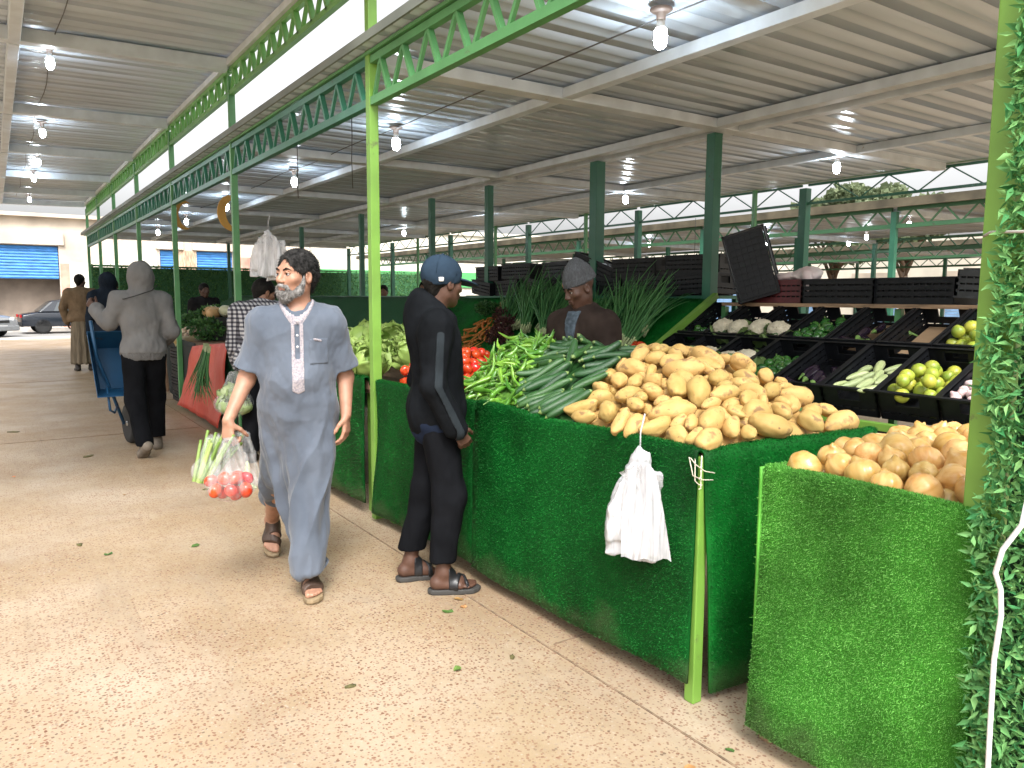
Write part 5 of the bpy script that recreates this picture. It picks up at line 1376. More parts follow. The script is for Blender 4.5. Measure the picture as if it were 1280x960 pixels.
# ------------------------------------------------------------------ placing produce
def seg_pts(p, d, hl, n=5):
    t = np.linspace(-1, 1, n)[:, None]; return p + d*t*hl
class Heap:
    """items lie tangent to a surface z=h(x,y); a new one is refused where it would cut into its neighbours"""
    def __init__(s): s.pts = []; s.rad = []
    def ok(s, q, r, f):
        if not s.pts: return True
        P = np.concatenate(s.pts); Rr = np.concatenate(s.rad)
        d = np.linalg.norm(q[:, None]-P[None], axis=2); return bool((d > (r+Rr)[None]*f).all())
    def add(s, q, r): s.pts.append(q); s.rad.append(np.full(len(q), r))
def quat_from(xa, za):
    xa = unit(xa); ya = unit(np.cross(za, xa)); za = np.cross(xa, ya); return Matrix(np.stack([xa, ya, za], 1).tolist())
def pour(heap, meshes, name, label, cat, group, hfn, inside, box, hl, r, tries, f=.82, ang=None, scale=(.85, 1.15), sink=.0, seed=1, maxn=999, roll=PI, upright=0, smart=None):
    g = np.random.RandomState(seed); made = []
    for _ in range(tries):
        x = g.uniform(box[0], box[1]); y = g.uniform(box[2], box[3])
        if not inside(x, y): continue
        sc = g.uniform(*scale); e = .02
        z = hfn(x, y) - sink; gx = (hfn(x+e, y)-hfn(x-e, y))/(2*e); gy = (hfn(x, y+e)-hfn(x, y-e))/(2*e)
        n = unit(A((-gx, -gy, 1.)))
        a = ang(x, y, g) if ang else g.uniform(0, 2*PI)
        t = A((math.cos(a), math.sin(a), 0.)); t = unit(t - n*np.dot(t, n)); t = unit(t + n*g.normal()*.10)
        p = A((x, y, z)) ; q = seg_pts(p, t, max(hl*sc-r*sc*.6, 0), 5 if hl > r*1.2 else 1)
        if not heap.ok(q, r*sc, f): continue
        heap.add(q, r*sc)
        za = unit(n*math.cos(g.uniform(-roll, roll)) + np.cross(n, t)*math.sin(g.uniform(-roll, roll)) + 1e-3) if not upright else unit(n + g.normal(size=3)*upright)
        if upright: t = np.cross(za, A((math.sin(a), math.cos(a), .1)))
        m3 = quat_from(t, za)
        o = link(name, meshes[g.randint(len(meshes))]); o.matrix_world = Matrix.Translation(p) @ m3.to_4x4() @ Matrix.Scale(sc, 4)
        tag(o, label, cat, group); made.append(o)
        if len(made) >= maxn: break
    return made
ss = lambda a, b, x: (lambda t: t*t*(3-2*t))(min(1, max(0, (x-a)/(b-a))))
def smin(*v, k=.05):
    r = v[0]
    for q in v[1:]:
        h = max(k-abs(r-q), 0)/k; r = min(r, q)-h*h*k*.25
    return r
POTS = [potato(i) for i in range(12)]
def h_pot(x, y):
    left = 2.72 + (x-2.1)*.45
    return .925 + smin(.32, .045+(x-2.10)*.50, .05+(y-1.82)*.44, .06+(left-y)*.85+(x-2.1)*.20, .05+(3.06-x)*1.1) + .02*math.sin(x*9)*math.cos(y*8)
def in_pot(x, y): return 2.12 < x < 2.97 and 1.885 < y < 2.66+(x-2.1)*.48
hp1 = Heap()
lab = 'pale yellow potato on the big heap at the front stall corner'
pour(hp1, POTS, 'potato', lab, 'potato', 'potatoes heaped on the front stall', h_pot, in_pot, (2.1, 2.98, 1.86, 3.1), .062, .034, 9000, .85, scale=(.95, 1.45), seed=3, maxn=68)
pour(hp1, POTS, 'potato', lab, 'potato', 'potatoes heaped on the front stall', h_pot, in_pot, (2.1, 2.98, 1.86, 3.1), .058, .034, 9000, .78, scale=(.65, 1.1), seed=4, maxn=130)
vis_pot = lambda x, y: in_pot(x, y) and 2.20 < x < 2.72 and y > 1.97
pour(hp1, POTS, 'potato', lab, 'potato', 'potatoes heaped on the front stall', lambda x, y: h_pot(x, y)-.040, vis_pot, (2.1, 2.98, 1.86, 3.1), .058, .034, 7000, .70, scale=(.7, 1.05), seed=5, maxn=90)
# packed lower part of each heap, seen only through gaps
def filler(name, label, hfn, inside, box, m, sink, r, bumps, cat):
    nx, ny = 60, 60; xs = np.linspace(box[0], box[1], nx); ys = np.linspace(box[2], box[3], ny); V = []; F = []; idx = {}
    for i, x in enumerate(xs):
        for j, y in enumerate(ys):
            if inside(x, y):
                b = abs(vnoise(A([[x*bumps, y*bumps, 3.1]]))[0]); idx[i, j] = len(V); V.append((x, y, max(.88, hfn(x, y)-sink+b*r)))
    n = len(V); V += [(x, y, .877) for x, y, z in V]
    for (i, j), a in idx.items():
        q = [idx.get((i+1, j)), idx.get((i+1, j+1)), idx.get((i, j+1))]
        if None not in q: F.append((a, q[0], q[1], q[2]))
    F = A(F); E = {}
    for f in F:
        for k in range(4): E[(f[k], f[(k+1) % 4])] = 1
    side = [(b, a, a+n, b+n) for a, b in E if (b, a) not in E]
    F = np.concatenate([F, F[:, ::-1]+n, A(side)])
    o = link(name, np_mesh(name, A(V), F, m, True)); tag(o, label, cat, kind='stuff'); return o
filler('packed_potatoes', 'lower layer of potatoes packed inside the heap', h_pot, in_pot, (2.11, 2.97, 1.885, 3.1), POT, .075, .045, 16, 'potatoes')

CUCS = [cucumber(i) for i in range(8)]
yl = lambda x: 2.70+(x-2.1)*.46
yh = lambda x: 3.12+(x-2.1)*.72
def h_cuc(x, y): return .935 + smin(.305, .045+(x-2.10)*.52, .05+(3.05-x)*1.1, .28+(yh(x)-y)*.5, .30) + .012*math.sin(y*11+x*7)
in_cuc = lambda x, y: 2.15 < x < 2.92 and yl(x) < y < yh(x)
hp2 = Heap(); lab = 'dark green cucumber in the heap between the potatoes and the chillies'
ca = lambda x, y, g: (-.42 if x < 2.42 else -.15) + g.normal()*(.12 if x < 2.4 else .33)
pour(hp2, CUCS, 'cucumber', lab, 'cucumber', 'cucumbers on the front stall', h_cuc, in_cuc, (2.1, 2.95, 2.65, 3.8), .115, .0205, 16000, .90, ca, (.85, 1.15), seed=8, maxn=80)
pour(hp2, CUCS, 'cucumber', lab, 'cucumber', 'cucumbers on the front stall', lambda x, y: h_cuc(x, y)-.026, in_cuc, (2.1, 2.7, 2.65, 3.8), .115, .0205, 9000, .80, ca, (.8, 1.05), seed=9, maxn=60)
filler('packed_cucumbers', 'lower layer of cucumbers packed inside the heap', h_cuc, lambda x, y: 2.11 < x < 2.97 and yl(x)-.05 < y < yh(x)+.03, (2.11, 2.97, 2.6, 3.8), CUC, .058, .03, 22, 'cucumbers')

CHIL = [chilli(i) for i in range(14)]
yp0 = lambda x: 3.14+(x-2.1)*.72
yp1 = lambda x: 3.70+(x-2.1)*.85
def h_chi(x, y): return .935 + smin(.325, .035+(x-2.10)*.56, .05+(3.05-x)*1.1, .05+(yp1(x)-y)*.9+(x-2.1)*.1, .30) + .015*math.sin(y*9+x*6)
in_chi = lambda x, y: 2.13 < x < 2.93 and yp0(x) < y < yp1(x)
hp3 = Heap(); lab = 'glossy light green curved chilli in the heap beside the cucumbers'
pour(hp3, CHIL, 'chilli', lab, 'chilli', 'green chillies on the front stall', h_chi, in_chi, (2.1, 2.95, 3.1, 4.5), .06, .012, 9000, .86, None, (.85, 1.25), seed=12, maxn=150)
pour(hp3, CHIL, 'chilli', lab, 'chilli', 'green chillies on the front stall', lambda x, y: h_chi(x, y)-.018, in_chi, (2.1, 2.75, 3.1, 4.5), .06, .012, 9000, .72, None, (.85, 1.2), seed=13, maxn=140)
filler('packed_chillies', 'lower layer of green chillies packed inside the heap', h_chi, lambda x, y: 2.11 < x < 2.97 and yp0(x)-.06 < y < yp1(x)+.02, (2.11, 2.97, 3.05, 4.5), mat('packed_chilli_skin', (.03, .09, .012), .5, col2=(.10, .22, .03), vscale=40), .05, .03, 26, 'chillies')

TOMS = [tomato(i) for i in range(5)]
in_tom = lambda x, y: 2.2 < x < 2.95 and max(3.80, yp1(x)+.03) < y < 4.64
h_tom = lambda x, y: .93 + smin(.22, .04+(x-2.1)*.38, .05+(3.05-x)*1.1, .03+(y-yp1(x))*1.0, .05+(4.68-y)*.8)
lab = 'shiny red tomato on the front stall behind the man in the cap'
hp4 = Heap()
pour(hp4, TOMS, 'tomato', lab, 'tomato', 'tomatoes on the front stall', h_tom, in_tom, (2.15, 2.95, 3.7, 4.7), .03, .036, 5000, .93, None, (.85, 1.1), seed=15, maxn=70, upright=.6)
filler('packed_tomatoes', 'lower layer of tomatoes packed inside the heap', h_tom, in_tom, (2.11, 2.97, 3.7, 4.7), TOM, .05, .03, 18, 'tomatoes')

LETT = [leaf_ball('lettuce', i, .13, 12, (.20, .34, .06), (.42, .55, .17), 'lettuce_leaf', .3, .6) for i in range(3)]
hp5 = Heap(); lab = 'pale green leafy lettuce on the stall beside the lime post'
pour(hp5, LETT, 'lettuce', lab, 'lettuce', 'lettuces beside the lime post', lambda x, y: 1.03+(x-2.1)*.22, lambda x, y: True, (2.16, 2.8, 4.95, 6.4), .1, .125, 900, .78, None, (.85, 1.1), seed=2, maxn=20, upright=.5)

ONIS = [onion(i) for i in range(8)]
h_oni = lambda x, y: .935 + smin(.095, .025+(x-2.09)*.20, .03+(3.15-x)*.9, .015+(1.60-y)*.40, .1) + .008*math.sin(x*14)
in_oni = lambda x, y: 2.125 < x < 3.05 and .96 < y < 1.53
lab = 'golden brown onion heaped on the bright green stall in front'
hp6 = Heap()
pour(hp6, ONIS, 'onion', lab, 'onion', 'onions on the bright green stall', h_oni, in_oni, (2.1, 3.1, .93, 1.56), .03, .044, 6000, .93, None, (.85, 1.25), seed=21, maxn=70, upright=1.2)
pour(hp6, ONIS, 'onion', lab, 'onion', 'onions on the bright green stall', lambda x, y: h_oni(x, y)-.05, in_oni, (2.1, 2.7, .93, 1.56), .03, .044, 4000, .80, None, (.8, 1.0), seed=22, maxn=30, upright=1.2)
filler('packed_onions', 'lower layer of onions packed inside the tray', h_oni, lambda x, y: 2.11 < x < 3.1 and .93 < y < 1.54, (2.11, 3.1, .93, 1.54), ONI, .075, .04, 16, 'onions')

# ------------------------------------------------------------------ crates
def crate_mesh(L=.58, W=.345, H=.185):
    mb = MB(); t = .012
    mb.box(-L/2+.015, -W/2+.015, .006, L/2-.015, W/2-.015, .012)
    for i in range(11):
        x = -L/2+.03+(L-.06)*i/10; mb.box(x-.006, -W/2+.02, -.004, x+.006, W/2-.02, .0055)
    for i in range(7):
        y = -W/2+.03+(W-.06)*i/6; mb.box(-L/2+.02, y-.006, -.010, L/2-.02, y+.006, -.0045)
    for s in (-1, 1):
        y = s*(W/2-t/2)
        for z0, z1 in ((0, .045), (.058, .088), (.100, .132), (H-.040, H)): mb.box(-L/2, y-t/2, z0, L/2, y+t/2, z1)
        k = 12
        for i in range(k+1):
            x = -L/2+.012+(L-.024)*i/k; w_ = .018 if i in (0, k, k//2) else .007
            mb.box(x-w_/2, y-t*.42, .004, x+w_/2, y+t*.42, H-.004)
        x = s*(L/2-t/2)
        for z0, z1 in ((0, .045), (.055, .10)): mb.box(x-t/2, -W/2, z0, x+t/2, W/2, z1)
        mb.box(x-t/2, -W/2, H-.022, x+t/2, W/2, H); mb.box(x-t/2, -W/2, .1, x+t/2, -.07, H-.02); mb.box(x-t/2, .07, .1, x+t/2, W/2, H-.02)
        for i in range(7):
            yy = -W/2+.012+(W-.024)*i/6; mb.box(x-t*.42, yy-.005, .004, x+t*.42, yy+.005, .1)
    mb.box(-L/2-.008, -W/2-.008, H-.01, L/2+.008, -W/2+t, H+.003); mb.box(-L/2-.008, W/2-t, H-.01, L/2+.008, W/2+.008, H+.003)
    mb.box(-L/2-.008, -W/2+t, H-.01, -L/2+t, W/2-t, H+.003); mb.box(L/2-t, -W/2+t, H-.01, L/2+.008, W/2-t, H+.003)
    return mb
CRATE = None
def crate(label, loc, rot_, group, m=None, sc=1.0):
    global CRATE
    if CRATE is None:
        o = crate_mesh().build('plastic_crate', BLACKPL); CRATE = o.data
    else: o = link('plastic_crate', CRATE)
    o.location = loc; o.rotation_euler = rot_; o.scale = (sc, sc, sc); tag(o, label, 'crate', group)
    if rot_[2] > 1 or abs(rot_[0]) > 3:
        MB().box(-.272, -.156, .014, .272, .156, .172).build('dark_fill', mat('dark_fill', (.006, .007, .007), .8, var=.5, vscale=30), o)  # added dark block, gives the crate a dark inside that hides the view through
    if m: o.data = o.data.copy(); o.data.materials[0] = m
    return o
TILT = math.atan(.45); ct, st_ = math.cos(TILT), math.sin(TILT)
def slope_pt(x, y, d): return A((x + d*st_*1.0, y, .97+.45*(x-4.25) - d*ct))   # d below the rim plane
rack = thing('display_rack', 'green steel rack carrying two sloping rows of black crates', 'rack', (4.8, 3.2, 0))
def rq(o): o.location = (-4.8, -3.2, 0); return o
rq(MB().box(4.15, 1.2, .755, 4.20, 4.66, .80).build('front_bar', LIME, rack, bevel=.004))
Pk = grid_sheet((4.21, 4.6, .03), (4.21, 4.6, .75), (4.21, 1.25, .03), (4.21, 1.25, .75), 30, 8); Pk[..., 0] += .02*fbm(Pk*A((0, 4, 2)), 2); Nk = np.zeros_like(Pk); Nk[..., 0] = -1
rq(carpet('under_rack_dark', Pk, Nk, rack, mat('under_rack_black', (.008, .008, .009), .9, var=.4), 0))  # added black sheet, stands in for the deep shade under the rack
rq(MB().box(5.30, 1.2, 1.44, 5.72, 4.60, 1.468).build('top_board', WOODB, rack))
rq(MB().box(4.86, 1.2, 1.0, 4.90, 4.62, 1.03).build('middle_bar', GREENP, rack))
for y in (1.3, 3.0, 4.58):
    rq(MB().bar((4.2, y, .77), (5.34, y, 1.28), .035, .045).build('slope_bar', GREENP, rack))
    rq(MB().cbox((4.22, y+.03, .377), (.045, .045, .754)).build('leg', GREENP, rack)); rq(MB().cbox((5.36, y+.03, .72), (.045, .045, 1.43)).build('leg', GREENP, rack))
rq(MB().bar((4.16, 4.63, .86), (5.36, 4.72, 1.53), .05, .05).build('end_bar', LIME, rack))
CARD = mat('cardboard', (.36, .24, .14), .85, var=.15, vscale=6)
upper = [(1.95, 'empty'), (2.32, 'limes'), (2.69, 'card'), (3.06, 'aub'), (3.43, 'bell'), (3.80, 'cauli'), (4.17, 'cauli'), (4.54, 'greens')]
lower = [(1.62, 'garlic'), (1.98, 'garlic'), (2.34, 'limes'), (2.70, 'squash'), (3.06, 'aub'), (3.42, 'bell'), (3.78, 'cauli'), (4.14, 'cauli'), (4.48, 'greens')]
desc = {'empty': 'empty', 'limes': 'holding green limes', 'card': 'lined with bare brown cardboard', 'aub': 'holding aubergines', 'bell': 'holding dark green peppers', 'cauli': 'holding cauliflowers', 'greens': 'holding a few dark greens', 'garlic': 'holding garlic bulbs', 'squash': 'holding pale green squashes'}
LIMS = [citrus(i) for i in range(3)]; SQS = [squash(i) for i in range(4)]; GARS = [garlic(i) for i in range(3)]; BELS = [bell(i) for i in range(4)]; AUBS = [aubergine(i) for i in range(3)]
CURDS = [cauliflower(i) for i in range(3)]; CLEAF = [leaf_ball('leaf_ruff', 30+i, .125, 9, (.06, .13, .04), (.20, .30, .10), 'cauliflower_leaf', .3, 1.2) for i in range(2)]
def put_cauli(p, n, sc, label, group):
    t = thing('cauliflower', label, 'cauliflower', p, 0, group); t.rotation_euler = (Vector(n)).to_track_quat('Z', 'Y').to_euler(); t.scale = (sc*1.08,)*3
    o = link('curd', CURDS[rnd.randrange(3)], t); o.location = (0, 0, .02); o.rotation_euler = (0, 0, rnd.random()*6)
    o = link('leaf_ruff', CLEAF[rnd.randrange(2)], t); o.rotation_euler = (0, 0, rnd.random()*6); o.location = (0, 0, -.02)
seenkind = {}
for row, (cells, xf, xb) in (('upper', (upper, 4.83, 5.34)), ('lower', (lower, 4.25, 4.78))):
    xc = (xf+xb)/2
    names_u = {}
    for ci, (y, kind) in enumerate(cells):
        seenkind[(row, kind)] = seenkind.get((row, kind), 0) + 1
        nk = sum(1 for c_ in cells if c_[1] == kind)
        which = '' if nk == 1 else (', the nearer one' if [c_[0] for c_ in cells if c_[1] == kind][0] == y else ', the farther one')
        c = crate(f'black plastic crate {desc[kind]} in the {row} row of the rack{which}', slope_pt(xc, y, .185), (0, -TILT, 0), 'black crates on the steel rack')
        grp = {'limes': 'limes', 'garlic': 'garlic bulbs', 'squash': 'pale squashes', 'aub': 'aubergines', 'bell': 'dark green peppers', 'cauli': 'cauliflowers', 'greens': 'dark green peppers'}.get(kind)
        ins = lambda x, yy: xf+.035 < x < xb-.03 and abs(yy-y) < .135
        H = Heap(); d0 = lambda x, yy, dep: slope_pt(x, yy, dep)[2]
        bx = (xf, xb, y-.17, y+.17)
        frontload = lambda dep, amt: (lambda x, yy: .97+.45*(x-4.25) - dep + max(0, .5-(x-xf)/.5)*amt - max(0, (x-xf)/.5-.55)*.1)
        if kind == 'limes':
            pour(H, LIMS, 'lime', f'round yellowish green lime in the {row} crate row', 'lime', f'limes in the {row} crate row', frontload(.075, .10), ins, bx, .03, .043, 700, .93, None, (.85, 1.1), seed=31+ci, maxn=22, upright=2)
            pour(H, LIMS, 'lime', f'round yellowish green lime in the {row} crate row', 'lime', f'limes in the {row} crate row', lambda x, yy: frontload(.0, .12)(x, yy), lambda x, yy: ins(x, yy) and x < xf+.33 and abs(yy-y) < .09, bx, .03, .043, 300, .93, None, (.9, 1.1), seed=32+ci, maxn=6, upright=2)
        elif kind == 'garlic':
            pour(H, GARS, 'garlic_bulb', 'pinkish white garlic bulb in the lower crate nearest the pillar', 'garlic', 'garlic bulbs in the lower crate row', frontload(.05, .08), ins, bx, .02, .026, 900, .9, None, (.85, 1.15), seed=35+ci, maxn=45, upright=1.5)
        elif kind == 'squash':
            pour(H, SQS, 'squash', 'pale green squash in the lower row of crates', 'squash', 'pale squashes in the lower crate row', frontload(.06, .10), lambda x, yy: ins(x, yy) and x < xf+.42, bx, .085, .024, 900, .85, lambda x, yy, g: g.normal()*.5, (.8, 1.15), seed=37, maxn=20)
        elif kind == 'aub':
            pour(H, AUBS, 'aubergine', f'black glossy aubergine in the {row} crate row', 'aubergine', f'aubergines in the {row} crate row', frontload(.085, .05), lambda x, yy: ins(x, yy) and x < xf+.36, bx, .10, .032, 600, .85, lambda x, yy, g: g.normal()*.7+1.2, (.8, 1.0), seed=41, maxn=9)
        elif kind in ('bell', 'greens'):
            pour(H, BELS, 'bell_pepper', f'dark green pepper in the {row} crate row', 'pepper', f'dark green peppers in the {row} crate row', frontload(.07, .08) if kind == 'bell' else frontload(.10, .05), lambda x, yy: ins(x, yy) and x < xf+(.45 if kind == 'bell' else .3), bx, .03, .040, 900, .85, None, (.85, 1.1), seed=43+ci, maxn=26 if kind == 'bell' else 9, upright=2)
        elif kind == 'cauli':
            for k_, (dx, dy, up_) in enumerate([(.10, -.085, .02), (.11, .085, .03), (.27, -.08, -.02), (.27, .09, -.03)] if row == 'lower' else [(.09, -.085, .01), (.10, .085, .01)]):
                pp = slope_pt(xf+dx, y+dy, .035-up_); put_cauli(tuple(pp), (-.4+rnd.uniform(-.3, .3), rnd.uniform(-.3, .3), 1), rnd.uniform(.9, 1.1), f'white cauliflower in ruffled green leaves, in the {row} crate row', f'cauliflowers in the {row} crate row')
        if kind in ('card', 'aub') and row == 'upper':
            c_ = MB().box(-.26, -.145, 0, .26, .145, .006).build('cardboard_sheet', CARD); c_.location = slope_pt(xc+.03, y, .165); c_.rotation_euler = (0, -TILT, 0)
            tag(c_, 'brown cardboard sheet lining the bare upper crate' if kind == 'card' else 'brown cardboard sheet under the aubergines in the upper crate', 'cardboard')

# crates standing on the top board and leaning by the column
g_ = 'spare crates on the rack top'
GREYPL = mat('worn_black_plastic', (.03, .032, .034), .5, var=.35, vscale=20, bump=.1)
REDPL = mat('dark_red_plastic', (.10, .018, .022), .45, var=.3, vscale=15)
crate('dark red crate with pale cloth on it, on the rack top board', (5.52, 4.12, 1.47), (0, 0, PI/2), g_, REDPL)
crate('worn black crate on the rack top board, beside the dark red one', (5.50, 3.52, 1.47), (0, 0, PI/2+.04), g_)
crate('low black crate on the rack top board behind the empty cardboard crate', (5.52, 2.93, 1.47), (0, 0, PI/2-.05), g_)
crate('big upturned black crate nearest the pillar on the rack top board', (5.50, 2.34, 1.69), (PI, -.05, PI/2), g_, GREYPL)
crate('tall black crate stood on end, leaning against the dark green column', (5.26, 4.28, 1.80), (0, PI/2, R(12)), g_, None).matrix_world = Matrix.Translation((5.22, 4.24, 1.785)) @ quat_from(A((-.12, .26, .95)), A((.84, .52, -.03))).to_4x4()
CLO = mat('pale_pink_cloth', (.62, .46, .46), .9, col2=(.72, .66, .64), vscale=7)
F = Field((5.2, 3.7, 1.5), (5.9, 4.4, 1.95), .01); F.ell((5.5, 4.02, 1.68), (.14, .24, .035), k=.04); F.ell((5.47, 3.86, 1.70), (.08, .10, .06), k=.04); F.cap((5.38, 3.82, 1.70), (5.35, 3.76, 1.58), .035, .02, k=.04)
tag(emit('cloth', F, CLO, None, .012, (18, 18, 18), 1), 'pale pinkish cloth bundled on the dark red crate', 'cloth')

# ------------------------------------------------------------------ sloping carpeted rack behind the seller and onwards
def slope_rack(label, y0, y1, nb):
    t = thing('sloping_rack', label, 'rack', (4.8, (y0+y1)/2, 0))
    def q(o): o.location = (-4.8, -(y0+y1)/2, 0); return o
    P = grid_sheet((4.15, y0, .80), (5.38, y0, 1.50), (4.15, y1, .80), (5.38, y1, 1.50), max(8, int((y1-y0)/.12)), 14)
    P[..., 2] += .012*fbm(P*A((3, 3, 0)), 2); Nn = grid_normals(P); Nn = Nn if Nn[2, 2, 2] > 0 else -Nn
    q(carpet('sloping_shelf', P, Nn, t, TURF if nb else TURFFAR, nb, .016, .003))
    Q = grid_sheet((4.13, y0, .05), (4.13, y0, .80), (4.13, y1, .05), (4.13, y1, .80), 12, 6); Nq = np.zeros_like(Q); Nq[..., 0] = -1
    q(carpet('front_skirt', Q, Nq, t, TURFFAR, 0)); q(MB().box(5.40, y0, 0, 5.46, y1, 1.52).build('back_board', DARKG, t))
    return t
slope_rack('dark green sloping rack behind the seller, holding spring onions and carrots', 4.80, 9.6, 26000)
slope_rack('bare dark green sloping rack beyond the carrots, second from the camera', 9.8, 15.2, 0)
slope_rack('dark green sloping rack farthest back, towards the hedge screen', 15.4, 21.5, 0)
zs = lambda x: .80+.569*(x-4.15)
# black crates in a row along the top of that rack
g_ = 'black crates along the top of the sloping rack'
for i, y in enumerate([5.15, 5.77, 6.38, 7.0, 7.62, 8.24, 8.86]):
    crate('black crate in the row topping the sloping rack behind the spring onions', (5.62, y, 1.535), (R(rnd.uniform(-3, 3)), R(rnd.uniform(-8, 8)), PI/2+rnd.uniform(-.12, .12)), g_)
for i, y in enumerate([5.2, 5.95, 7.3, 8.05, 8.75]):
    crate('black crate in the second tier above the sloping rack, behind the spring onions', (5.64+rnd.uniform(-.04, .04), y, 1.728), (R(rnd.uniform(-3, 3)), 0, PI/2+rnd.uniform(-.25, .25)), g_)
for i, y in enumerate([6.62]):
    crate('black crate tilted on top of the row behind the spring onions', (5.60, y, 1.73), (R(rnd.uniform(-10, 10)), R(-20), PI/2+.2), g_)
shelf = thing('crate_shelf', 'dark shelf behind the sloping rack carrying the crate row', 'shelf', (5.7, 7, 0))
for n_, b_ in (('board', (5.47, 4.9, 1.50, 5.95, 9.3, 1.53)), ('leg', (5.9, 4.95, 0, 5.95, 5.0, 1.5)), ('leg', (5.9, 9.2, 0, 5.95, 9.25, 1.5))):
    o = MB().box(*b_).build(n_, DARKG, shelf); o.location = (-5.7, -7, 0)

# spring onions
SPL = leafy('spring_onion_leaf', (.03, .12, .04), (.11, .28, .09), .35, .15); SPW = mat('spring_onion_base', (.40, .46, .24), .4, var=.3)
def spring_bunch(seed, n=46):
    g = np.random.RandomState(seed); VV = []; FF = []; MM = []; o = 0
    for k in range(n):
        bx, bz = g.uniform(-.05, .05), g.uniform(0, .05); L = g.uniform(.45, .75); u = np.linspace(0, 1, 9)
        sp = g.normal()*.16; lift = g.uniform(.0, .30)
        path = np.stack([bx + sp*u**1.6*L*1.3, u*L, bz + lift*u**1.4*L - .25*max(0, g.normal()*.5+.3)*u**4*L], 1)
        r = .0068*(1-u**3*.85)*(.6+.4*(u > .05)); r[0] = .006
        a, b = tube_np(path, r, 5); VV.append(a); FF.append(b+o); o += len(a); MM.append((b[:, 0]//5) <= 0)
    me = np_mesh('spring_onions', np.concatenate(VV), np.concatenate(FF), SPL, True); return two_mat(me, np.concatenate(MM), SPW)
def along(ya, nrm=A((-.49, 0, .87))):
    ya = unit(ya); za = unit(nrm - ya*np.dot(nrm, ya)); return quat_from(np.cross(ya, za), za).to_4x4()
SPR = [spring_bunch(i) for i in range(4)]
for i, (x, y) in enumerate([(4.62, 6.25), (4.70, 6.45), (4.66, 6.68), (4.72, 6.92), (4.75, 7.18), (4.86, 6.55), (4.88, 7.0), (4.95, 6.3)]):
    o = link('spring_onions', SPR[i % 4]); o.matrix_world = Matrix.Translation((x, y, zs(x)+.03)) @ along(A((.60+rnd.uniform(-.12, .12), .42+rnd.uniform(-.2, .2), .50))) @ Matrix.Scale(1.18, 4)
    tag(o, 'bunch of dark green spring onions on the sloping rack left of the seller', 'spring onions', 'spring onion bunches left of the seller')
for i, (x, y) in enumerate([(4.55, 4.98), (4.58, 5.12), (4.6, 5.28), (4.5, 5.45), (4.72, 5.0), (4.72, 5.35), (4.62, 5.65)]):
    o = link('spring_onions', SPR[(i+2) % 4]); o.matrix_world = Matrix.Translation((x, y, zs(x)+.03)) @ along(A((.66+rnd.uniform(-.12, .12), .25+rnd.uniform(-.2, .2), .50))) @ Matrix.Scale(1.15, 4)
    tag(o, 'bunch of dark green spring onions on the sloping rack right of the seller', 'spring onions', 'spring onion bunches right of the seller')
hz = lambda x, y: zs(x)+.035
pour(Heap(), TOMS, 'tomato', 'small red tomato low on the rack beside the lime bar, right of the seller', 'tomato', 'tomatoes on the sloping rack', lambda x, y: zs(x)+.045, lambda x, y: True, (4.2, 4.62, 4.82, 5.04), .03, .034, 900, .9, None, (.8, 1.0), seed=51, maxn=34, upright=1)
CARS = [carrot(i) for i in range(4)]
pour(Heap(), CARS, 'carrot', 'orange carrot on the sloping rack just right of the cap wearer', 'carrot', 'carrots on the sloping rack', lambda x, y: zs(x)+.05+.03*math.sin(y*20), lambda x, y: True, (4.25, 4.9, 7.2, 7.85), .08, .013, 2500, .75, lambda x, y, g: .3+g.normal()*.35, (.9, 1.2), seed=53, maxn=80)
def leaf_bunch(name, seed, n, r, c1, c2, mname, flat=.6, lw=.022):
    g = np.random.RandomState(seed); d = g.normal(size=(n, 3)); d /= np.linalg.norm(d, axis=1, keepdims=True); c = d*(g.rand(n, 1)**.4)*r*A((1, 1, flat))
    a = g.normal(size=(n, 3)); a /= np.linalg.norm(a, axis=1, keepdims=True); a = a*.6+d*.6; a = a/np.linalg.norm(a, axis=1, keepdims=True)*lw*1.8; b = np.cross(a, g.normal(size=(n, 3))); b = b/np.linalg.norm(b, axis=1, keepdims=True)*lw
    V = np.stack([c, c+a*.5+b*.5, c+a, c+a*.5-b*.5], 1).reshape(-1, 3); return np_mesh(name, V, np.arange(n*4).reshape(-1, 4), leafy(mname, c1, c2, .45, .2))
HERB = [leaf_bunch('herb_bunch', i, 500, .14, (.02, .07, .02), (.08, .19, .05), 'herb_leaf') for i in range(2)]
REDH = leaf_bunch('red_leaf_bunch', 8, 520, .15, (.05, .012, .02), (.10, .05, .035), 'red_herb_leaf'); PALEH = leaf_bunch('dry_herb_bunch', 9, 420, .13, (.18, .12, .07), (.30, .28, .12), 'pale_herb_leaf')
g_ = 'herb bunches on the sloping rack'
for i, (x, y, m_, l_) in enumerate([(5.05, 7.55, PALEH, 'pale brownish bunch of dried herbs at the rack top behind the red leaves'), (5.1, 7.3, HERB[0], 'green herb bunch at the rack top, right of the dried herbs'), (5.0, 8.0, HERB[1], 'green herb bunch above the carrots at the rack top'),
        (4.7, 7.1, REDH, 'dark red leafy bunch right of the carrots on the sloping rack'), (4.5, 6.95, REDH, 'dark red leafy bunch lowest on the sloping rack behind the tomatoes'), (4.85, 7.35, REDH, 'dark red leafy bunch highest of the red ones, under the dried herbs')]):
    o = link('leaf_bunch', m_); o.location = (x, y, zs(x)+.09); o.rotation_euler = (0, 0, i); tag(o, l_, 'herbs', g_)
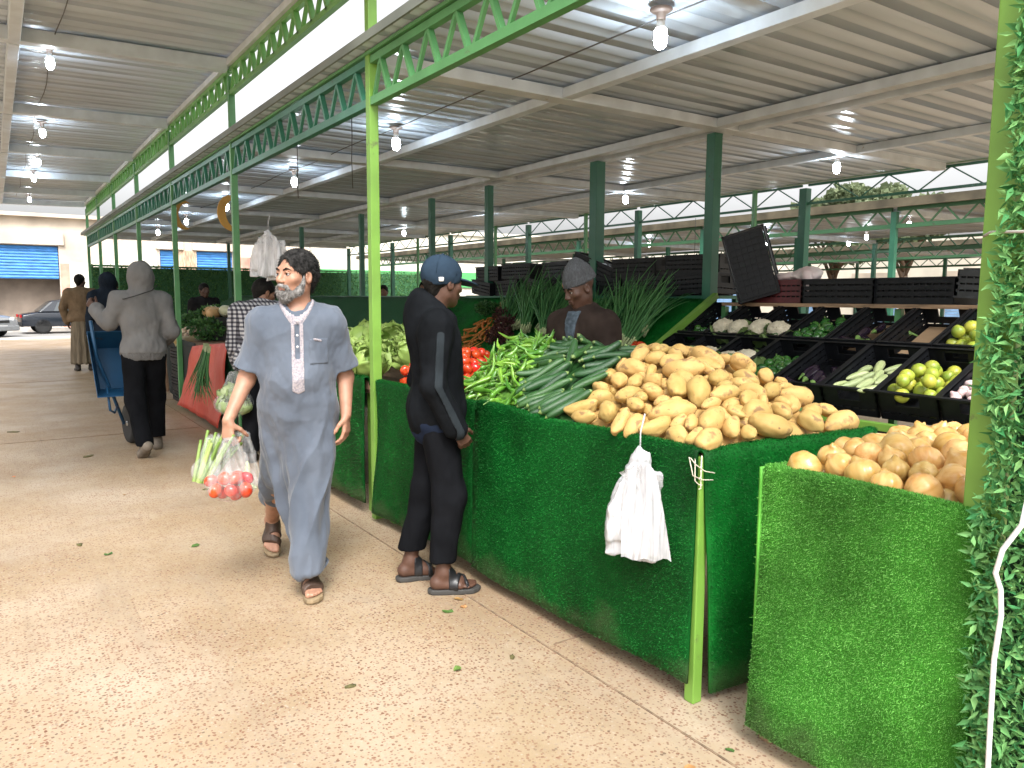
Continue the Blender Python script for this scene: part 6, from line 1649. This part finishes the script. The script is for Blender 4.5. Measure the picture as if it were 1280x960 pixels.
# hand of bananas hung across the gap
ban = thing('banana_bunch', 'small yellow hand of bananas hanging far back, right of the spring onions', 'bananas', (9.4, 8.75, 1.68))
YEL = mat('banana_skin', (.62, .36, .04), .5, var=.2)
for k in range(6):
    a = (k-2.5)*.42; MB().tube([(0, 0, .12), (.05*math.sin(a), .05*math.cos(a)-.02, .06), (.10*math.sin(a), .08*math.cos(a)-.02, -.04), (.09*math.sin(a), .07*math.cos(a)-.03, -.13)], [.008, .02, .022, .008], 7).build('banana', YEL, ban)
MB().tube([(0, 0, .1), (0, 0, 1.1)], .004, 5).build('string', RUBBER, ban)

# ------------------------------------------------------------------ pillar with leaf mat at the right edge
PB = thing('pillar', 'lime green painted post at the right edge, holding up the leaf mat', 'pillar', (2.13, .93, 0)); PB['kind'] = 'thing'
o = MB().box(-.05, -.05, 0, .05, .045, 3.02).build('shaft', LIME, PB, bevel=.006)
o = MB().box(-.10, -.09, 3.02, .10, .09, 3.06).build('cap_plate', DARKG, PB)
lm = thing('leaf_mat', 'ragged mat of plastic leaves tied down the right pillar', 'leaf mat', (2.2, .86, 0))
def lmq(o): o.location = (-2.2, -.86, 0); return o
g = np.random.RandomState(77)
lmq(MB().box(2.085, .42, .0, 2.10, .868, 2.28).build('backing_net', mat('mat_backing', (.02, .06, .025), .9, var=.4, vscale=30), lm))
n = 19000; z = g.uniform(.0, 2.42, n)
wob = .016*fbm(np.stack([z*5, z*0, z*0], 1), 3)
yl_ = np.interp(z, [0, .80, .90, .96, 1.05, 1.18, 1.28, 1.38, 1.48, 1.7, 2.1, 2.42], [.912, .912, .925, .925, .905, .885, .905, .935, .90, .905, .905, .87]) + wob
y = yl_ - (yl_-.44)*g.rand(n)**1.3; x = 2.075 - .055*g.rand(n)
z = z + .05*fbm(np.stack([y*12, y*0, y*0], 1), 2)*(z > 2.2)
c = np.stack([x, y, z], 1)
ang = g.uniform(0, 2*PI, n); d = np.stack([-g.uniform(.15, .9, n), np.cos(ang)*.8, np.sin(ang)*.75-.12], 1); d /= np.linalg.norm(d, axis=1, keepdims=True)
s = np.cross(d, A((-1, 0, 0))+g.normal(size=(n, 3))*.7); s /= np.linalg.norm(s, axis=1, keepdims=True); nn_ = np.cross(s, d)
L = .011 + .034*g.rand(n, 1)**1.6; W = L*g.uniform(.12, .21, (n, 1))
V = np.stack([c, c+d*L*.45+s*W+nn_*W*.6, c+d*L+nn_*W*-.6, c+d*L*.45-s*W+nn_*W*.6], 1).reshape(-1, 3)
i4 = np.arange(n)*4; F = np.concatenate([np.stack([i4, i4+1, i4+2], 1), np.stack([i4, i4+2, i4+3], 1)])
lmq(link('leaf_cover', np_mesh('leaf_cover', V, F, leafy('plastic_leaf', (.05, .24, .08), (.26, .52, .18), .6, .25, spec=.12)), lm))
MB_ = MB(); pts = [(2.0, .79, 1.05), (2.0, .80, .97), (1.995, .835, .90), (1.99, .845, .84), (2.0, .835, .80), (1.99, .825, .74), (1.995, .835, .62), (1.99, .83, .45), (1.98, .82, .2), (1.97, .81, .006)]
tag(MB_.tube(pts, .0065, 8).build('cable', WHITEPL), 'white cable running down over the leaf mat', 'cable')
tag(MB().tube([(2.072, .965, 1.66), (2.03, .93, 1.665), (2.01, .85, 1.66), (2.0, .6, 1.662)], .004, 6).build('binding_wire', mat('pale_wire', (.4, .38, .35), .5)), 'pale wire binding the leaf mat to the lime pillar', 'wire')

# ------------------------------------------------------------------ bags
def film(name, tint, alpha, rough=.25, streak=0):
    m = bpy.data.materials.new(name); m.use_nodes = True; N, L = nt(m); b = N['Principled BSDF']
    b.inputs['Base Color'].default_value = (*tint, 1); b.inputs['Roughness'].default_value = rough
    tr = N.new('ShaderNodeBsdfTransparent'); ms = N.new('ShaderNodeMixShader'); L.new(tr.outputs[0], ms.inputs[1]); L.new(b.outputs[0], ms.inputs[2])
    tc = N.new('ShaderNodeTexCoord'); n = N.new('ShaderNodeTexNoise'); n.inputs['Scale'].default_value = 9; n.inputs['Detail'].default_value = 4
    mp = N.new('ShaderNodeMapping'); mp.inputs['Scale'].default_value = (4, 4, .5); L.new(tc.outputs['Object'], mp.inputs[0]); L.new(mp.outputs[0], n.inputs['Vector'])
    mr = N.new('ShaderNodeMapRange'); mr.inputs['From Min'].default_value = .35; mr.inputs['From Max'].default_value = .7; mr.inputs['To Min'].default_value = alpha*.55; mr.inputs['To Max'].default_value = min(1, alpha*2.3); L.new(n.outputs['Fac'], mr.inputs['Value'])
    L.new(mr.outputs[0], ms.inputs[0]); L.new(ms.outputs[0], N['Material Output'].inputs['Surface']); MATS[name] = m; return m
CLEAR = film('clear_bag_film', (.75, .76, .76), .11)
WBAG = film('white_bag_film', (.58, .58, .60), .95, .3); WBAGT = film('white_bag_sheet', (.62, .62, .64), .55, .25)
def bag_bundle(label, loc, w, h, rz, seed=0):
    t = thing('bag_bundle', label, 'bags', loc, rz)
    F = Field((-w, -.14, -h*1.05), (w, .14, .06), .006)
    F.cap((0, 0, .0), (0, 0, -h*.08), .010, .022, k=.02); F.cap((0, 0, -h*.10), (0, .0, -h*.16), .030, .026, k=.015)
    F.cap((0, 0, -h*.14), (-w*.05, 0, -h*.30), .026, w*.16, k=.05)
    def slab(cx, cy, hw, th, z0, z1, tp):
        def fn(X, Y, Z):
            t_ = np.clip((z1-Z)/(z1-z0), 0, 1); ww = hw*(tp+(1-tp)*np.minimum(1, t_*2.0))
            return np.maximum(np.maximum(np.abs(X-cx-.02*(1-t_))-ww, np.abs(Y-cy)-th), np.maximum(z0-Z, Z-z1))
        F.put((cx-hw, cy-th, z0), (cx+hw, cy+th, z1), fn, .02)
    slab(-w*.10, -.0, w*.40, .030, -h*.93, -h*.18, .45); slab(w*.20, .02, w*.27, .026, -h, -h*.22, .5); slab(-w*.30, -.012, w*.16, .03, -h*.80, -h*.30, .5)
    V, Q = F.mesh(); V = relax(V, Q, 2, .5); Nn = vnormals(V, Q)
    d = .016*(-np.abs(fbm(np.stack([V[:, 0]*13+V[:, 2]*3, V[:, 1]*9, V[:, 2]*5+seed], 1), 3))+.35) + .006*(-np.abs(fbm(V*A((34, 34, 18))+seed, 3))+.3)
    link('folded_bags', np_mesh('folded_bags', V+Nn*d[:, None], Q, WBAG, True), t)
    # loose outer sheet and handle ears
    u = np.linspace(0, 1, 16)[:, None]; v = np.linspace(-1, 1, 14)[None]
    x = v*w*(.10+.27*u**.4) + 0.03*u; zz = -h*(.12+.80*u) + .012*np.sin(v*7+2)*u; y = -.045-.03*u + .022*np.sin(v*6+u*4+seed)*u**.5
    P = np.stack([x+0*u, y+0*v, zz+0*v], -1); link('outer_sheet', np_mesh('outer_sheet', P.reshape(-1, 3), A([(i*14+j, i*14+j+1, (i+1)*14+j+1, (i+1)*14+j) for i in range(15) for j in range(13)]), WBAGT, True), t)
    for s_, q_ in ((-1, .8), (1, 1.0)):
        u_ = np.linspace(0, 1, 8)[:, None]; v_ = np.linspace(-1, 1, 6)[None]
        X = s_*(.012+.14*w*u_*q_) + v_*(.012+.10*w*u_); Z_ = -h*(.13+.20*u_*q_) + v_*s_*.03*u_; Y_ = -.05+.012*np.sin(v_*5+u_*6) + .02*u_
        P_ = np.stack([X, Y_+0*X, Z_], -1); link('handle_ear', np_mesh('handle_ear', P_.reshape(-1, 3), A([(i*6+j, i*6+j+1, (i+1)*6+j+1, (i+1)*6+j) for i in range(7) for j in range(5)]), WBAGT, True), t)
    MB().tube([(0, 0, -.02), (0, .01, .05), (.015, .02, .12)], .0035, 5).build('tie', WBAGT, t)
    return t
bag_bundle('bundle of white plastic bags hung on the turf near the potato stall corner', (2.005, 2.11, .945), .25, .455, -.75, 1)
bag_bundle('bundle of white plastic bags hanging high from a front post behind the bearded man', (2.06, 6.95, 2.10), .34, .46, -.35, 5)

def clear_bag(label, loc, w, d, h, seed):
    F = Field((-w*1.3, -d*1.4, -h*1.12), (w*1.3, d*1.4, .04), .008)
    F.ell((0, 0, -h*.72), (w*.98, d, h*.28), k=.05); F.cap((0, 0, -h*.06), (0, 0, -h*.55), .02, min(w, d)*.8, k=.06)
    F.cap((-.02, 0, -.005), (-w*.30, 0, -h*.35), .010, .03, k=.02); F.cap((.02, 0, -.005), (w*.38, 0, -h*.35), .010, .03, k=.02)
    V, Q = F.mesh(); V = relax(V, Q, 2, .5); Nn = vnormals(V, Q); a = np.arctan2(V[:, 1], V[:, 0]); t = np.clip(-V[:, 2]/h, 0, 1)
    V = V + Nn*(.010*np.sin(a*11+seed+2*fbm(V*6, 2))*(1-t*.7) + .004*fbm(V*22+seed, 2))[:, None]
    o = link('carrier_bag', np_mesh('carrier_bag', V, Q, CLEAR, True)); o.location = loc; tag(o, label, 'bag'); return o
bx, by, bz = .86, 3.72, .83      # the bearded man's right hand, refined below
hand_pos = bpy.data.objects['thobe'].parent
M_ = Matrix.Translation((1.25, 3.78, 0)) @ Matrix.Rotation(2.815, 4, 'Z'); hw = M_ @ Vector((.325, .125, .825)); bx, by, bz = hw
clear_bag('thin clear bag of tomatoes hanging from the bearded man\'s hand, in front', (bx-.005, by-.03, bz), .125, .085, .30, 2)
clear_bag('thin clear bag of leafy celery hanging from the bearded man\'s hand, behind the tomatoes', (bx-.05, by+.09, bz), .11, .07, .235, 5)
clear_bag('thin clear bag of small marrows hanging from the bearded man\'s hand, nearest his robe', (bx+.085, by+.10, bz), .075, .06, .31, 9)
def hold(me, name, label, cat, grp, pts, sc):
    for p_ in pts:
        o = link(name, me[rnd.randrange(len(me))]); o.location = (bx+p_[0], by+p_[1], bz+p_[2]); o.rotation_euler = (rnd.random()*6, rnd.random()*6, rnd.random()*6); o.scale = (sc*rnd.uniform(.9, 1.1),)*3; tag(o, label, cat, grp)
hold(TOMS, 'tomato', 'red tomato inside the clear bag in the bearded man\'s hand', 'tomato', 'tomatoes in the carried bag',
     [(-.085, -.05, -.235), (-.02, -.075, -.24), (.05, -.07, -.245), (.07, -.02, -.20), (-.05, -.01, -.255), (.015, -.02, -.265), (-.09, .005, -.20), (0, -.06, -.185), (-.045, -.06, -.18), (.03, .01, -.20)], .92)
hold(SQS, 'marrow', 'small green marrow inside the clear bag nearest the blue robe', 'marrow', 'marrows in the carried bag', [(.075, .08, -.25), (.105, .09, -.26), (.09, .115, -.24), (.06, .10, -.275), (.115, .12, -.275), (.085, .09, -.215), (.105, .10, -.19)], .62)
CEL = leafy('celery_leaf', (.16, .30, .05), (.45, .55, .20), .4, .3)
g = np.random.RandomState(5); VV = []; FF = []; oo = 0
for k in range(26):
    u = np.linspace(0, 1, 7); s_ = g.normal(size=2)*.034; path = np.stack([-.07+s_[0]*.6+u*.09+s_[0]*u, s_[1]*(.6+u), -.215+u*.20+.02*g.normal()*u], 1); a, b = tube_np(path, .012*(1-.4*u), 6); VV.append(a); FF.append(b+oo); oo += len(a)
o = link('celery', np_mesh('celery', np.concatenate(VV), np.concatenate(FF), CEL, True)); o.location = (bx-.045, by+.09, bz); tag(o, 'pale green head of celery inside the clear bag', 'celery')
# cabbages in the checked-shirt man's bag
CABB = [leaf_ball('cabbage', 60+i, .085, 10, (.30, .42, .16), (.52, .60, .34), 'cabbage_leaf', .08, .1) for i in range(2)]
cbx, cby, cbz = 1.72, 6.98, .84
clear_bag('clear bag of pale cabbages held by the man in the checked shirt', (cbx, cby, cbz), .17, .13, .40, 13)
for k, (a, b, c) in enumerate([(-.07, -.03, -.29), (.07, -.04, -.30), (0, .05, -.31), (-.05, .02, -.18), (.06, .03, -.19), (.0, -.05, -.2)]):
    o = link('cabbage', CABB[k % 2]); o.location = (cbx+a, cby+b, cbz+c); o.rotation_euler = (rnd.random(), rnd.random(), k); tag(o, 'small pale cabbage inside the clear bag of the checked-shirt man', 'cabbage', 'cabbages in the clear bag')

# ------------------------------------------------------------------ far stalls on the left
def stall_simple(label, y0, y1, cover=TURFFAR):
    t = thing('market_stall', label, 'stall', (2.6, (y0+y1)/2, 0))
    def q(o): o.location = (-2.6, -(y0+y1)/2, 0); return o
    q(MB().box(2.15, y0, .84, 3.1, y1, .87).build('tabletop', WOOD, t))
    P = grid_sheet((2.12, y1, .06), (2.12, y1, .90), (2.12, y0, .06), (2.12, y0, .90), 20, 10); P[..., 0] += .02*fbm(P*A((0, 3, 2)), 2); Nn = grid_normals(P); Nn = Nn if Nn[2, 2, 0] < 0 else -Nn
    q(carpet('carpet_skirt', P, Nn, t, cover, 0))
    for x in (2.2, 3.05):
        for y in (y0+.05, y1-.05): q(MB().cbox((x, y, .42), (.05, .05, .84)).build('leg', WOOD, t))
    return t
stall_simple('dark green stall behind the checked-shirt man, near the red tarp', 8.5, 9.3)
stall_simple('dark stall carrying turnips and pale squashes by the crate stack', 10.4, 12.4, mat('dark_cloth', (.015, .02, .018), .9))
stall_simple('far green stall past the crate stack, behind the grey hoodie', 13.0, 16.5)
stall_simple('farthest green stall beside the front posts', 17.2, 21.8)
RED = mat('red_tarp', (.52, .055, .035), .5, col2=(.60, .085, .05), vscale=4, bump=.4, bscale=20, bdist=.01)
P = grid_sheet((1.98, 10.9, .06), (2.14, 10.5, .86), (1.98, 8.7, .06), (2.10, 8.7, .98), 26, 16); P[..., 0] += .035*fbm(P*A((0, 3, 2.5)), 2) - .02; Nn = grid_normals(P); Nn = Nn if Nn[2, 2, 0] < 0 else -Nn
T2 = grid_sheet((2.14, 10.5, .87), (3.0, 10.5, .92), (2.10, 8.7, .99), (3.0, 8.7, 1.0), 26, 8)
tag(carpet('tarpaulin', np.concatenate([P, T2[:, 1:]], 1), np.concatenate([Nn, np.broadcast_to(A((0, 0, 1.)), T2[:, 1:].shape)], 1), None, RED, 0, thick=.006), 'red tarpaulin draped over the stall front beside the black crate stack', 'tarpaulin')
for k, (x, y, z) in enumerate([(1.84, 8.35, .98), (1.86, 8.5, 1.0)]):
    o = link('leek_bunch', SPR[k+1]); o.matrix_world = Matrix.Translation((x, y, z)) @ along(A((-.10, -.12+.25*k, -1)), A((-1, 0, .1))) @ Matrix.Scale(.85, 4); tag(o, ['bunch of dark leeks hanging in front of the red tarpaulin, nearer one', 'bunch of dark leeks hanging in front of the red tarpaulin, farther one'][k], 'leeks', 'leeks by the red tarpaulin')
for k in range(4):
    crate(f'black crate in the stack left of the red tarpaulin, {["bottom", "second", "third", "topmost"][k]} one', (2.28, 11.75, .005+k*.19), (0, 0, PI/2+.05*(k % 2)), 'crate stack beside the red tarpaulin')
YB = mat('yellow_print_box', (.55, .40, .12), .6, col2=(.62, .60, .55), vscale=5)
bs = thing('basin', 'pale yellow basin of turnips on the black crate stack', 'basin', (2.32, 11.7, .775)); MB().lathe([(.20, 0), (.26, .14), (.30, .17), (.285, .175), (.245, .14), (.19, .012)], n=24).build('bowl', YB, bs); MB().lathe([(0, .011), (.19, .011)], n=24).build('bowl_floor', YB, bs)
TUR = mat('turnip_skin', (.62, .52, .36), .6, col2=(.50, .33, .26), vscale=9, rand=.1)
def turnip(seed):
    V, F = ICO2; V = V*(1+.12*fbm(V*1.4+seed, 2))[:, None]*A((1, 1, .85)); return np_mesh('turnip', V*.045, F, TUR, True)
TURS = [turnip(i) for i in range(3)]
pour(Heap(), TURS, 'turnip', 'pale turnip heaped in the yellow basin by the red tarpaulin', 'turnip', 'turnips in the basin', lambda x, y: .93+.12*max(0, 1-math.hypot(x-2.32, y-11.7)/.28), lambda x, y: math.hypot(x-2.32, y-11.7) < .25, (2.05, 2.6, 11.4, 12), .03, .045, 600, .85, None, (.8, 1.1), seed=61, maxn=34, upright=2)
g_ = 'greens on the turnip stall'
for i, (x, y, z, m_, l_) in enumerate([(2.5, 12.2, 1.12, HERB[0], 'green herb bunch left of the turnip basin'), (2.45, 11.3, 1.05, HERB[1], 'green herb bunch right of the turnip basin'), (2.7, 11.9, 1.22, HERB[1], 'green herb bunch behind the turnip basin, higher up'), (2.6, 12.4, 1.0, REDH, 'dark red leafy bunch at the left end of the turnip stall')]):
    o = link('leaf_bunch', m_); o.location = (x, y, z); o.scale = (1.7,)*3; tag(o, l_, 'herbs', g_)
PSQ = mat('pale_gourd_skin', (.55, .55, .36), .45, var=.1, rand=.1); OSQ = mat('tan_gourd_skin', (.50, .30, .13), .5, var=.15)
F = MB(); F.box(2.55, 11.3, .88, 3.05, 12.3, 1.2); tag(F.build('box', mat('dark_box', (.02, .022, .02), .8)), 'dark box at the back of the turnip stall under the gourds', 'box')
for i, (x, y, z, m_, l_) in enumerate([(2.75, 11.45, 1.29, PSQ, 'big pale gourd on the turnip stall, nearest the camera'), (2.65, 11.75, 1.27, OSQ, 'tan gourd between two pale ones on the turnip stall'), (2.72, 12.05, 1.28, PSQ, 'second big pale gourd on the turnip stall, farther back'), (2.6, 11.55, 1.25, OSQ, 'tan gourd in front of the big pale one on the turnip stall')]):
    V, Fq = ICO2; V = V*A((.09, .16, .085))*(1+.06*fbm(V*2+i, 2))[:, None]; o = link('gourd', np_mesh('gourd', V, Fq, m_, True)); o.location = (x, y, z); o.rotation_euler = (0, 0, i*.9); tag(o, l_, 'gourd', 'gourds on the turnip stall')

# ------------------------------------------------------------------ barrow
bar = thing('wheelbarrow', 'blue wheelbarrow tipped upright in front of the man in the grey hoodie', 'wheelbarrow', (1.07, 8.5, 0), .12)
BLUEB = paint('barrow_blue_paint', (.012, .075, .17), (.07, .05, .035), .45, .62)
tub = bmesh.new()
prof = [(-.25, -.36), (.25, -.36), (.27, .30), (-.27, .30)]; deep = [(-.17, -.24), (.17, -.24), (.19, .2), (-.19, .2)]
M_ = Matrix.Translation((-.08, 0, .83)) @ Matrix.Rotation(R(72), 4, 'X')
mb = MB()
vs = [M_ @ Vector((x, y, .14)) for x, y in prof] + [M_ @ Vector((x, y, -.12)) for x, y in deep] + [M_ @ Vector((x*.97, y*.97, .14)) for x, y in prof] + [M_ @ Vector((x*.95, y*.95, -.105)) for x, y in deep]
fs = [(4, 5, 6, 7)] + [(i, (i+1) % 4, 4+(i+1) % 4, 4+i) for i in range(4)] + [(8+i, 12+i, 12+(i+1) % 4, 8+(i+1) % 4) for i in range(4)] + [(15, 14, 13, 12)] + [(i, 8+i, 8+(i+1) % 4, (i+1) % 4) for i in range(4)]
mb.add(vs, fs); mb.build('tub', BLUEB, bar, bevel=.02)
wh = MB(); wh.lathe([(.135, -.04), (.19, -.045), (.205, -.02), (.205, .02), (.19, .045), (.135, .04)], (.05, .12, .205), 24, axis='x'); wl = wh.build('wheel', RUBBER, bar)
MB().lathe([(.02, -.05), (.03, -.03), (.135, -.02), (.135, .02), (.03, .03), (.02, .05)], (.05, .12, .205), 20, axis='x').build('rim', CHROME, wl)
for s_ in (-1, 1): MB().tube([(.05+s_*.07, .12, .205), (.0+s_*.12, .06, .5), (-.05+s_*.22, -.03, .9), (-.08+s_*.25, -.14, 1.26)], .016, 8).build('handle', BLUEB, bar)
for s_ in (-1, 1): MB().tube([(-.05+s_*.16, -.10, .62), (-.05+s_*.17, -.22, .40), (-.04+s_*.12, -.12, .36), (.0+s_*.1, .02, .40)], .012, 6).build('stand', BLUEB, bar)

# ------------------------------------------------------------------ hanging crescents and wires
GOLD = mat('gold_card', (.55, .30, .06), .45, var=.15, vscale=5)
for k, (y, z, r, rz, l_) in enumerate([(11.6, 2.62, .20, .5, 'thin gold crescent moon hanging farther back by the front posts'), (9.0, 2.42, .20, .4, 'larger looking gold crescent moon hanging nearer, against a front post')]):
    t = thing('crescent', l_, 'crescent', (2.28, y, z), rz, 'hanging crescents')
    n = 24; po = [(r*math.cos(a), r*math.sin(a)) for a in np.linspace(R(75), R(285), n)]; pi_ = [(.075+r*.86*math.cos(a), r*.86*math.sin(a)) for a in np.linspace(R(277), R(83), n)]
    mb = MB(); pts = po+pi_; m2 = len(pts); vs = [(x, -.006, zz) for x, zz in pts]+[(x, .006, zz) for x, zz in pts]
    fs = [(i, i+1, m2-2-i, m2-1-i) for i in range(n-1)]+[(m2+i, 2*m2-1-i, 2*m2-2-i, m2+i+1) for i in range(n-1)]+[(i, m2+i, m2+(i+1) % m2, (i+1) % m2) for i in range(m2)]
    mb.add(vs, fs); mb.build('moon', GOLD, t); MB().tube([(-.05, 0, r*.9), (-.05, 0, 3.03-z)], .002, 5).build('string', RUBBER, t)
for k, (y, z0) in enumerate([(5.15, 2.25), (6.3, 2.3)]):
    tag(MB().tube([(2.12, y, 2.76), (2.125, y+.01, 2.6), (2.115, y, 2.45), (2.12, y, z0)], .0035, 5).build('loose_wire', RUBBER), ['loose black wire dangling from the truss left of the lime post, nearer', 'loose black wire dangling from the truss, farther of two'][k], 'wire')

# ------------------------------------------------------------------ parked cars
def car(label, loc, rz, paintc, L=4.3, grp='cars parked in the street'):
    t = thing('parked_car', label, 'car', loc, rz, grp)
    PM = mat('car_paint_'+paintc[0], paintc[1], .18, spec=.7, var=.05); GL = mat('car_glass', (.05, .06, .065), .06, spec=.8); TY = RUBBER; RIM = mat('wheel_rim', (.42, .42, .43), .35, metal=.8)
    # side profile (x along the car, z up), lofted across with tumblehome
    low = [(-L/2, .32), (-L/2-.03, .55), (-L/2+.02, .80), (-L/2+.55, .90), (L/2-1.25, .92), (L/2-.35, .80), (L/2-.03, .66), (L/2, .42), (L/2-.06, .28)]
    W = .84
    def loft(pts, ws):
        vs = []; n = len(pts)
        for sgn_w in ws: vs += [(x*(1-.02*abs(sgn_w)**4), sgn_w*W, z - .03*max(0, abs(sgn_w)-.85)*6*(z > .6)) for x, z in pts]
        fs = [tuple(range(n))[::-1], tuple((len(ws)-1)*n+i for i in range(n))]
        for k in range(len(ws)-1): fs += [(k*n+i, k*n+(i+1) % n, (k+1)*n+(i+1) % n, (k+1)*n+i) for i in range(n)]
        return vs, fs
    mb = MB(); v, f = loft(low, (-1, -.96, -.7, 0, .7, .96, 1)); mb.add(v, f, True); b = mb.build('body', PM, t, bevel=.03)
    cab = [(-L/2+.62, .9), (-L/2+1.15, 1.36), (-L/2+1.6, 1.43), (.35, 1.43), (.72, 1.36), (L/2-1.05, .92)]
    n = len(cab); vs = []; mb = MB()
    for s_ in (-1, 1): vs += [(x, s_*(W*.95-(z-.9)*.36), z) for x, z in cab]
    mb.add(vs, [tuple(range(n)), tuple(range(2*n-1, n-1, -1))]+[(i, n+i, n+(i+1) % n, (i+1) % n) for i in range(n)]); mb.build('cabin', PM, t, bevel=.05)
    for s_ in (-1, 1):
        y = lambda z: s_*(W*.95-(z-.9)*.36+.006)
        for nm, poly in (('side_window', [(-L/2+1.18, .95), (-L/2+1.36, 1.31), (-.28, 1.35), (-.28, .95)]), ('side_window', [(-.20, .95), (-.20, 1.35), (.42, 1.33), (L/2-1.32, .95)])):
            MB().add([(x, y(z), z) for x, z in poly]+[(x, y(z)-s_*.03, z) for x, z in poly], [(0, 1, 2, 3), (7, 6, 5, 4), (0, 4, 5, 1), (1, 5, 6, 2), (2, 6, 7, 3), (3, 7, 4, 0)]).build(nm, GL, t)
        MB().box(-.02, s_*(W+.0)-.01, .72, .16, s_*(W+.0)+.02, .75).build('door_handle', PM, t)
        MB().cbox((L/2-1.25, s_*(W+.08), 1.0), (.12, .16, .12)).build('mirror', PM, t, bevel=.03)
        for x in (-L/2+.78, L/2-.82):
            wl = MB().lathe([(.2, -.1), (.29, -.1), (.31, -.06), (.31, .06), (.29, .1), (.2, .1)], (x, s_*(W-.10), .31), 22, axis='y').build('wheel', TY, t)
            MB().lathe([(0, -.085), (.06, -.10), (.10, -.07), (.2, -.09), (.2, .09), (.10, .07), (.06, .10), (0, .085)], (x, s_*(W-.10), .31), 18, axis='y').build('rim', RIM, wl)
    for nm, x0, x1, sg in (('windscreen', .76, L/2-1.08, 1), ('rear_window', -L/2+1.12, -L/2+.66, -1)):
        z0, z1 = (1.33, .95); e = .012*sg
        vs = [(x0+e+.02*sg, -.60, z0), (x0+e+.02*sg, .60, z0), (x1+e+.02*sg, .70, z1), (x1+e+.02*sg, -.70, z1)]
        MB().add(vs+[(a-.03*sg, b_, c_-.02) for a, b_, c_ in vs], [(0, 1, 2, 3), (7, 6, 5, 4), (0, 4, 5, 1), (1, 5, 6, 2), (2, 6, 7, 3), (3, 7, 4, 0)]).build(nm, GL, t)
    for s_ in (-1, 1):
        MB().lathe([(0, 0), (.13, 0), (.12, .05), (0, .07)], (L/2-.10, s_*.58, .64), 14, axis='x').build('headlight', mat('headlamp_glass', (.6, .62, .63), .1), t)
        MB().cbox((-L/2+.0, s_*.66, .74), (.08, .24, .13)).build('tail_light', mat('tail_lamp', (.35, .02, .02), .2), t, bevel=.02)
    MB().cbox((L/2-.0, 0, .40), (.03, .46, .11)).build('number_plate', mat('plate', (.7, .7, .68), .5), t)
    MB().cbox((L/2-.03, 0, .60), (.05, .7, .10)).build('grille', RUBBER, t)
    MB().box(-L/2-.05, -W*.96, .30, -L/2+.10, W*.96, .50).build('bumper', RUBBER, t, bevel=.04); MB().box(L/2-.10, -W*.96, .24, L/2+.04, W*.96, .44).build('bumper', PM, t, bevel=.04)
    return t
car('dark blue black saloon car parked side on in front of the shutters', (3.0, 38.4, -.1), R(4), ('dark', (.012, .016, .024)))
car('silver grey car with its front end showing, parked at the left edge', (-1.35, 36.4, -.1), R(-42), ('silver', (.22, .23, .24)))

PEEL = mat('onion_peel', (.40, .20, .08), .5, var=.3, vscale=30, rand=.3); TORN = mat('torn_leaf', (.08, .16, .03), .6, var=.4, vscale=30, rand=.3)
for k in range(12):
    x, y = (rnd.uniform(1.35, 2.0), rnd.uniform(1.2, 6.5)) if k % 3 else (rnd.uniform(-1.2, 1.6), rnd.uniform(2.0, 9))
    r = rnd.uniform(.008, .022); n = 7; u = [(r*(.7+.6*rnd.random())*math.cos(2*PI*i/n)*1.5, r*(.7+.5*rnd.random())*math.sin(2*PI*i/n), .0025+.010*rnd.random()) for i in range(n)]
    pl = k % 2 == 0
    o = MB().add([(0, 0, .004)]+u+[(p[0], p[1], p[2]-.0015) for p in u], [(0, 1+i, 1+(i+1) % n) for i in range(n)]+[(1+i, 1+n+i, 1+n+(i+1) % n, 1+(i+1) % n) for i in range(n)]+[tuple(1+n+i for i in range(n))[::-1]]).build('onion_peel' if pl else 'torn_leaf', PEEL if pl else TORN)
    o.location = (x, y, 0); o.rotation_euler = (0, 0, rnd.random()*6)
    tag(o, 'flake of brown onion peel dropped on the terrazzo floor' if pl else 'torn scrap of green leaf dropped on the terrazzo floor', 'scrap', 'onion peel on the floor' if pl else 'torn leaves on the floor')
